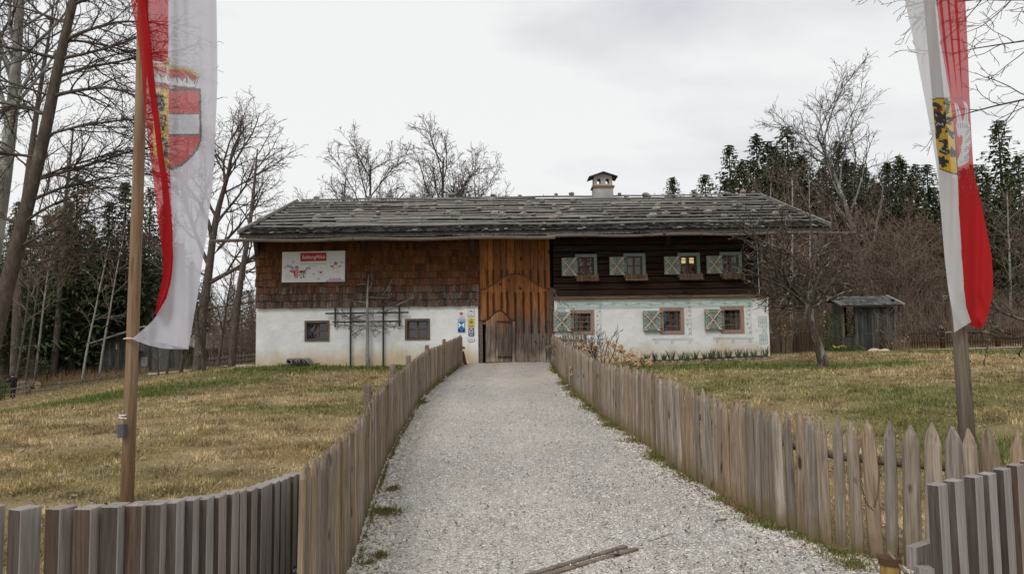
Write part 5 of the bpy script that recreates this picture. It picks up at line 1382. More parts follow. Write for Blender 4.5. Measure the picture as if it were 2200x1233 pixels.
# --- right banner
def crest_right(px, py):
    c = np.zeros((len(px), 3)); 
    B_ = np.interp(py, [-450, 0, 100, 209, 300, 370, 450, 550, 620, 660, 690], [1975, 2011, 2022, 2041, 2051, 2057, 2060, 2066, 2071, 2076, 2086])
    c[:] = (.66, .66, .67); c[px > B_] = RED
    cr = lambda x, y: (1940+x/4.11, 180+y/4.11)
    Z = lambda pts: [cr(*p_) for p_ in pts]
    yel = inpoly(px, py, Z([(255, 142), (330, 125), (430, 122), (445, 300), (465, 600), (486, 800), (430, 790), (325, 752), (300, 580), (270, 300)])) & (px <= B_+.5)
    c[yel] = (.66, .44, .035)
    eg = np.zeros(len(px), bool)
    for l_, w_ in (([(270, 185), (300, 190), (320, 210)], 7), ([(300, 260), (330, 300), (330, 340)], 12), ([(280, 230), (340, 235)], 3), ([(300, 300), (350, 370)], 10), ([(305, 360), (320, 420)], 9), ([(310, 440), (300, 470)], 7),
                   ([(380, 150), (400, 190), (385, 250), (360, 290)], 5), ([(365, 170), (425, 165)], 3), ([(360, 300), (430, 320)], 7), ([(370, 340), (420, 355)], 3.5), ([(395, 400), (420, 450), (445, 440)], 4), ([(420, 450), (440, 480)], 3), ([(380, 420), (430, 430)], 3),
                   ([(330, 500), (380, 510), (375, 560), (340, 590), (400, 605), (440, 600)], 6), ([(430, 570), (430, 640)], 3.5), ([(455, 590), (455, 640)], 2.5), ([(330, 600), (380, 620)], 3), ([(320, 660), (350, 690), (390, 690)], 6), ([(355, 650), (350, 730)], 4), ([(330, 700), (375, 725)], 4)):
        eg |= near_line(px, py, Z(l_), w_*.55+1)
    c[yel & eg] = (.028, .024, .03)
    for l_ in ([(290, 370), (310, 350), (330, 365), (350, 350), (355, 375)], [(330, 560), (340, 590), (390, 608)], [(285, 270), (300, 290)], [(320, 490), (360, 500)]): c[yel & near_line(px, py, Z(l_), .9)] = (.55, .55, .55)
    c[yel & near_line(px, py, Z([(285, 235), (335, 240), (345, 205)]), 1.6)] = (.42, .03, .03)
    for l_ in ([(258, 140), (330, 127), (430, 124)], [(325, 752), (430, 790), (486, 802)], [(455, 400), (486, 800)]): c[near_line(px, py, Z(l_), 1.3)] = (.035, .03, .03)
    c[near_line(px, py, Z([(440, 128), (570, 130)]), 1.2) | near_line(px, py, Z([(486, 800), (560, 780), (600, 750)]), 1.2)] = (.20, .02, .03)
    wing = inpoly(px, py, Z([(452, 165), (485, 190), (510, 260), (518, 330), (535, 320), (550, 250), (545, 200), (530, 155), (560, 170), (578, 220), (575, 330), (590, 370), (598, 450), (595, 560), (575, 620), (590, 650), (575, 690), (540, 715), (500, 735), (485, 735), (480, 680), (505, 620), (500, 560), (510, 480), (485, 460), (470, 380), (480, 320), (465, 240)]))
    hol = inpoly(px, py, Z([(500, 450), (530, 470), (525, 520), (510, 560), (520, 620), (508, 610), (498, 540), (505, 490)]))
    wing &= ~hol
    c[wing] = (.60, .60, .61)
    for k in range(14): c[wing & near_line(px, py, Z([(555-k*1, 380+k*22), (600, 392+k*21)]), .8)] = (.16, .14, .15)
    for k in range(5): c[wing & near_line(px, py, Z([(485+k*20, 345), (488+k*20, 395)]), .8)] = (.2, .18, .19)
    c[wing & (near_line(px, py, Z([(478, 210), (500, 320)]), 1) | near_line(px, py, Z([(560, 210), (558, 330)]), 1) | near_line(px, py, Z([(510, 690), (570, 680)]), .9))] = (.3, .28, .29)
    return c
f2 = thing('banner', 'tall white and red banner with eagle and wing crest hanging round the right pole', 'flag', P(2090, 707, FY2-.14))
WLd = [(1915, -450), (1930, -150), (1944, 0), (1965, 100), (1986, 209), (2001, 290), (2014, 370), (2021, 450), (2029, 550), (2037, 620), (2045, 665), (2048, 690), (2050, 714)]
BLd = [(1975, -450), (1998, -150), (2011, 0), (2022, 100), (2041, 209), (2050, 290), (2057, 370), (2060, 450), (2066, 550), (2071, 620), (2077, 662), (2087, 680), (2089, 690)]
RLd = [(2060, -450), (2068, -150), (2074, 0), (2079, 100), (2083, 209), (2087, 290), (2092, 370), (2111, 450), (2131, 550), (2134, 620), (2127, 662), (2117, 690), (2108, 707)]
wavR = lambda px, py, u, v: .026*np.sin(px*.09+py*.003)+.010*np.sin(px*.2+1+py*.004)+.02*np.sin(u*3.0)*np.clip((py-350)/250, 0, 1)+.02*np.sin(px*.16-py*.09)*np.clip((py-600)/90, 0, 1)
YR = FY2-.17
shR = lambda px, py: np.clip(.30-.30*np.clip((py-300)/150, 0, 1), 0, 1)
panel('white_panel', WLd, BLd, 70, 420, YR, wavR, crest_right, MT['flag'], f2, lambda a, b2: shR(a, b2)*.95)
panel('red_panel', BLd, RLd, 70, 420, YR, wavR, crest_right, MT['flag'], f2, shR)
for k, (a_, b2_) in enumerate(((.10, .2), (.38, .46), (.62, .72))):
    f1 = [(B_[0]*(1-a_)+R_[0]*a_, B_[1]*(1-a_)+R_[1]*a_) for B_, R_ in zip(BLd, RLd)][:7]; f3 = [(B_[0]*(1-b2_)+R_[0]*b2_, B_[1]*(1-b2_)+R_[1]*b2_) for B_, R_ in zip(BLd, RLd)][:7]
    f3[-1] = f1[-1]
    f1 = f1[:5]; f3 = f3[:4]+[f1[-1]]
    panel('red_fold', f1, f3, 8, 120, YR+.03, wavR, lambda a, b2: np.tile(np.array(RED), (len(a), 1)), MT['flag'], f2, lambda a, b2: .3)
panel('red_fold', [(2089, 690), (2085, 694), (2082, 698)], [(2117, 690), (2113, 699), (2107, 707)], 20, 20, YR-.01, lambda px, py, u, v: .02*u, lambda a, b2: np.tile(np.array(RED), (len(a), 1)), MT['flag'], f2, lambda a, b2: 0)
# ------------------------------------------------------------------ trees
class TB:
    """collects branch polylines by point count; builds one mesh of tapered tubes"""
    def __init__(s): s.g = {}
    def add(s, pts, rad, n): s.g.setdefault((len(pts), n), []).append((pts, rad))
    def arrays(s):
        Vs, Fs, off = [], [], 0
        for (np_, n), lst in s.g.items():
            Pn = np.array([a for a, _ in lst], float); Rn = np.array([b for _, b in lst], float)   # (m,np,3),(m,np)
            m_ = len(lst); T = np.gradient(Pn, axis=1); T /= np.linalg.norm(T, axis=2, keepdims=True)+1e-9
            ref = np.where(np.abs(T[..., 2:3]) < .8, np.array([0, 0, 1.]), np.array([1., 0, 0]))
            A = np.cross(T, ref); A /= np.linalg.norm(A, axis=2, keepdims=True)+1e-9; B_ = np.cross(T, A)
            th_ = 2*np.pi*np.arange(n)/n
            ring = Pn[:, :, None, :] + (A[:, :, None, :]*np.cos(th_)[None, None, :, None]+B_[:, :, None, :]*np.sin(th_)[None, None, :, None])*Rn[:, :, None, None]
            Vs.append(ring.reshape(-1, 3)); idx = np.arange(m_*np_*n).reshape(m_, np_, n)+off; off += m_*np_*n
            i2 = np.roll(idx, -1, axis=2)
            Fs.append(np.stack([idx[:, :-1], i2[:, :-1], i2[:, 1:], idx[:, 1:]], -1).reshape(-1, 4))
        return np.concatenate(Vs), np.concatenate(Fs)
    def build(s, name, mat, parent, **k):
        V, F = s.arrays(); return np_obj(name, V, F, mat, parent, smooth=True, **k)
def rv3(r_): 
    v = r_.normal(size=3); return v/np.linalg.norm(v)
def unit(v): return v/(np.linalg.norm(v)+1e-9)
def branch(tb, r_, p0, d0, L_, r0, lvl, cfg, tw):
    """one branch and its children; levels from cfg lists"""
    n = cfg['pts'][lvl]; pts = [p0]; d = unit(d0); step = L_/(n-1)
    wig = cfg['wig'][lvl]; up = cfg['up'][lvl]
    curve = r_.normal(0, wig*.6, 3)
    for i in range(n-1):
        d = unit(d+r_.normal(0, wig, 3)+curve*.4+np.array([0, 0, up+cfg.get('up2', [0]*6)[lvl]*i/n])); pts.append(pts[-1]+d*step)
    rt = max(cfg['rmin'], r0*cfg['tip'][lvl]); rad = np.linspace(r0, rt, n)
    (tb if lvl <= cfg['split'] else tw).add(pts, rad, cfg['sides'][lvl])
    if lvl+1 >= len(cfg['n']): return
    nc = max(1, int(cfg['n'][lvl+1]*r_.uniform(.75, 1.25)*(min(1, L_/cfg['Lref'][lvl]) if cfg['Lref'][lvl] else 1)))
    pa = np.array(pts); az = r_.uniform(0, 6.28)
    for k in range(nc):
        f = cfg['start'][lvl+1]+(1-cfg['start'][lvl+1])*(k+r_.uniform(.1, .9))/nc
        i = min(int(f*(n-1)), n-2); fr = f*(n-1)-i; p = pa[i]*(1-fr)+pa[i+1]*fr; t_ = unit(pa[i+1]-pa[i])
        az += 2.4+r_.uniform(-.5, .5)
        a = unit(np.cross(t_, [0.3, .1, 1.] if abs(t_[2]) < .9 else [1., 0, 0])); b_ = np.cross(t_, a)
        side = a*math.cos(az)+b_*math.sin(az); ang = r_.uniform(*cfg['ang'][lvl+1])
        nd = t_*math.cos(ang)+side*math.sin(ang)
        if 'bias' in cfg and lvl == 0: nd = unit(nd+np.array(cfg['bias'])*r_.uniform(.0, 1))
        ln = L_*r_.uniform(*cfg['len'][lvl+1])*(1-cfg['fall'][lvl+1]*f)
        rr = min(r0*(1-f*.6)*cfg['rr'][lvl+1], ln*.03+cfg['rmin'])
        branch(tb, r_, p, nd, ln, max(rr, cfg['rmin']), lvl+1, cfg, tw)
BARE = dict(pts=[9, 7, 6, 5, 4], wig=[.05, .12, .16, .2, .22], up=[.02, .05, .04, .03, .02], tip=[.25, .3, .4, .5, .7], sides=[8, 5, 4, 3, 3], n=[1, 16, 8, 6, 4], start=[0, .25, .2, .15, .15],
            ang=[(0, 0), (.5, 1.0), (.5, .95), (.4, .9), (.4, .9)], len=[(1, 1), (.35, .5), (.4, .65), (.35, .6), (.35, .6)], fall=[0, .55, .4, .4, .3], rr=[1, .5, .55, .6, .7], Lref=[0, 3, 1.4, .7, .4], rmin=.006, split=1)
def cfg(**k): c = dict(BARE); c.update(k); return c
def bare_tree(label, base, height, r0, seed, conf, lean=(0, 0), group=None, mats=('bark', 'twig'), cat='tree', name='bare_tree'):
    r_ = np.random.default_rng(seed); t = thing(name, label, cat, base, group); tb, tw = TB(), TB()
    branch(tb, r_, np.array(base)-[0, 0, .2], np.array([lean[0], lean[1], 1.0]), height, r0, 0, conf, tw)
    tb.build('trunk', MT[mats[0]], t); tw.build('crown', MT[mats[1]], t); return t
def clone(t, base, rz, sc, label=None, group=None):
    r_ = t.copy(); col.objects.link(r_); r_.location = base; r_.rotation_euler = (0, 0, rz); r_.scale = (sc, sc, sc); WL[r_.name] = Vector(base)
    if label: r_['label'] = label
    if group: r_['group'] = group
    for c in [o_ for o_ in t.children]:
        d = c.copy(); col.objects.link(d); d.parent = r_
    return r_

# --- near left leaning tree with long drooping boughs
def trunk_poly(pts): return [np.array(P(*p_)) for p_ in pts]
def explicit(label, name, trunk, radii, seed, boughs, conf, mats, twconf, group=None):
    r_ = np.random.default_rng(seed); b = trunk[0]; t = thing(name, label, 'tree', (b[0], b[1], g1(b[0], b[1])), group); tb, tw = TB(), TB()
    T0 = np.array(trunk); n = len(T0); k = np.linspace(0, n-1, 26); ks = np.arange(n)
    cur = np.stack([np.interp(k, ks, T0[:, j]) for j in range(3)], 1); e_ = np.concatenate([2*cur[:1]-cur[2:0:-1], cur, 2*cur[-1:]-cur[-2:-4:-1]])
    cur = np.stack([np.convolve(e_[:, j], np.ones(5)/5, 'valid') for j in range(3)], 1); cur[0] = T0[0]
    rad = np.interp(k, ks, radii); tb.add(list(cur), rad, 12)
    for (f, dirv, L_, rr) in boughs:
        i = min(int(f*25), 24); p = cur[i]; branch(tb, r_, p, np.array(dirv, float), L_, rr, 1, conf, tw)
    tb.build('trunk', MT[mats[0]], t); tw.build('crown', MT[mats[1]], t); return t
rr_ = np.random.default_rng(3)
tA = trunk_poly([(-58, 905, 15), (-18, 740, 15), (20, 600, 15), (50, 470, 15), (88, 330, 15), (112, 210, 15), (133, 100, 15), (160, 0, 15), (185, -120, 15), (205, -260, 15)])
tA[0][2] = g1(tA[0][0], 15)-.2
bo = []
for k in range(30):
    f = .26+.72*k/30; sx = 1 if rr_.random() < .72 else -1; fd = 1-.4*max(0, f-.5)
    bo.append((f, (sx*rr_.uniform(.8, 1.0), rr_.uniform(-.35, .35), rr_.uniform(.12, .5)), rr_.uniform(2.0, 3.3)*fd*(1 if f < .75 else .8), rr_.uniform(.026, .05)*fd))
drp = cfg(pts=[9, 11, 8, 6, 5], up=[0, -.035, -.02, -.02, -.01], up2=[0, -.03, -.02, .03, .03, 0], n=[1, 1, 15, 9, 5], Lref=[0, 2.6, 1.2, .6, .3], len=[(1, 1), (1, 1), (.35, .6), (.35, .6), (.35, .6)], start=[0, 0, .12, .1, .1],
          ang=[(0, 0), (0, 0), (.4, .8), (.4, .8), (.4, .8)], rmin=.0042, wig=[.05, .06, .10, .15, .18], split=1, tip=[.25, .25, .35, .5, .7])
explicit('big dark trunked tree leaning right at the left edge with long drooping bare boughs', 'leaning_tree', tA, [.17, .155, .145, .132, .12, .105, .092, .08, .066, .05], 11, bo, drp, ('bark', 'twig'), None)
tB = trunk_poly([(-75, 900, 17.5), (-30, 640, 17.5), (2, 440, 17.5), (17, 320, 17.5), (28, 230, 17.5), (36, 120, 17.5), (44, 0, 17.5), (52, -140, 17.5), (56, -300, 17.5)]); tB[0][2] = g1(tB[0][0], 17.5)-.2
bo = []
for k in range(18):
    f = .42+.56*k/18; sx = rr_.choice([-1, 1]); bo.append((f, (sx*rr_.uniform(.25, .7), rr_.uniform(-.3, .3), rr_.uniform(.6, 1)), rr_.uniform(1.8, 3.6), rr_.uniform(.03, .06)))
upc = cfg(n=[1, 1, 9, 6, 4], Lref=[0, 2.6, 1.2, .6, .3], rmin=.005, pts=[9, 8, 7, 5, 4])
explicit('pale lichen covered bare tree standing at the very left edge', 'bare_tree', tB, [.20, .185, .165, .15, .13, .11, .09, .07, .05], 12, bo, upc, ('bark_pale', 'twig'), None)
tC = trunk_poly([(30, 828, 60), (38, 640, 60), (46, 500, 60), (58, 400, 60), (72, 290, 60), (86, 190, 60), (104, 90, 60), (118, -10, 60)]); tC[0][2] = g1(tC[0][0], 60)-.2
bo = [(f, (rr_.choice([-1, 1])*rr_.uniform(.3, .8), rr_.uniform(-.4, .4), rr_.uniform(.5, 1)), rr_.uniform(3, 6), rr_.uniform(.06, .1)) for f in np.linspace(.45, .97, 16)]
explicit('tall grey straight trunked tree behind the two people at the left', 'bare_tree', tC, [.36, .33, .3, .27, .22, .17, .11, .06], 13, bo, cfg(n=[1, 1, 9, 6, 4], Lref=[0, 3, 1.4, .8, .3], rmin=.009), ('bark', 'twig'), None)
# --- tree left of the house with heart on its trunk
tD = trunk_poly([(426, 795, 40), (432, 720, 40), (436, 660, 40), (447, 600, 40), (455, 530, 40), (463, 470, 40), (480, 410, 40), (497, 350, 40)]); tD[0][2] = g1(tD[0][0], 40)-.2
bo = [(.34, (-.5, .1, .6), 6.5, .16), (.40, (.75, -.1, .45), 5.5, .14), (.5, (-.45, .3, .8), 6, .13), (.55, (.6, .1, .6), 4.8, .10), (.62, (-.2, -.3, 1), 6.5, .13), (.7, (.75, .1, .75), 4.2, .09), (.75, (-.5, .1, .9), 4.6, .09), (.82, (.35, -.2, 1), 4.6, .09), (.9, (-.2, .1, 1), 4.4, .08), (.97, (.55, 0, .8), 4.0, .07), (1, (.1, 0, 1), 4.2, .07),
      (.3, (.9, -.3, .1), 3.6, .07), (.45, (-.9, .2, .3), 3.5, .07), (.86, (.8, 0, .5), 3.6, .06), (.93, (-.6, 0, .8), 3.8, .06)]
tcf = cfg(n=[1, 1, 10, 8, 5], Lref=[0, 4, 2, 1, .4], rmin=.009, ang=[(0, 0), (0, 0), (.45, .9), (.45, .95), (.4, .9)], wig=[.05, .10, .15, .2, .22], up=[.02, .03, .03, .02, .02])
tt = explicit('large branching bare tree left of the farmhouse with heart shaped scar on its trunk', 'bare_tree', tD, [.34, .27, .25, .22, .19, .17, .12, .09], 14, bo, tcf, ('bark', 'twig'), None)
hp = []
for a_ in np.linspace(0, 2*math.pi, 19): hp.append(P(425, 758.5, 39.62)+Vector((.13*math.sin(a_)**3*1.0, 0, .11*(.8*math.cos(a_)-.3*math.cos(2*a_)-.1*math.cos(3*a_)))))
MB().tube(hp, .022, 5).build('heart_scar', MT['bark_pale'], tt)
tE = trunk_poly([(496, 800, 37), (505, 700, 37), (517, 600, 37), (530, 530, 37), (541, 450, 37), (548, 380, 37), (553, 320, 37)]); tE[0][2] = g1(tE[0][0], 37)-.2
bo = [(f, (rr_.choice([-1, 1])*rr_.uniform(.3, .9), rr_.uniform(-.4, .4), rr_.uniform(.2, .9)), rr_.uniform(1.2, 2.8), rr_.uniform(.03, .05)) for f in np.linspace(.3, .98, 16)]
explicit('slim leaning bare tree close to the left end of the farmhouse', 'bare_tree', tE, [.2, .18, .15, .12, .09, .06, .03], 15, bo, cfg(n=[1, 1, 9, 6, 4], Lref=[0, 3, 1.4, .8, .3], rmin=.008), ('bark', 'twig'), None)
for k, (px, Y, h, r0, lab) in enumerate(((360, 43, 5.5, .09, 'short thin bare tree in front of the distant shed'), (441, 36.5, 5.0, .11, 'thin bare tree with dark trunk beside the heart scar tree'), (390, 41, 4.5, .12, 'stout short bare fruit tree below the banner hem'), (345, 46, 4, .07, 'small bare sapling nearest the distant shed wall'), (467, 47, 7, .12, 'thin pale bare tree between the heart scar tree and the house'))):
    b = Gp(px, Y); bare_tree(lab, b, h, r0, 40+k, cfg(n=[1, 12, 7, 5], rmin=.008), lean=(.08*(-1)**k, 0))
# --- trees rising behind the roof
ac = cfg(n=[1, 15, 10, 8, 4], rmin=.011, start=[0, .3, .15, .15, .15], up=[.01, .05, .04, .03, .02], len=[(1, 1), (.42, .6), (.4, .6), (.35, .6), (.35, .6)], fall=[0, .5, .4, .4, .3], ang=[(0, 0), (.45, .85), (.45, .9), (.4, .9), (.4, .9)])
for k, (px, Y, topy, r0, lab) in enumerate(((785, 54, 282, .22, 'bare round crowned tree rising behind the left part of the roof'), (937, 56, 280, .26, 'widest bare tree rising behind the middle of the roof'), (1035, 60, 352, .18, 'low bare tree behind the roof right of the widest one'), (872, 62, 375, .14, 'small faint bare tree behind the roof between two larger crowns'))):
    b = Gp(px, Y); h = P(px, topy, Y).z-b.z; bare_tree(lab, b, h*.86, r0, 60+k, ac, lean=(random.uniform(-.03, .03), 0))
# --- gnarled apple tree in front of the house's right end
ap = trunk_poly([(1771, 792, 22), (1762, 755, 22), (1748, 715, 22), (1738, 680, 22), (1734, 655, 22)]); ap[0][2] = g1(ap[0][0], 22)-.1
apc = cfg(pts=[9, 9, 8, 6, 4], wig=[.1, .22, .26, .26, .3], up=[0, .03, .05, .05, .04], n=[1, 1, 10, 5, 3], Lref=[0, 2.2, 1.0, .5, .3], rmin=.0075, len=[(1, 1), (1, 1), (.32, .55), (.35, .6), (.3, .6)], ang=[(0, 0), (0, 0), (.6, 1.2), (.5, 1.1), (.5, 1.1)], start=[0, 0, .12, .1, .1])
bo = [(.99, (-.25, 0, 1), 4.9, .05), (.98, (-.55, .2, 1), 4.2, .045), (.97, (-1, .1, .12), 2.5, .06), (.97, (-.75, -.2, .75), 2.7, .055), (.98, (-.3, .2, 1), 3.3, .06), (.98, (.15, -.1, 1), 3.0, .06), (.97, (.8, .2, .5), 2.4, .065), (.95, (.9, -.3, .15), 1.8, .05), (.99, (-.9, .2, .5), 2.3, .05), (.97, (-.5, .2, 1), 2.9, .05), (.98, (.5, .3, .9), 2.6, .05), (.9, (-1, .2, .0), 1.4, .035), (1, (-.85, -.3, .9), 3.0, .045), (1, (-.1, .4, 1), 3.6, .04)]
explicit('gnarled mossy apple tree with leaning trunk on the lawn before the house right end', 'apple_tree', ap, [.17, .13, .12, .12, .13], 21, bo, apc, ('bark_apple', 'bark_apple'), None)
# --- right edge fruit tree, and boughs hanging into the top right corner
fr = trunk_poly([(2290, 860, 15), (2262, 760, 15), (2240, 690, 15)]); fr[0][2] = g1(fr[0][0], 15)-.1
bo = [(.8, (-1, .1, .35), 2.2, .05), (.9, (-.8, -.3, .9), 2.4, .05), (1, (-.4, .2, 1), 2.6, .05), (.95, (-.9, .3, .6), 2.0, .04), (1, (.5, 0, 1), 2.4, .05)]
explicit('bare fruit tree reaching in at the right edge behind the right banner', 'bare_tree', fr, [.14, .11, .10], 22, bo, apc, ('bark_apple', 'bark_apple'), None)
tr_ = trunk_poly([(2420, 1050, 11), (2400, 500, 11), (2370, 100, 11), (2350, -120, 11), (2330, -350, 11)]); tr_[0][2] = g1(tr_[0][0], 11)-.2
bo = [(.45, (-1, .3, .25), 2.2, .025), (.55, (-1, .0, .1), 2.2, .022), (.66, (-1, .2, .05), 2.8, .026), (.72, (-1, -.1, .1), 2.8, .026), (.78, (-1, .2, -.02), 2.7, .024), (.85, (-1, .1, .0), 2.7, .022), (.62, (-1, .5, .3), 2.0, .02), (.9, (-.8, 0, .4), 2.6, .04)]
explicit('near bare tree beyond the right edge with thin boughs entering the top right corner', 'bare_tree', tr_, [.2, .18, .14, .12, .08], 23, bo, cfg(n=[1, 1, 7, 5, 4], Lref=[0, 2.6, 1.2, .6, .3], rmin=.0045, up=[0, -.005, .0, .01, .01], wig=[.05, .12, .16, .2, .2]), ('bark', 'twig'), None)

# --- conifers
def conifer(label, base, H, seed, rad=.2, low=.12, dens=1.0, mat='needle', group=None, deadlow=0, name='spruce'):
    r_ = np.random.default_rng(seed); t = thing(name, label, 'tree', base, group); base = np.array(base)
    tb = TB(); tb.add([base+np.array([0, 0, -.3+H*k/8]) for k in range(9)], np.linspace(H*.011+.04, .02, 9), 7); 
    V = []; F = []
    nb_ = int(H*17*dens)
    for i_ in range(nb_):
        f = low+(.99-low)*((i_+r_.random())/nb_)**.85; z = H*f
        Lb = H*rad*(1-f)**.8*(1 if f > low+.08 else .75); a = i_*2.399+r_.uniform(-.5, .5); Lk = Lb*r_.uniform(.5, 1.25)+.12
        dr = (-.45*(1-f)-.08+r_.uniform(-.16, .14)) if f < .88 else r_.uniform(0, .4)
        rdir = np.array([math.cos(a), math.sin(a), 0]); sdir = np.array([-rdir[1], rdir[0], 0]); p = base+np.array([0, 0, z]); ns = max(2, int(Lk/.42))
        for j in range(ns):
            u = (j+r_.uniform(.2, .8))/ns; c_ = p+rdir*Lk*u+np.array([0, 0, dr*Lk*u*(1.5-u*.9)]); w_ = (.26*Lk*(1-u)+.10)*r_.uniform(.5, 1.3)
            for s_ in (-1, 1):
                tip = c_+sdir*s_*w_+rdir*w_*.6+np.array([0, 0, -w_*r_.uniform(.2, .95)]); n0 = len(V); V += [c_-rdir*.07, c_+rdir*(.13+w_*.2)+np.array([0, 0, .02]), tip]; F.append((n0, n0+1, n0+2))
            n0 = len(V); q_ = c_+rdir*.1; V += [q_+sdir*.06, q_-sdir*.06, q_+np.array([0, 0, -.15-.3*r_.random()])+rdir*.05]; F.append((n0, n0+1, n0+2))
        n0 = len(V); e_ = p+rdir*Lk+np.array([0, 0, dr*Lk*.6]); V += [e_-rdir*.35+sdir*.08, e_-rdir*.35-sdir*.08, e_+rdir*.15]; F.append((n0, n0+1, n0+2))
    tw = TB()
    for k in range(int(deadlow)):
        f = r_.uniform(.05, low+.25); z = H*f; a = r_.uniform(0, 6.28); Lk = H*rad*.55*r_.uniform(.3, 1); d = np.array([math.cos(a), math.sin(a), -.15])
        p = base+np.array([0, 0, z]); tw.add([p, p+d*Lk*.4, p+d*Lk*.75+np.array([0, 0, -.1*Lk]), p+d*Lk+np.array([0, 0, -.1*Lk])], [.02, .016, .012, .008], 3)
        for j in range(4):
            u = r_.uniform(.2, .9); q_ = p+d*Lk*u; s_ = np.array([-d[1], d[0], 0])*r_.choice([-1, 1])*Lk*.3+d*Lk*.15+np.array([0, 0, -.12*Lk]); tw.add([q_, q_+s_*.5, q_+s_], [.01, .009, .007], 3)
    tb.build('trunk', MT['bark'], t)
    np_obj('crown', np.array(V), np.array(F), MT[mat], t)
    if deadlow: tw.build('dead_branches', MT['deadtwig'], t)
    return t
protoC = [conifer('dark spruce', (0, 400+30*k, 0), 18, 200+k, rad=r_, low=l_, deadlow=dl_, mat=m_) for k, (r_, l_, dl_, m_) in enumerate(((.24, .06, 20, 'needle'), (.18, .24, 110, 'needle'), (.25, .18, 90, 'needle_dry'), (.18, .36, 150, 'needle')))]
def put_conifer(kind, px, Y, topy, label, group=None, rz=None):
    b = Gp(px, Y); h = P(px, topy, Y).z-b.z; o_ = clone(protoC[kind], b, rz if rz is not None else random.uniform(0, 6.28), h/18, label, group); k_ = h/18*random.uniform(1.25, 1.7); o_.scale = (k_, k_, h/18); return o_
GL = 'spruces of the wood on the left'; GR = 'spruces of the wood on the right'
for (k, px, Y, ty, lab) in ((0, 157, 64, 372, 'tallest broad dark spruce of the left wood'), (2, 118, 68, 440, 'brownish spruce just left of the tallest one in the left wood'), (1, 228, 70, 430, 'narrow spruce between the tallest one and the flag pole'), (1, 262, 68, 388, 'slim pointed spruce directly left of the flag pole'),
                            (0, 316, 66, 400, 'dark spruce directly right of the left flag pole'), (3, 346, 74, 440, 'spruce seen through the left banner'), (3, 60, 72, 470, 'bare stemmed spruce behind the leaning trunk'), (0, 1580, 58, 308, 'separate pointed spruce rising beyond the right roof end'),
                            (0, 1640, 60, 285, 'tall dark spruce left of the double topped pair on the right'), (0, 1708, 58, 268, 'tallest dark spruce above the right roof corner'), (0, 2172, 52, 255, 'tall dark spruce at the right edge beyond the right banner'), (1, 1453, 62, 378, 'small dark spruce tip right of the chimney'),
                            (0, 1525, 66, 372, 'small pale spruce tip above the roof right of the chimney'), (0, 2110, 58, 350, 'spruce just right of the right banner'), (1, 1818, 60, 300, 'narrow spruce left of the great bare tree'), (1, 1950, 58, 330, 'narrow spruce right of the great bare tree')):
    put_conifer(k, px, Y, ty, lab)
for (k, px, Y, ty) in ((2, 200, 76, 520), (2, 250, 77, 540), (2, 90, 66, 560), (0, 290, 78, 520), (2, 340, 78, 560), (0, 130, 66, 480), (2, 20, 62, 600), (3, 20, 66, 480), (3, 95, 76, 460), (1, 190, 74, 480), (3, 140, 82, 430), (2, 280, 78, 470), (3, 385, 80, 520), (1, 30, 84, 430), (3, 230, 86, 500), (2, 410, 85, 560), (3, -40, 70, 430), (3, -90, 66, 400), (1, 300, 88, 500), (2, 450, 90, 590), (0, 500, 92, 610), (2, -20, 76, 500), (3, 75, 62, 560), (3, 165, 70, 560), (3, 350, 84, 560), (0, 540, 95, 620)):
    put_conifer(k, px, Y, ty, 'dark spruce standing among its neighbours deep in the left wood', GL)
for (k, px, Y, ty) in ((0, 1790, 54, 335), (0, 1870, 55, 350), (2, 1900, 53, 390), (0, 1955, 54, 340), (0, 2010, 54, 350), (0, 2050, 53, 380), (2, 1750, 54, 400), (0, 1690, 53, 330), (0, 2090, 52, 360), (0, 1630, 54, 340), (0, 1665, 50, 300), (0, 1735, 49, 330), (2, 1600, 52, 350), (0, 1835, 50, 340), (0, 1925, 50, 345), (2, 1975, 49, 370), (0, 2130, 48, 350), (0, 1610, 66, 340), (1, 1680, 70, 310), (0, 1740, 68, 330), (2, 1780, 66, 360), (0, 1850, 66, 345), (2, 1890, 64, 380), (0, 1920, 66, 350), (0, 1985, 64, 350), (2, 2020, 60, 400), (0, 2060, 62, 380), (0, 2140, 60, 370), (0, 2210, 56, 330), (0, 2250, 60, 300), (1, 2185, 64, 360), (2, 1650, 72, 360), (2, 1570, 74, 380), (0, 2300, 55, 320), (2, 1715, 74, 340), (0, 1870, 72, 360), (0, 2090, 70, 380), (0, 1500, 80, 405), (2, 2350, 62, 340)):
    put_conifer(k, px, Y, ty, 'dark spruce in the dense row of the right wood', GR)
# far wood: one mass
def far_wood(name, label, spans, n, Y0, Y1, seed):
    r_ = np.random.default_rng(seed); V = []; F = []
    for i in range(n):
        px = r_.uniform(*spans[i % len(spans)][:2]); Y = r_.uniform(Y0, Y1); b = np.array(Gp(px, Y)); H = P(px, spans[i % len(spans)][2]+r_.uniform(-25, 60), Y).z-b[2]
        for k in range(520):
            f = r_.uniform(.02, 1)**.9; a = r_.uniform(0, 6.28); rr = H*.17*(1-f)**.7*r_.uniform(.3, 1)+.1; c_ = b+np.array([math.cos(a)*rr, math.sin(a)*rr, H*f-rr*.3]); s_ = r_.uniform(.25, .6)*(1-.4*f)
            t1 = np.array([math.cos(a), math.sin(a), -.4])*s_; t2 = np.array([-math.sin(a), math.cos(a), -.3])*s_
            n0 = len(V); V += [c_, c_+t1+t2*.5, c_+t1*.6-t2]; F.append((n0, n0+1, n0+2))
    o_ = np_obj(name, np.array(V), np.array(F), MT['needle']); tag(o_, label, 'wood', kind='stuff')
far_wood('far_wood', 'dark mass of far spruces closing the view behind the left wood', [(-150, 200, 500), (150, 560, 610), (-150, 420, 560)], 46, 88, 112, 5)
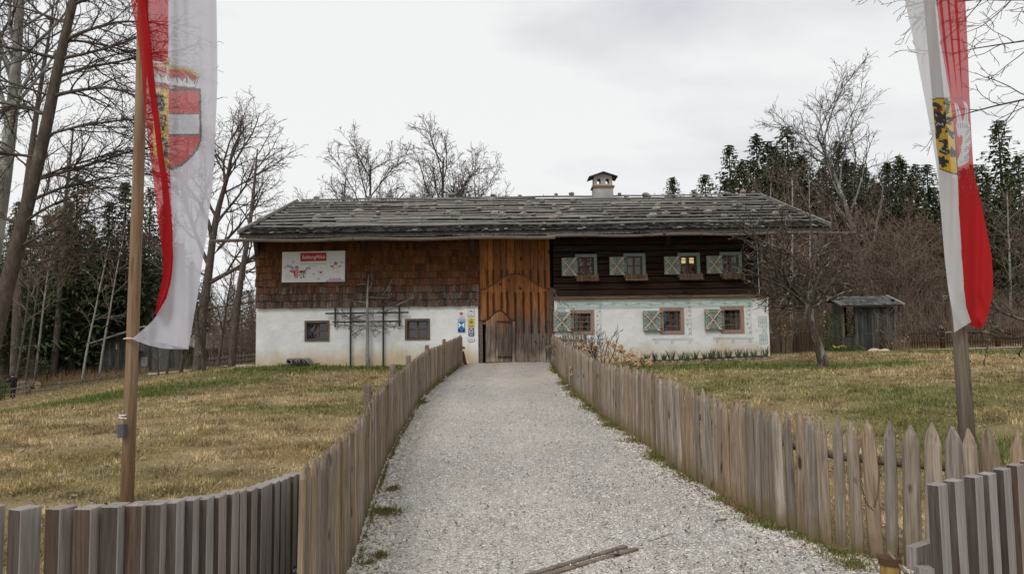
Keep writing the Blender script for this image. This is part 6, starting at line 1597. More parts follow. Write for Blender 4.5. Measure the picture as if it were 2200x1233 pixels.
far_wood('far_wood', 'dark mass of far spruces closing the view behind the right wood', [(1600, 2420, 430), (1640, 2420, 480)], 50, 76, 100, 6)
for t in protoC:
    for c in list(t.children): bpy.data.objects.remove(c)
    bpy.data.objects.remove(t)

# --- bare stems: birches and thin trunks of the two woods
stemc = cfg(n=[1, 15, 7, 4], rmin=.011, pts=[9, 6, 5, 4], start=[0, .35, .2, .2], len=[(1, 1), (.18, .3), (.4, .6), (.4, .6)], ang=[(0, 0), (.6, 1.1), (.5, .9), (.4, .9)], wig=[.02, .12, .16, .2], fall=[0, .5, .4, .3], sides=[7, 4, 3, 3], split=0)
for (px, py, Y, ty, r0, lean, m_, lab) in ((180, 800, 60, 560, .1, .10, 'bark_birch', 'slender white birch stem left of the distant shed'), (216, 800, 61, 520, .1, .06, 'bark_birch', 'slender birch stem directly against the distant shed'), (118, 810, 62, 380, .3, .09, 'bark', 'thick brown straight stem in the middle of the left wood'),
        (36, 820, 56, 540, .12, .12, 'bark', 'thin pale stem at the left above the people'), (60, 820, 58, 500, .1, .1, 'bark', 'thin brown stem left of the thick brown one'), (78, 815, 60, 470, .1, .1, 'bark_pale', 'thin grey stem left of the thick brown one'), (90, 812, 64, 440, .14, .04, 'bark', 'straight brown stem close to the thick one'),
        (104, 806, 66, 560, .1, .03, 'bark_pale', 'pale thin stem touching the thick brown stem'), (1700, 760, 40, 440, .1, -.03, 'bark_birch', 'white birch stem behind the apple tree crown left side'), (1748, 760, 42, 430, .08, -.02, 'bark_birch', 'thin white birch stem behind the apple tree'), (505, 790, 62, 600, .1, .0, 'bark_birch', 'thin pale stem beyond the slim leaning tree'),
        (478, 785, 66, 610, .08, .04, 'bark_birch', 'faint pale stem far left of the farmhouse'), (2170, 750, 46, 470, .12, .04, 'bark_pale', 'pale stem near the right edge of the wood')):
    b = Gp(px, Y); h = P(px, ty, Y).z-b.z
    bare_tree(lab, b, max(h, 5)*1.25, r0, int(px), stemc, lean=(lean, 0), mats=(m_, 'twig_brown'))
GS = 'thin bare stems in the left wood'
sA = bare_tree('thin bare stem standing in the left wood', Gp(150, 66), 15, .11, 501, stemc, mats=('bark', 'deadtwig'), group=GS, lean=(.05, 0))
for k, (px, Y) in enumerate(((14, 62), (48, 70), (70, 74), (133, 70), (155, 78), (170, 70), (200, 76), (238, 72), (300, 76), (330, 72), (372, 80), (400, 78), (-30, 60), (250, 84))):
    clone(sA, Gp(px, Y), random.uniform(0, 6.28), random.uniform(.7, 1.15), None, GS)
# --- big bare tree in the right wood and brushy brown trees
bb = Gp(1882, 48); hh = P(1882, 168, 48).z-bb.z
bare_tree('great pale stemmed bare tree towering over the right wood', bb, hh*.84, .28, 77, cfg(n=[1, 17, 9, 7, 3], rmin=.011, start=[0, .3, .2, .15, .1], len=[(1, 1), (.38, .52), (.4, .6), (.4, .6), (.35, .6)], fall=[0, .28, .35, .3, .3], ang=[(0, 0), (.45, .8), (.35, .7), (.4, .8), (.4, .8)], up=[.01, .05, .04, .03, .02]), mats=('bark_pale', 'twig'), lean=(-.02, 0))
brc = cfg(n=[1, 20, 11, 6], rmin=.012, pts=[8, 7, 5, 4], start=[0, .08, .1, .1], len=[(1, 1), (.35, .55), (.4, .65), (.4, .7)], ang=[(0, 0), (.4, .9), (.4, .9), (.4, .9)], wig=[.06, .12, .16, .2], fall=[0, .5, .3, .3], up=[.02, .05, .05, .04], sides=[6, 4, 3, 3], split=0)
GB = 'brown brushy bare trees before the right wood'
prs = [bare_tree('brown twiggy bare tree in the brushy front of the right wood', Gp(px, Y), 7, .075, 600+k, brc, mats=('bark', 'twig_brown'), group=GB) for k, (px, Y) in enumerate(((1690, 46), (1800, 47), (1960, 46), (2080, 48)))]
for k in range(24):
    px = 1640+random.uniform(0, 1)*20+k*29.0; Y = random.uniform(41, 55); ty = random.choice([400, 455, 490, 520, 545]) if px > 1740 else random.choice([450, 480, 510])
    b = Gp(px, Y); h = P(px, ty, Y).z-b.z; o_ = clone(random.choice(prs), b, random.uniform(0, 6.28), h/9.5, None, GB)
GT = 'tall brown bare trees before the right wood'
tl = bare_tree('tall brown many branched bare tree before the dark spruces of the right wood', Gp(1672, 47), 11, .11, 650, cfg(n=[1, 22, 10, 6, 3], rmin=.010, start=[0, .2, .15, .15, .1], len=[(1, 1), (.22, .38), (.4, .6), (.4, .6), (.4, .6)], fall=[0, .45, .3, .3, .3], ang=[(0, 0), (.35, .8), (.4, .8), (.4, .8), (.4, .8)], sides=[6, 4, 3, 3, 3], split=0), mats=('bark_pale', 'twig_brown'), group=GT)
for px, Y, ty in ((1712, 49, 345), (1752, 46, 400), (1795, 50, 350), (1838, 47, 390), (1925, 49, 355), (1965, 46, 410), (2012, 50, 370), (2150, 48, 420), (2190, 50, 400), (1640, 50, 380)):
    b = Gp(px, Y); clone(tl, b, random.uniform(0, 6.28), (P(px, ty, Y).z-b.z)/13.2, None, GT)
GB2 = 'brown brushy bare trees left of the house'
for k, (px, Y, ty) in enumerate(((455, 60, 600), (490, 64, 610), (520, 58, 590), (545, 62, 600), (400, 70, 590), (330, 72, 610), (575, 66, 610), (10, 70, 560), (265, 72, 600))):
    b = Gp(px, Y); h = P(px, ty, Y).z-b.z; clone(random.choice(prs), b, random.uniform(0, 6.28), h/9.5, 'brown twiggy bare tree far behind on the left side of the house', GB2)
# undergrowth at the foot of the right wood
def scrub(name, label, spans, n, hts, seed, mat, kind='stuff', cat='undergrowth', rad=.012):
    r_ = np.random.default_rng(seed); tb = TB()
    for i in range(n):
        px0, px1, Y0, Y1 = spans[r_.integers(len(spans))]; Y = r_.uniform(Y0, Y1); x = P(r_.uniform(px0, px1), 700, Y).x; 
        h = r_.uniform(*hts); d = r_.normal(0, .25, 2); scrub.l.append((x, Y, h, d, r_.normal(0, .12, 2)))
    xs = np.array([q_[0] for q_ in scrub.l]); ys = np.array([q_[1] for q_ in scrub.l]); zs = gz(xs, ys)
    for (x, Y, h, d, e_), z in zip(scrub.l, zs):
        tb.add([(x, Y, z-.05), (x+d[0]*h*.4, Y+d[1]*h*.4, z+h*.5), (x+(d[0]+e_[0])*h, Y+(d[1]+e_[1])*h, z+h)], [rad, rad*.8, rad*.5], 3)
    scrub.l = []
    o_ = tb.build(name, MT[mat], None); tag(o_, label, cat, kind=kind)
scrub.l = []
scrub('undergrowth', 'brown leafless thicket along the foot of the right wood', [(1650, 2400, 39, 54)], 7500, (.6, 3.2), 31, 'twig_brown')
scrub('undergrowth', 'brown dead thicket inside the left wood', [(-150, 330, 66, 86), (380, 600, 60, 84)], 5000, (.6, 3.4), 32, 'deadtwig')
# ------------------------------------------------------------------ plants near the house
def clump(label, base, n, hgt, spread, mat, seed, name='plant', cat='plant', group=None, w0=.012, heads=None, headmat=None, nheads=0, tubes=True, lean=.35):
    r_ = np.random.default_rng(seed); t = thing(name, label, cat, base, group); tb = TB(); tips = []
    for i in range(n):
        a = r_.uniform(0, 6.28); rr = spread*math.sqrt(r_.random()); x, y = base[0]+rr*math.cos(a), base[1]+rr*math.sin(a)*.7; h = hgt*r_.uniform(.55, 1.1)
        d = np.array([math.cos(a), math.sin(a)])*r_.uniform(0, lean)*h
        pts = [(x, y, base[2]-.04), (x+d[0]*.3, y+d[1]*.3, base[2]+h*.45), (x+d[0]*.65, y+d[1]*.65, base[2]+h*.8), (x+d[0], y+d[1], base[2]+h)]
        tb.add(pts, [w0, w0, w0*.8, w0*.4], 3); tips.append(pts[-1])
    tb.build('leaves' if heads is None else 'stems', MT[mat], t)
    if heads:
        for k in range(nheads):
            p_ = tips[r_.integers(len(tips))]; m = MB()
            for j in range(18): 
                v = rv3(r_)*heads*.7; m.blob((p_[0]+v[0], p_[1]+v[1], p_[2]+v[2]), (heads*.36, heads*.36, heads*.3), 0, .3)
            m.build('flower_head', MT[headmat], t)
    return t
MT['drystem'] = wood('dry_stem', (.13, .09, .05), (.24, .17, .10), (.34, .26, .17), rv=.2)
MT['dryhead'] = plain('dry_flower_head', (.42, .29, .16), .9, var=.35, sc=30)
k = 0
for px in (1405, 1424, 1440, 1461, 1474, 1491, 1514, 1528, 1544, 1562, 1584, 1600, 1617, 1640, 1388):
    b = Gp(px, 25.85+.1*math.sin(px)); b.z += .02
    clump('green clump of daffodil leaves in the flower bed under the white wall', b, 30, random.uniform(.26, .40), random.uniform(.05, .10), 'daff', px, name='daffodil_clump', group='daffodil clumps along the right wall', w0=.008, lean=.5)
# bed edging stones and dark soil strip
xs = np.linspace(P(1365, 780, 25.6).x, P(1655, 770, 25.6).x, 60); m = MB()
rws = [25.35, 25.7, 26.05, 26.46]; V = [(x, y+.04*math.sin(x*5+y), g1(x, y)+(.05 if 25.5 < y else .0)) for y in rws for x in xs]
F = [(r_*60+i, r_*60+i+1, (r_+1)*60+i+1, (r_+1)*60+i) for r_ in range(3) for i in range(59)]
MT['soil'] = plain('dark_bed_soil', (.075, .055, .04), .95, var=.5, sc=12)
o = np_obj('flower_bed', np.array(V), np.array(F), MT['soil']); o['kind'] = 'structure'
bed = thing('bed_edging', 'row of low pale stones edging the flower bed before the right wall', 'edging', (float(xs[30]), 25.35, g1(float(xs[30]), 25.35)))
r_ = random.Random(4); x = float(xs[0])
while x < xs[-1]:
    wd = r_.uniform(.12, .3); MB().blob((x, 25.34+.04*math.sin(x*5+25.3)+r_.uniform(-.03, .03), g1(x, 25.35)+.03), (wd/2, .08, r_.uniform(.03, .06)), 1, .12).build('stone', MT['stone'], bed); x += wd+r_.uniform(.0, .12)
# dry reeds at the house corner, bushes
for (px, Y, n, h, sp, lab) in ((1712, 29.5, 420, 1.55, .95, 'tall clump of dry tan reeds at the right house corner'), (1672, 28, 160, 1.0, .5, 'smaller clump of dry reeds touching the white wall corner'), (1935, 35.0, 60, .7, .4, 'dry tuft at the right foot of the grey shed')):
    clump(lab, Gp(px, Y), n, h, sp, 'drystem', int(px), name='dry_reeds', w0=.009, heads=.05, headmat='dryhead', nheads=int(n/9), lean=.22)
# hydrangea with dry heads behind the right fence
hy = [(1246, 742, 21.5), (1257, 752, 21), (1280, 744, 21), (1319, 742, 20.5), (1334, 745, 20.5), (1338, 755, 20.2), (1323, 769, 19.5), (1345, 765, 19.5), (1352, 770, 19.2), (1356, 761, 19.4), (1365, 777, 18.6), (1367, 772, 18.7), (1378, 770, 19), (1392, 775, 18.5), (1394, 781, 18), (1306, 735, 21), (1350, 776, 18.8), (1370, 784, 18), (1262, 744, 21.3), (1331, 752, 20)]
b = Gp(1345, 19.4); t = thing('hydrangea', 'dried hydrangea with round tan flower heads rising over the right fence', 'shrub', b); tb = TB(); r_ = np.random.default_rng(9)
for (px, py, Y) in hy:
    p_ = P(px, py, Y); g0_ = np.array((p_.x+r_.uniform(-.15, .15), p_.y+.1, g1(p_.x, p_.y))); tb.add([g0_, (g0_+np.array(p_))/2+r_.normal(0, .04, 3), np.array(p_)], [.012, .01, .007], 4); m = MB()
    for j in range(26):
        v = rv3(r_)*.062; m.blob((p_.x+v[0], p_.y+v[1], p_.z+v[2]*.8), (.032, .032, .024), 0, .35)
    m.build('flower_head', MT['dryhead'], t)
tb.build('stems', MT['drystem'], t)
b = P(1222, 800, 19); b.z = g1(b.x, 19); t = thing('dry_perennial', 'low dried perennial with tan heads on the path side of the right fence', 'plant', b); tb = TB()
for (px, py) in ((1225, 791), (1228, 806), (1240, 807), (1236, 822), (1226, 790.5), (1244, 806)):
    p_ = P(px, py, 17.2); g0_ = np.array((p_.x, p_.y+.05, g1(p_.x, p_.y))); tb.add([g0_, (g0_+np.array(p_))/2, np.array(p_)], [.007, .006, .004], 3); m = MB()
    for j in range(14):
        v = rv3(r_)*.03; m.blob((p_.x+v[0], p_.y+v[1], p_.z+v[2]), (.018, .018, .014), 0, .3)
    m.build('flower_head', MT['dryhead'], t)
tb.build('stems', MT['drystem'], t)
# bare shrub by the gate right side + thin rose canes
def shrub(label, base, canes, conf, seed, mat='twig', group=None, name='bare_shrub'):
    r_ = np.random.default_rng(seed); t = thing(name, label, 'shrub', base, group); tb, tw = TB(), TB(); base = np.array(base)
    for k in range(canes):
        a = r_.uniform(0, 6.28); d = np.array([math.cos(a)*.6, math.sin(a)*.4, 1]); branch(tb, r_, base+np.array([math.cos(a), math.sin(a), 0])*.12, d, conf['H']*r_.uniform(.6, 1.05), conf['r0'], 1, conf, tw)
    tb.build('stems', MT[mat], t); tw.build('twigs', MT[mat], t)['kind'] = 'stuff'; return t
shc = cfg(n=[1, 1, 9, 5], Lref=[0, 1, .4, .2], rmin=.0045, pts=[5, 8, 5, 4], wig=[.1, .16, .2, .2], len=[(1, 1), (1, 1), (.3, .5), (.3, .5)], ang=[(0, 0), (0, 0), (.3, .8), (.3, .8)], H=1.25, r0=.02, start=[0, 0, .2, .2])
shrub('bare twiggy garden shrub in front of the wall between the two left ground windows', Gp(1292, 22.6), 9, shc, 71, 'bark')
shrub('small bare shrub with long canes at the garden fence panel', Gp(1232, 23.0), 5, cfg(**{**shc, 'H': 1.5, 'r0': .012}), 72, 'bark')
sc2 = cfg(**{**shc, 'H': .55, 'r0': .008})
shrub('low bare shrub beside the flower bed start', Gp(1362, 24.8), 9, sc2, 73, 'twig_brown')
# long thin cane with buds arching over the first right shutter
cn = thing('climbing_rose', 'thin arching rose cane before the window shutter nearest the gate', 'climbing plant', Gp(1236, 25.3)); tb = TB()
for path in (((1237, 760), (1240, 720), (1240, 690), (1230, 668), (1212, 650), (1188, 627)), ((1236, 740), (1248, 705), (1243, 680), (1230, 660), (1196, 645), (1183, 643)), ((1215, 735), (1210, 700), (1199, 672), (1184, 658)), ((1205, 655), (1196, 640), (1190, 620))):
    q_ = [np.array(P(px, py, 25.2)) for px, py in path]; k_ = np.linspace(0, len(q_)-1, 14); q2 = np.stack([np.interp(k_, np.arange(len(q_)), [v[j] for v in q_]) for j in range(3)], 1); tb.add(list(q2), np.linspace(.011, .005, 14), 4)
    for j in range(12):
        i_ = 3+j % 10; p_ = q2[i_]; tb.add([p_, p_+np.array([random.uniform(-.1, .1), -.03, random.uniform(-.02, .12)])], [.006, .009], 4)
tb.build('canes', MT['drystem'], cn)
# garden fence panel by the wall
gp = thing('garden_fence', 'short grey picket panel standing before the wall right of the gate', 'fence', Gp(1230, 24.6)); 
for k in range(11):
    px = 1199+k*5.6; b_, t_ = P(px, 757, 24.6), P(px, 716+2.2*abs(k-5)*.6*(1 if k < 4 else .5), 24.6)
    MB().prism([(b_.x-.033, b_.z-.1), (b_.x+.033, b_.z-.1), (b_.x+.033, t_.z-.05), (b_.x, t_.z), (b_.x-.033, t_.z-.05)], 24.58, 24.6).build('picket', MT['picket'], gp)
a_, b_ = P(1196, 731, 24.63), P(1260, 732, 24.63); MB().obox(a_, b_, (0, 0, 1), .04, .09).build('rail', MT['frame_grey'], gp)
p0, p1 = P(1258, 757, 24.62), P(1258, 718, 24.62); MB().box(p0.x-.05, p0.x+.05, 24.6, 24.7, p0.z-.15, p1.z).build('post', MT['frame_grey'], gp)

# espalier tree on the left wall
EYs = HY-.22
et = thing('espalier_tree', 'pale barked bare espalier fruit tree trained on the dark trellis', 'tree', (WX(791, EYs), EYs, g1(WX(791, EYs), EYs))); tb, tw = TB(), TB(); r_ = np.random.default_rng(8)
tk = [np.array(P(px, py, EYs)) for px, py in ((791, 790), (789, 760), (790, 725), (789, 690), (789, 660), (790, 620), (792, 590))]
tb.add(tk, [.085, .07, .06, .055, .045, .03, .015], 8)
ecf = cfg(n=[1, 1, 11, 4], Lref=[0, 1, .4, .2], rmin=.006, pts=[5, 9, 5, 4], wig=[.1, .14, .3, .3], up=[0, 0, .05, .03], len=[(1, 1), (1, 1), (.2, .35), (.3, .5)], ang=[(0, 0), (0, 0), (.5, 1.3), (.4, 1)], start=[0, 0, .15, .2])
for (px, py, dx, dz, L_, rr) in ((790, 700, -1, .12, 1.3, .03), (790, 700, 1, .1, 1.3, .03), (790, 705, -.9, -.1, 1.1, .022), (790, 705, .9, -.15, 1.1, .022), (789, 676, -1, .15, 1.2, .025), (789, 676, 1, .08, 1.9, .03), (789, 668, .9, .0, 1.7, .02), (789, 650, -1, .25, 1.1, .018), (790, 640, 1, .25, 1.0, .015), (791, 625, .6, .7, .9, .014), (790, 612, -.8, .3, .5, .012), (789, 690, -1, -.05, 1.4, .02), (789, 690, 1, -.05, 1.5, .02)):
    branch(tb, r_, np.array(P(px, py, EYs)), np.array([dx, -.06, dz]), L_, rr, 1, ecf, tw)
tb.build('trunk', MT['bark_pale'], et); tw.build('crown', MT['bark'], et)

# leafy bushes near the right shed
def leafy(label, base, rad, h, n, mat, seed, sz=.05, name='bush', cat='bush'):
    r_ = np.random.default_rng(seed); t = thing(name, label, cat, base); V = []; F = []
    for i in range(n):
        v = rv3(r_)*r_.uniform(.45, 1)**.6; c_ = np.array(base)+np.array([v[0]*rad, v[1]*rad, (v[2]*.5+.5)*h]); a, b2 = rv3(r_)*sz, rv3(r_)*sz; n0 = len(V); V += [c_, c_+a, c_+a*.5+b2]; F.append((n0, n0+1, n0+2))
    np_obj('leaves', np.array(V), np.array(F), MT[mat], t); tb = TB()
    for k in range(14): v = rv3(r_); tb.add([np.array(base), np.array(base)+np.array([v[0]*rad*.4, v[1]*rad*.4, h*.4]), np.array(base)+np.array([v[0]*rad*.8, v[1]*rad*.8, h*.85])], [.02, .014, .008], 4)
    tb.build('stems', MT['twig'], t); return t
leafy('tall loose green bush left of the grey shed', Gp(1800, 36.5), 1.2, 2.3, 2600, 'bush', 1, .07)
leafy('bright green low plant at the left foot of the grey shed', Gp(1828, 34), .6, .35, 900, 'bush', 2, .06, 'low_plant', 'plant')
leafy('small green plant between the reeds and the shed', Gp(1765, 31), .5, .4, 600, 'bush', 3, .05, 'low_plant', 'plant')
leafy('small green fir like shrub at the left edge behind the person', Gp(-8, 46), .9, 1.6, 1500, 'bush', 4, .08)
leafy('young green shrub at the foot of the left wood', Gp(82, 60), 1.0, 2.2, 900, 'needle_dry', 5, .08)
for k, (px, Y) in enumerate(((1792, 34.5), (1806, 34.2))):
    b = Gp(px, Y); t = clump('small clump of yellow daffodils %s of the bright green plant' % ('far left' if k == 0 else 'just left'), b, 24, .3, .18, 'daff', 900+k, name='daffodils', w0=.008)
    for j in range(7): MB().blob((b.x+random.uniform(-.18, .18), b.y-.05, b.z+random.uniform(.24, .36)), (.035, .03, .035), 1, .2).build('flower', PR['yellow'], t)

# ------------------------------------------------------------------ right shed
def shed_boards(par, x0, x1, y, z0, ztop, wd, mat, axis='x', name='board', zfun=None):
    a = x0
    while a < x1-.01:
        w_ = min(wd*random.uniform(.8, 1.2), x1-a); dy = random.uniform(-.008, .008); zt_ = zfun(a+w_/2) if zfun else ztop
        if axis == 'x': MB().box(a+.004, a+w_-.004, y-.025+dy, y+dy, z0, zt_).build(name, mat, par)
        else: MB().box(y-.0125+dy, y+.0125+dy, a+.004, a+w_-.004, z0, zt_).build(name, mat, par)
        a += w_
SY = 35.5
sx0, sx1 = P(1836, 700, SY).x, P(1925, 700, SY).x; sxo = P(1811, 700, SY).x; sz0 = g1(sx0, SY)-.1; sz1 = P(1880, 656, SY).z
shd = thing('garden_shed', 'small grey weathered board shed with shingled lean roof at the wood edge', 'shed', ((sxo+sx1)/2, SY, sz0+.1))
fw = MB().box(sx0, sx1, SY, SY+.05, sz0, sz1).build('front_wall', MT['dark'], shd); shed_boards(fw, sx0, sx1, SY-.005, sz0, sz1, .17, MT['barn'])
sw = MB().box(sx1-.05, sx1, SY+.051, SY+1.2, sz0, sz1+.3).build('side_wall', MT['dark'], shd); shed_boards(sw, SY+.06, SY+1.2, sx1+.012, sz0, sz1+.3, .2, MT['barn'], 'y')
MB().box(sxo, sx0, SY+.8, SY+.85, sz0, sz1).build('open_bay_back', MT['dark'], shd); lw2 = MB().box(sxo, sx0-.01, SY-.02, SY+.02, sz0, P(1830, 722, SY).z).build('low_wall', MT['dark'], shd); shed_boards(lw2, sxo, sx0-.02, SY-.028, sz0, P(1830, 724, SY).z, .17, MT['barn'])
MB().box(sxo-.05, sxo+.07, SY-.03, SY+.09, sz0, sz1).build('post', MT['frame_grey'], shd)
MB().box(sxo, sxo+.05, SY+.1, SY+1.1, sz0, sz1+.2).build('side_wall', MT['barn'], shd)
rz0, rz1 = P(1880, 656, SY-.4).z, P(1880, 637.5, SY+1.1).z
rl0, rl1 = P(1806, 655, SY-.4).x, P(1941, 655, SY-.4).x
rr0 = MB().add([(rl0, SY-.4, rz0), (rl1, SY-.4, rz0), (rl1, SY+1.1, rz1), (rl0, SY+1.1, rz1), (rl0, SY-.4, rz0-.06), (rl1, SY-.4, rz0-.06), (rl1, SY+1.1, rz1-.06), (rl0, SY+1.1, rz1-.06)], [(0, 1, 2, 3), (7, 6, 5, 4), (0, 4, 5, 1), (1, 5, 6, 2), (2, 6, 7, 3), (3, 7, 4, 0)]).build('roof', MT['roofwood'], shd)
MB().add([(rl0, SY+1.1, rz1), (rl1, SY+1.1, rz1), (rl1, SY+1.5, rz1-.2), (rl0, SY+1.5, rz1-.2), (rl0, SY+1.1, rz1-.06), (rl1, SY+1.1, rz1-.06), (rl1, SY+1.5, rz1-.26), (rl0, SY+1.5, rz1-.26)], [(0, 1, 2, 3), (7, 6, 5, 4), (0, 4, 5, 1), (2, 6, 7, 3)]).build('roof_back', MT['roofwood'], shd)
m = MB()
for i in range(9):
    x = rl0+.02
    while x < rl1-.03:
        wd = random.uniform(.1, .2); f0, f1 = i/9-.03, (i+1.2)/9; g = random.choice([.7, 1, 1.3, 1.8]); c_ = (.13*g, .13*g, .125*g); zz = lambda f, u: (SY-.4+1.5*f, rz0+(rz1-rz0)*f+u)
        m.add([(x+.005, *zz(f0, .05)), (x+wd-.005, *zz(f0, .05)), (x+wd-.005, *zz(f1, .02)), (x+.005, *zz(f1, .02))], [(0, 1, 2, 3)], c_); x += wd
m.build('shingle', MT['attr_shingle'], rr0, col_attr=True)['kind'] = 'stuff'
for x in (rl0, rl1): MB().obox((x, SY-.45, rz0+.04), (x, SY+1.15, rz1+.05), (0, -.3, 1), .09, .09).build('verge_pole', MT['roofpole'], rr0)

# ivy-like bare creeper on the shed
shrub('bare tangled creeper climbing the right corner post of the grey shed', Gp(1912, 35.2), 10, cfg(n=[1, 1, 9, 5], Lref=[0, 1, .4, .2], rmin=.006, pts=[5, 9, 5, 4], wig=[.1, .2, .25, .25], len=[(1, 1), (1, 1), (.3, .55), (.3, .5)], ang=[(0, 0), (0, 0), (.4, 1), (.4, 1)], start=[0, 0, .2, .2], H=2.3, r0=.022), 91, 'drystem', name='creeper')
for k, (px, s_) in enumerate(((1875, .22), (1887, .15), (1898, .18))):
    b = Gp(px, 34.7); t = thing('garden_stone', ['largest pale stone before the grey shed', 'small pale stone before the grey shed door', 'pale stone right of the shed door'][k], 'stone', b); MB().blob((b.x, b.y, b.z+s_*.35), (s_*1.4, s_, s_*.6), 2, .06).build('rock', MT['plaster'], t)

# ------------------------------------------------------------------ right distant fence, barrier and bin
FYr = 38
rf = thing('garden_fence', 'brown thin picket fence with two rails running off to the right edge', 'fence', Gp(2060, FYr)); pk = None
for k in range(70):
    px = 1931+k*5.4; y_ = FYr-(px-1930)*.006; b = Gp(px, y_); h = .96+random.uniform(-.07, .05)+ (.0 if k > 20 else .06)
    if pk is None: pk = MB().prism([(-.017, 0), (.017, 0), (.017, .95), (0, 1), (-.017, .95)], -.012, .012).build('picket', MT['beam'], rf); base_o = pk
    o_ = copy_to(pk, rf, b, random.uniform(-.2, .2), (1, 1, h)); o_.rotation_euler[1] = random.uniform(-.03, .03)
bpy.data.objects.remove(pk)
for z in (.33, .80):
    for px0, px1 in ((1930, 2022), (2024, 2140), (2142, 2310)):
        a_, b_ = Gp(px0, FYr-(px0-1930)*.006-.04), Gp(px1, FYr-(px1-1930)*.006-.04); MB().obox(a_+Vector((0, 0, z)), b_+Vector((0, 0, z)), (0, 0, 1), .05, .06).build('rail', MT['beam'], rf)
for px in (2023, 2141): b = Gp(px, FYr-(px-1930)*.006); MB().box(b.x-.07, b.x+.07, b.y-.07, b.y+.07, b.z-.2, b.z+1.02).build('post', MT['beam'], rf); MB().blob((b.x, b.y, b.z+1.05), (.10, .10, .03), 1, 0).build('post_cap', MT['metal'], rf)
b = P(2022.5, 709, FYr-.55); ln_ = thing('jar_lantern', 'clear glass jar standing on the left post of the garden fence', 'jar', b)
MB().tube([b+Vector((0, 0, .02)), b+Vector((0, 0, .05)), b+Vector((0, 0, .18)), b+Vector((0, 0, .21))], [.05, .075, .075, .045], 10).build('glass', MT['glass_clear'], ln_); MB().tube([b+Vector((0, 0, .21)), b+Vector((0, 0, .24))], .05, 10).build('lid', MT['metal'], ln_)
by = 52; b0_ = P(2157, 714, by); b0_.z = g1(b0_.x, by); b1_ = P(2155, 662, by); ba = thing('barrier', 'yellow wrapped post carrying a long grey barrier arm beyond the garden fence', 'barrier', b0_)
MB().tube([b0_, b1_], .10, 8).build('post', PR['dark'], ba)
for k in range(9):
    z0_ = b0_.z+(b1_.z-b0_.z)*k/9; MB().tube([(b1_.x, by, z0_+.02), (b1_.x+.02, by, z0_+(b1_.z-b0_.z)/16)], .115, 8).build('band', PR['yellow'], ba)
a_ = P(2150, 661, by-.15); c_ = P(2240, 657, by-.15); MB().obox(a_, c_, (0, 0, 1), .08, .1).build('arm', MT['metal'], ba)
q = P(2201, 712, 48); q.z = g1(q.x, 48)
bn = thing('wheelie_bin', 'dark green box shaped bin with yellow band at the right edge', 'bin', q); zt_ = P(2200, 676, 48).z
MB().box(q.x-.28, q.x+.32, 47.8, 48.4, q.z, zt_).build('body', plain('dark_green_plastic', (.01, .07, .045), .4), bn, bevel=.02); MB().box(q.x-.285, q.x+.325, 47.79, 48.41, zt_-.32, zt_-.24).build('band', PR['yellow'], bn); MB().box(q.x-.3, q.x+.34, 47.77, 48.43, zt_+.002, zt_+.07).build('lid', MT['trellis'], bn)

# ------------------------------------------------------------------ left distant shed
DY = 63
dz0 = P(235, 799, DY).z; 
def D(px, py, Y=DY): p_ = P(px, py, Y); return p_.x, p_.z
x0 = D(218, 740)[0]; x1 = D(390, 740)[0]; e0 = D(198, 738); pk_ = D(318, 700); e1 = (D(437, 748)[0], D(437, 748)[1])
zf = lambda x: (e0[1]+(pk_[1]-e0[1])*(x-e0[0])/(pk_[0]-e0[0]) if x < pk_[0] else pk_[1]+(e1[1]-pk_[1])*(x-pk_[0])/(e1[0]-pk_[0]))-.12
ds = thing('distant_shed', 'long low dark wooden shed with shingled gable roof before the left wood', 'shed', ((x0+x1)/2, DY, D(300, 790)[1]))
fw = MB().prism([(x0, dz0-1), (x1, dz0-1), (x1, zf(x1)), (pk_[0], zf(pk_[0])), (x0, zf(x0))], DY, DY+.1).build('front_wall', MT['dark'], ds)
shed_boards(fw, x0, x1, DY-.01, dz0-1, 0, .32, MT['barn'], zfun=zf)
MB().box(x0, x0+.1, DY+.101, DY+9, dz0-1, zf(x0)).build('side_wall', MT['barn'], ds); MB().box(x1-.1, x1, DY+.101, DY+9, dz0-1, zf(x1)).build('side_wall', MT['barn'], ds); MB().box(x0+.11, x1-.11, DY+8.9, DY+9, dz0-1, zf(x0)).build('back_wall', MT['barn'], ds)
for a_, b_ in ((e0, pk_), (pk_, e1)):
    vs = [(x, y, z+u) for u in (0, -.12) for (x, z), y in ((a_, DY-.9), (b_, DY-.9), (b_, DY+9.5), (a_, DY+9.5))]
    MB().add(vs, [(0, 1, 2, 3), (7, 6, 5, 4), (0, 4, 5, 1), (1, 5, 6, 2), (2, 6, 7, 3), (3, 7, 4, 0)]).build('roof', MT['roofpole'], ds)
xa, za = D(304, 767); xb, zb2 = D(317, 786); MB().box(xa, xb, DY-.06, DY-.03, zb2, za).build('door', MT['roofpole'], ds)
xa, za = D(288, 754); xb, _ = D(307, 754); MB().box(xa, xb, DY-.9, DY-.05, za-.05, za+.04).build('canopy', MT['metal'], ds)
for px in (252, 293): xa, za = D(px, 738 if px < 260 else 760); MB().box(xa-.05, xa+.05, DY-.12, DY-.04, za-.5, za).build('bracket', MT['cream'], ds)
bt_ = thing('tarpaulin', 'bright blue crumpled tarpaulin behind the distant shed roof', 'tarpaulin', P(211, 724, 70)); p_ = P(211, 724, 70)
MB().blob((p_.x, p_.y, p_.z), (.42, .3, .38), 2, .12).build('sheet', plain('blue_plastic_sheet', (.03, .16, .55), .4), bt_)

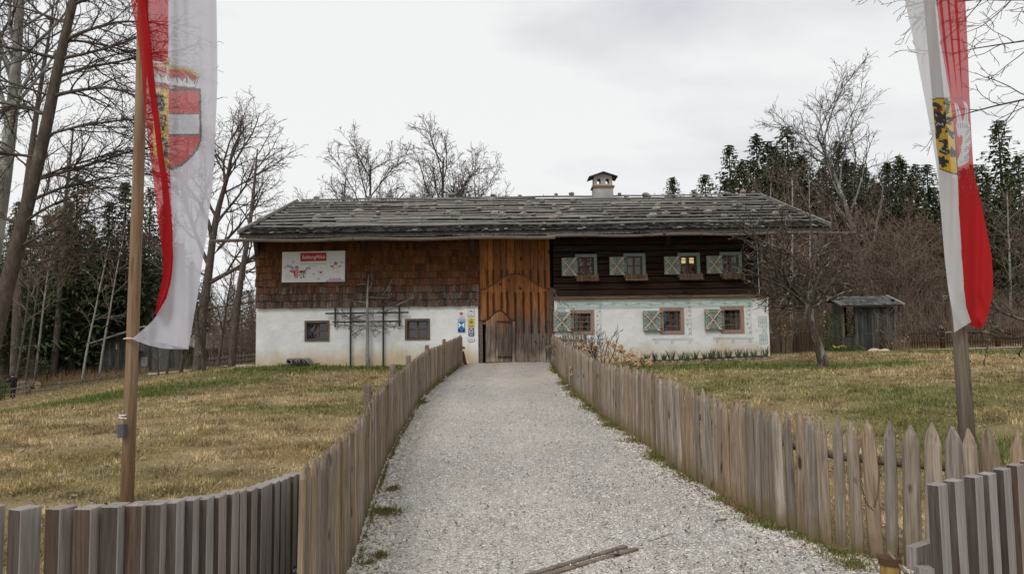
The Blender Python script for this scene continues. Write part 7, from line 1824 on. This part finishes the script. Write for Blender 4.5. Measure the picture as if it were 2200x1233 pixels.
# ------------------------------------------------------------------ left rail fence, stumps, logs
pp = [(0, 836, 850, 47), (60, 826, 850, 49), (129, 820, 833, 53), (173, 815, 827, 55.5), (212, 810, 817, 58), (225, 804, 815, 59), (243, 803, 814, 60.5), (290, 801, 811, 63)]
rfn = thing('rail_fence', 'low grey post and rail fence before the left wood', 'fence', Gp(100, 51)); prev = None
for px, py0, py1, Y in pp:
    t_, b_ = P(px, py0, Y), P(px, py1, Y); zg_ = min(b_.z, g1(b_.x, Y)); MB().box(b_.x-.12, b_.x+.12, Y-.1, Y+.1, zg_-.2, t_.z).build('post', MT['picket'], rfn)
    cur = (Vector((t_.x, Y-.14, t_.z-.12)), Vector((t_.x, Y-.14, t_.z-.48)))
    if prev:
        for a_, b2_ in zip(prev, cur): MB().tube([a_, b2_], .05, 6).build('rail', MT['railx'], rfn)
    prev = cur
MT['cutwood'] = plain('fresh_cut_wood', (.40, .27, .15), .9, var=.2)
for k, (px, Y, w_, h) in enumerate(((141, 66, .55, .7), (187, 66, .4, .5), (50, 57, .5, .5))):
    b = Gp(px, Y); t = thing('tree_stump', ['broad tree stump in the clearing of the left wood', 'small tree stump left of the distant shed', 'tree stump behind the rail fence near the people'][k], 'stump', b)
    MB().tube([b-Vector((0, 0, .2)), b+Vector((0, 0, h*.4)), b+Vector((0, 0, h))], [w_*1.25, w_*.85, w_*.75], 10).build('stump', MT['bark_pale'], t); MB().tube([b+Vector((0, 0, h)), b+Vector((0, 0, h+.03))], w_*.7, 10).build('cut_top', MT['cutwood'], t)
lg = Gp(84, 56); t = thing('cut_log', 'thick cut log with pale round end behind the rail fence', 'log', lg); MB().tube([lg+Vector((0, 0, .28)), lg+Vector((-1.1, .8, .32))], .30, 12).build('log', MT['bark'], t); MB().tube([lg+Vector((.02, -.02, .28)), lg+Vector((0, 0, .28))], .27, 12).build('cut_end', MT['cutwood'], t)
scrub('brushwood', 'scattered brown brushwood and litter on the clearing behind the rail fence', [(20, 320, 56, 74)], 2600, (.15, .7), 35, 'drystem', cat='brushwood', rad=.03)
# small far post fence left of the farmhouse
sf = thing('rail_fence', 'distant weathered pole fence left of the farmhouse', 'fence', Gp(500, 56)); r_ = random.Random(2)
for k in range(14):
    b = Gp(452+k*7.2, 56); MB().box(b.x-.05, b.x+.05, 55.95, 56.05, b.z-.1, b.z+.85+r_.uniform(-.1, .1)).build('post', MT['frame_grey'], sf)
for z in (.35, .7): a_, b_ = Gp(448, 55.9), Gp(550, 55.9); MB().obox(a_+Vector((0, 0, z)), b_+Vector((0, 0, z)), (0, 0, 1), .06, .07).build('rail', MT['frame_grey'], sf)

# ------------------------------------------------------------------ people at the far left
def person(label, feet, H, ang, pose, coat, cap, seed):
    t = thing('person', label, 'person', feet); s_ = H/1.76; ca, sa = math.cos(ang), math.sin(ang)
    def T(x, y, z): return (x*ca-y*sa)*s_, (x*sa+y*ca)*s_, z*s_
    J = {'pel': (0, 0, .93), 'ch': (0, .03, 1.22), 'sh': (0, .03, 1.42), 'nk': (0, .05, 1.52), 'hd': (0, .08, 1.62), 'top': (0, .07, 1.72)}
    R_ = {'pel': .17, 'ch': .19, 'sh': .15, 'nk': .065, 'hd': .095, 'top': .07}
    E = [('pel', 'ch'), ('ch', 'sh'), ('sh', 'nk'), ('nk', 'hd'), ('hd', 'top')]
    for s2, nm in ((-1, 'l'), (1, 'r')):
        J['hp'+nm] = (.09*s2, 0, .88); J['kn'+nm] = (.11*s2, .02*s2, .49); J['an'+nm] = (.12*s2, -.01, .09); J['to'+nm] = (.14*s2, .16, .04)
        R_['hp'+nm] = .105; R_['kn'+nm] = .075; R_['an'+nm] = .055; R_['to'+nm] = .045
        J['ss'+nm] = (.19*s2, .03, 1.40); R_['ss'+nm] = .085
        el, ha = pose[nm]; J['el'+nm] = el; J['ha'+nm] = ha; J['fi'+nm] = tuple(h+(h-e_)*.28 for h, e_ in zip(ha, el)); R_['el'+nm] = .062; R_['ha'+nm] = .045; R_['fi'+nm] = .03
        E += [('pel', 'hp'+nm), ('hp'+nm, 'kn'+nm), ('kn'+nm, 'an'+nm), ('an'+nm, 'to'+nm), ('sh', 'ss'+nm), ('ss'+nm, 'el'+nm), ('el'+nm, 'ha'+nm), ('ha'+nm, 'fi'+nm)]
    ks = list(J); me = bpy.data.meshes.new('body'); me.from_pydata([T(*J[k]) for k in ks], [(ks.index(a), ks.index(b)) for a, b in E], []); 
    o_ = bpy.data.objects.new('body', me); col.objects.link(o_); md = o_.modifiers.new('s', 'SKIN'); md.use_smooth_shade = True
    for i, k in enumerate(ks): me.skin_vertices[0].data[i].radius = (R_[k]*s_, R_[k]*s_*(.72 if k in ('pel', 'ch', 'sh') else 1))
    me.skin_vertices[0].data[ks.index('pel')].use_root = True; sb = o_.modifiers.new('d', 'SUBSURF'); sb.levels = 1; sb.render_levels = 1
    dg = bpy.context.evaluated_depsgraph_get(); m2 = bpy.data.meshes.new_from_object(o_.evaluated_get(dg)); bpy.data.objects.remove(o_)
    m2.name = 'body'; m2.materials.clear()
    sk = plain('skin', (.40, .22, .15), .6); tr2 = plain('dark_trousers', (.018, .02, .03), .9); bt = plain('boots', (.012, .01, .01), .7)
    for mm in (coat, tr2, sk, bt): m2.materials.append(mm)
    hpts = [Vector(T(*J[k])) for k in ('hal', 'har', 'fil', 'fir')]
    for p_ in m2.polygons:
        c_ = p_.center; i = 0
        if c_.z < .12*s_: i = 3
        elif c_.z < .86*s_: i = 1
        if c_.z > 1.53*s_: i = 2
        if min((c_-h).length for h in hpts) < .075*s_: i = 2
        p_.material_index = i; p_.use_smooth = True
    ob = link_mesh('body', m2, t, feet)
    hd = Vector(T(0, .08, 1.64)); fwd = Vector((-sa, ca, 0))
    m = MB(); m.blob(Vector(feet)+hd+Vector((0, 0, .045*s_))-fwd*.015, (.108*s_, .112*s_, .09*s_), 2, .02); m.build('cap', cap, t, smooth=True)
    m = MB(); m.blob(Vector(feet)+hd+fwd*.10*s_+Vector((0, 0, -.02)), (.016, .02, .02), 1, 0); m.build('nose', sk, t)
    return t
coat = plain('black_padded_jacket', (.012, .013, .017), .7); camo = plain('dark_green_jacket', (.03, .045, .025), .8, var=.5, sc=10)
pf = Gp(33, 50); pf.z = P(33, 857, 50).z
gpz = g1(pf.x, 50); pf.z = gpz
person('person in black jacket bending to a camera on a tripod by the rail fence', pf, 1.72, 1.15, {'l': ((-.27, .16, 1.16), (-.16, .38, 1.38)), 'r': ((.27, .18, 1.18), (.12, .40, 1.40))}, coat, coat, 1)
pf2 = Gp(4, 49.5); person('person in dark green jacket partly cut off by the left picture edge', pf2, 1.75, -1.2, {'l': ((-.25, .02, 1.12), (-.24, .14, .88)), 'r': ((.25, .08, 1.12), (.16, .28, 1.06))}, camo, camo, 2)
tp = Gp(19, 50); tph = Vector((tp.x, tp.y, pf.z+1.42)); tv = thing('camera_tripod', 'black tripod carrying a video camera between the two people', 'tripod', (tp.x, tp.y, pf.z))
for a in (.3, 2.4, 4.5): MB().tube([tph, Vector((tp.x+.42*math.cos(a), tp.y+.42*math.sin(a), pf.z))], .022, 6).build('leg', MT['iron'], tv)
vc = thing('video_camera', 'black video camera with lens mounted on the tripod at the left edge', 'camera', tph)
MB().box(tph.x-.13, tph.x+.19, tph.y-.07, tph.y+.07, tph.z+.01, tph.z+.20).build('body', MT['iron'], vc, bevel=.01); MB().tube([tph+Vector((-.13, 0, .11)), tph+Vector((-.3, 0, .11))], .055, 10).build('lens', MT['iron'], vc)

# ------------------------------------------------------------------ ground cover (uncountable)
def blades(name, label, n, xr_, yr_, size, seed, maskf, colf, dens, cat='grass'):
    r_ = np.random.default_rng(seed); u = r_.random(n*3)
    y = yr_[0]*(yr_[1]/yr_[0])**u; half = y*.75+.5; x = r_.uniform(-1, 1, n*3)*half
    keep = maskf(x, y)&(r_.random(n*3) < dens(x, y)); x, y = x[keep][:n], y[keep][:n]; n = len(x)
    z = gz(x, y)+.012*fbm(x, y, 1.6, 1)-.01
    a = r_.uniform(0, 2*np.pi, n); ln = size(y)*r_.uniform(.5, 1.4, n)*np.clip(1+.5*fbm(x, y, 5, 34), .5, 1.8); wd = ln*r_.uniform(.05, .10, n)+y*.00035; tilt = r_.uniform(.15, 1.25, n)
    d = np.stack([np.cos(a)*np.sin(tilt), np.sin(a)*np.sin(tilt), np.cos(tilt)], 1)*ln[:, None]; s_ = np.stack([-np.sin(a), np.cos(a), np.zeros(n)], 1)*wd[:, None]
    p = np.stack([x, y, z], 1); V = np.stack([p-s_, p+s_, p+d], 1).reshape(-1, 3); F = np.arange(n*3).reshape(n, 3)
    c = colf(x, y)*r_.uniform(.62, 1.45, n)[:, None]; o_ = np_obj(name, V, F, MT['blade'], colors=np.repeat(c, 3, 0)); tag(o_, label, cat, kind='stuff')
off = lambda x, y: (~((x > xl(y)-.02) & (x < xr(y)+.02) & (y < 26.4))) & ~((x > HX0) & (x < HX1) & (y > HY-.05)) & ~((x > P(1370, 700, 25.4).x) & (x < HX1) & (y > 25.3))
sp_ = lambda x, y: np.clip(.55+.5*fbm(x, y, 1.9, 15), .15, 1)
def gcol(x, y):
    c = lawn_col(x, y)*np.clip(1.0+.45*fbm(x, y, 7, 33), .5, 1.7)[:, None]; return c*np.where(y > 32, .95, 1.32)[:, None]
blades('grass', 'short dry straw and green lawn grass on both sides of the path', 380000, None, (2.6, 60), lambda y: .035+.0022*np.minimum(y, 26), 51, off, gcol, sp_)
gt = lambda x, y: off(x, y) & (greenness(x, y) > .55)
blades('grass', 'longer green tufts in the lawn', 70000, None, (4, 30), lambda y: .05+.0028*y, 52, gt, lambda x, y: lawn_col(x, y)*np.array([1.05, 1.12, .95]), lambda x, y: np.clip(greenness(x, y)*1.2-.3, 0, 1))
# verge tufts on the gravel and along the fences
tufts = [(onp(830, 1098), .16), (onp(790, 1215), .10), (onp(1830, 1215), .25), (onp(1800, 1190), .2), (onp(1275, 880), .28), (onp(1330, 915), .3), (onp(1380, 935), .25), (onp(1250, 850), .3), (onp(1230, 830), .3), (onp(905, 865), .12), (onp(845, 1050), .08), (onp(815, 1195), .07), (onp(1420, 985), .2)]
def verge(seed):
    r_ = np.random.default_rng(seed); X, Y = [], []
    for p_, rr in tufts:
        n = int(2600*min(rr, .3)/.2); a = r_.uniform(0, 6.28, n); q_ = np.abs(r_.normal(0, .5, n))*rr; X.append(p_.x+np.cos(a)*q_); Y.append(p_.y+np.sin(a)*q_*1.5)
    n = 26000; y = 4.6*(25.5/4.6)**r_.random(n); k = np.abs(r_.normal(0, .5, n)); wd = .05+.16*np.clip(.3+fbm(y*0+3, y, 1.1, 62), 0, 1.2); X.append(xr(y)-.02-k*wd); Y.append(y)
    n = 9000; y = 3.6*(25.5/3.6)**r_.random(n); k = np.abs(r_.normal(0, .5, n)); wd = .02+.07*np.clip(fbm(y*0+1, y, 1.7, 63), 0, 1); X.append(xl(y)+.05+k*wd); Y.append(y)
    X, Y = np.concatenate(X), np.concatenate(Y); k = fbm(X, Y, 4.5, 66)+r_.normal(0, .25, len(X)) > -.05; return X[k], Y[k]
def place_blades(name, label, x, y, size, colf, seed):
    r_ = np.random.default_rng(seed); n = len(x); z = gz(x, y)+.008; a = r_.uniform(0, 2*np.pi, n); ln = size(y)*r_.uniform(.4, 1.5, n); wd = ln*r_.uniform(.06, .12, n)+y*.0003; tilt = r_.uniform(.1, 1.2, n)
    d = np.stack([np.cos(a)*np.sin(tilt), np.sin(a)*np.sin(tilt), np.cos(tilt)], 1)*ln[:, None]; s_ = np.stack([-np.sin(a), np.cos(a), np.zeros(n)], 1)*wd[:, None]; p = np.stack([x, y, z], 1)
    V = np.stack([p-s_, p+s_, p+d], 1).reshape(-1, 3); c = colf(x, y)*r_.uniform(.6, 1.4, n)[:, None]
    o_ = np_obj(name, V, np.arange(n*3).reshape(n, 3), MT['blade'], colors=np.repeat(c, 3, 0)); tag(o_, label, 'grass', kind='stuff')
vx, vy = verge(77)
place_blades('grass', 'thin grass and moss tufts growing at the gravel edges', vx, vy, lambda y: .028+.0012*y, lambda x, y: np.where((fbm(x, y, 5, 8) > -.25)[:, None], np.array([.20, .20, .07]), STRAW*.95)*np.ones((len(x), 3)), 78)
def pebbles(name, label, n, y0, y1, rad, cols, seed, mat, flat=.6, mask=None):
    r_ = np.random.default_rng(seed); u = r_.random(n*4); y = 1/(1/y0+(1/y1-1/y0)*u); x = xl(np.maximum(y, 3.5))+(np.where(y < 4.65, 3.4, xr(y))-xl(np.maximum(y, 3.5)))*r_.random(n*4)
    if mask is not None: k = mask(x, y); x, y = x[k], y[k]
    x, y = x[:n], y[:n]; n = len(x); z = gz(x, y)+.012*fbm(x, y, 1.8, 21)+.012
    r0 = rad*r_.uniform(.5, 1.3, n)*(1+y*.03); a = r_.uniform(0, 6.28, n); D_ = np.array([[1, 0, 0], [0, 1, 0], [-1, 0, 0], [0, -1, 0], [0, 0, 1], [0, 0, -1]], float)
    sx = r_.uniform(.8, 1.5, n)*r0; sy = r_.uniform(.5, 1., n)*r0; sz = r0*flat*r_.uniform(.5, 1, n)
    V = D_[None]*np.stack([sx, sy, sz], 1)[:, None, :]+r_.normal(0, .18, (n, 6, 3))*r0[:, None, None]
    c, s_ = np.cos(a)[:, None], np.sin(a)[:, None]; V = np.stack([V[..., 0]*c-V[..., 1]*s_, V[..., 0]*s_+V[..., 1]*c, V[..., 2]], -1)+np.stack([x, y, z], 1)[:, None, :]
    tri = np.array([[0, 1, 4], [1, 2, 4], [2, 3, 4], [3, 0, 4]]); F = (np.arange(n)[:, None, None]*6+tri).reshape(-1, 3)
    cc = np.array(cols)[r_.integers(0, len(cols), n)]*r_.uniform(.8, 1.2, n)[:, None]; o_ = np_obj(name, V.reshape(-1, 3), F, MT[mat], colors=np.repeat(cc, 6, 0)); tag(o_, label, 'gravel', kind='stuff')
pebbles('gravel', 'loose pale limestone chips covering the path', 70000, 3.6, 16, .0085, [(.66, .64, .60), (.56, .535, .49), (.49, .46, .42), (.56, .51, .45), (.42, .39, .355), (.60, .585, .56)], 81, 'attr')
pebbles('gravel', 'larger pale stones heaped along both path edges', 16000, 3.6, 22, .015, [(.66, .63, .58), (.56, .52, .46), (.48, .43, .37), (.60, .54, .45)], 82, 'attr', mask=lambda x, y: (np.abs(x-xl(y)-.12) < .16) | (np.abs(x-xr(y)+.15) < .2))
def bits(n, seed):
    r_ = np.random.default_rng(seed); y = 1/(1/3.6+(1/26-1/3.6)*r_.random(n)); x = xl(np.maximum(y, 3.5))+(np.where(y < 4.65, 3.4, xr(y))-xl(np.maximum(y, 3.5)))*r_.random(n)
    z = gz(x, y)+.03; a = r_.normal(0, .9, n); ln = r_.uniform(.004, .018, n)*(1+y*.03); wd = r_.uniform(.002, .006, n)+y*.0003
    d = np.stack([np.cos(a), np.sin(a), r_.uniform(-.2, .3, n)], 1)*ln[:, None]; s_ = np.stack([-np.sin(a), np.cos(a), 0*a], 1)*wd[:, None]; p = np.stack([x, y, z], 1)
    V = np.stack([p-d-s_, p-d+s_, p+d+s_*.6, p+d-s_*.6+[0, 0, .004]], 1).reshape(-1, 3); F = np.arange(4*n).reshape(n, 4)
    c = np.array([(.06, .04, .028), (.10, .07, .045), (.035, .026, .02)])[r_.integers(0, 3, n)]; o_ = np_obj('leaf_litter', V, F, MT['attr'], colors=np.repeat(c, 4, 0)); tag(o_, 'tiny dark twigs and leaf scraps strewn over the gravel', 'litter', kind='stuff')
bits(5200, 83)
def lawn_litter(n, seed):
    r_ = np.random.default_rng(seed); y = 3*(30/3)**r_.random(n*2); x = r_.uniform(-1, 1, n*2)*(y*.75+.5); k = off(x, y); x, y = x[k][:n], y[k][:n]; n = len(x); z = gz(x, y)+.03
    a = r_.uniform(0, 6.28, n); s0 = r_.uniform(.010, .028, n)*(1+y*.03); d = np.stack([np.cos(a), np.sin(a), r_.uniform(-.3, .6, n)], 1)*s0[:, None]; s_ = np.stack([-np.sin(a), np.cos(a), r_.uniform(-.3, .5, n)], 1)*s0[:, None]*.6; p = np.stack([x, y, z], 1)
    V = np.stack([p-d, p-s_, p+d, p+s_], 1).reshape(-1, 3); F = np.arange(4*n).reshape(n, 4); c = np.array([(.20, .14, .08), (.30, .24, .17), (.12, .08, .05), (.28, .25, .20)])[r_.integers(0, 4, n)]
    o_ = np_obj('leaf_litter', V, F, MT['attr'], colors=np.repeat(c, 4, 0)); tag(o_, 'curled dead leaves scattered in the lawn grass', 'litter', kind='stuff')
lawn_litter(6000, 84)
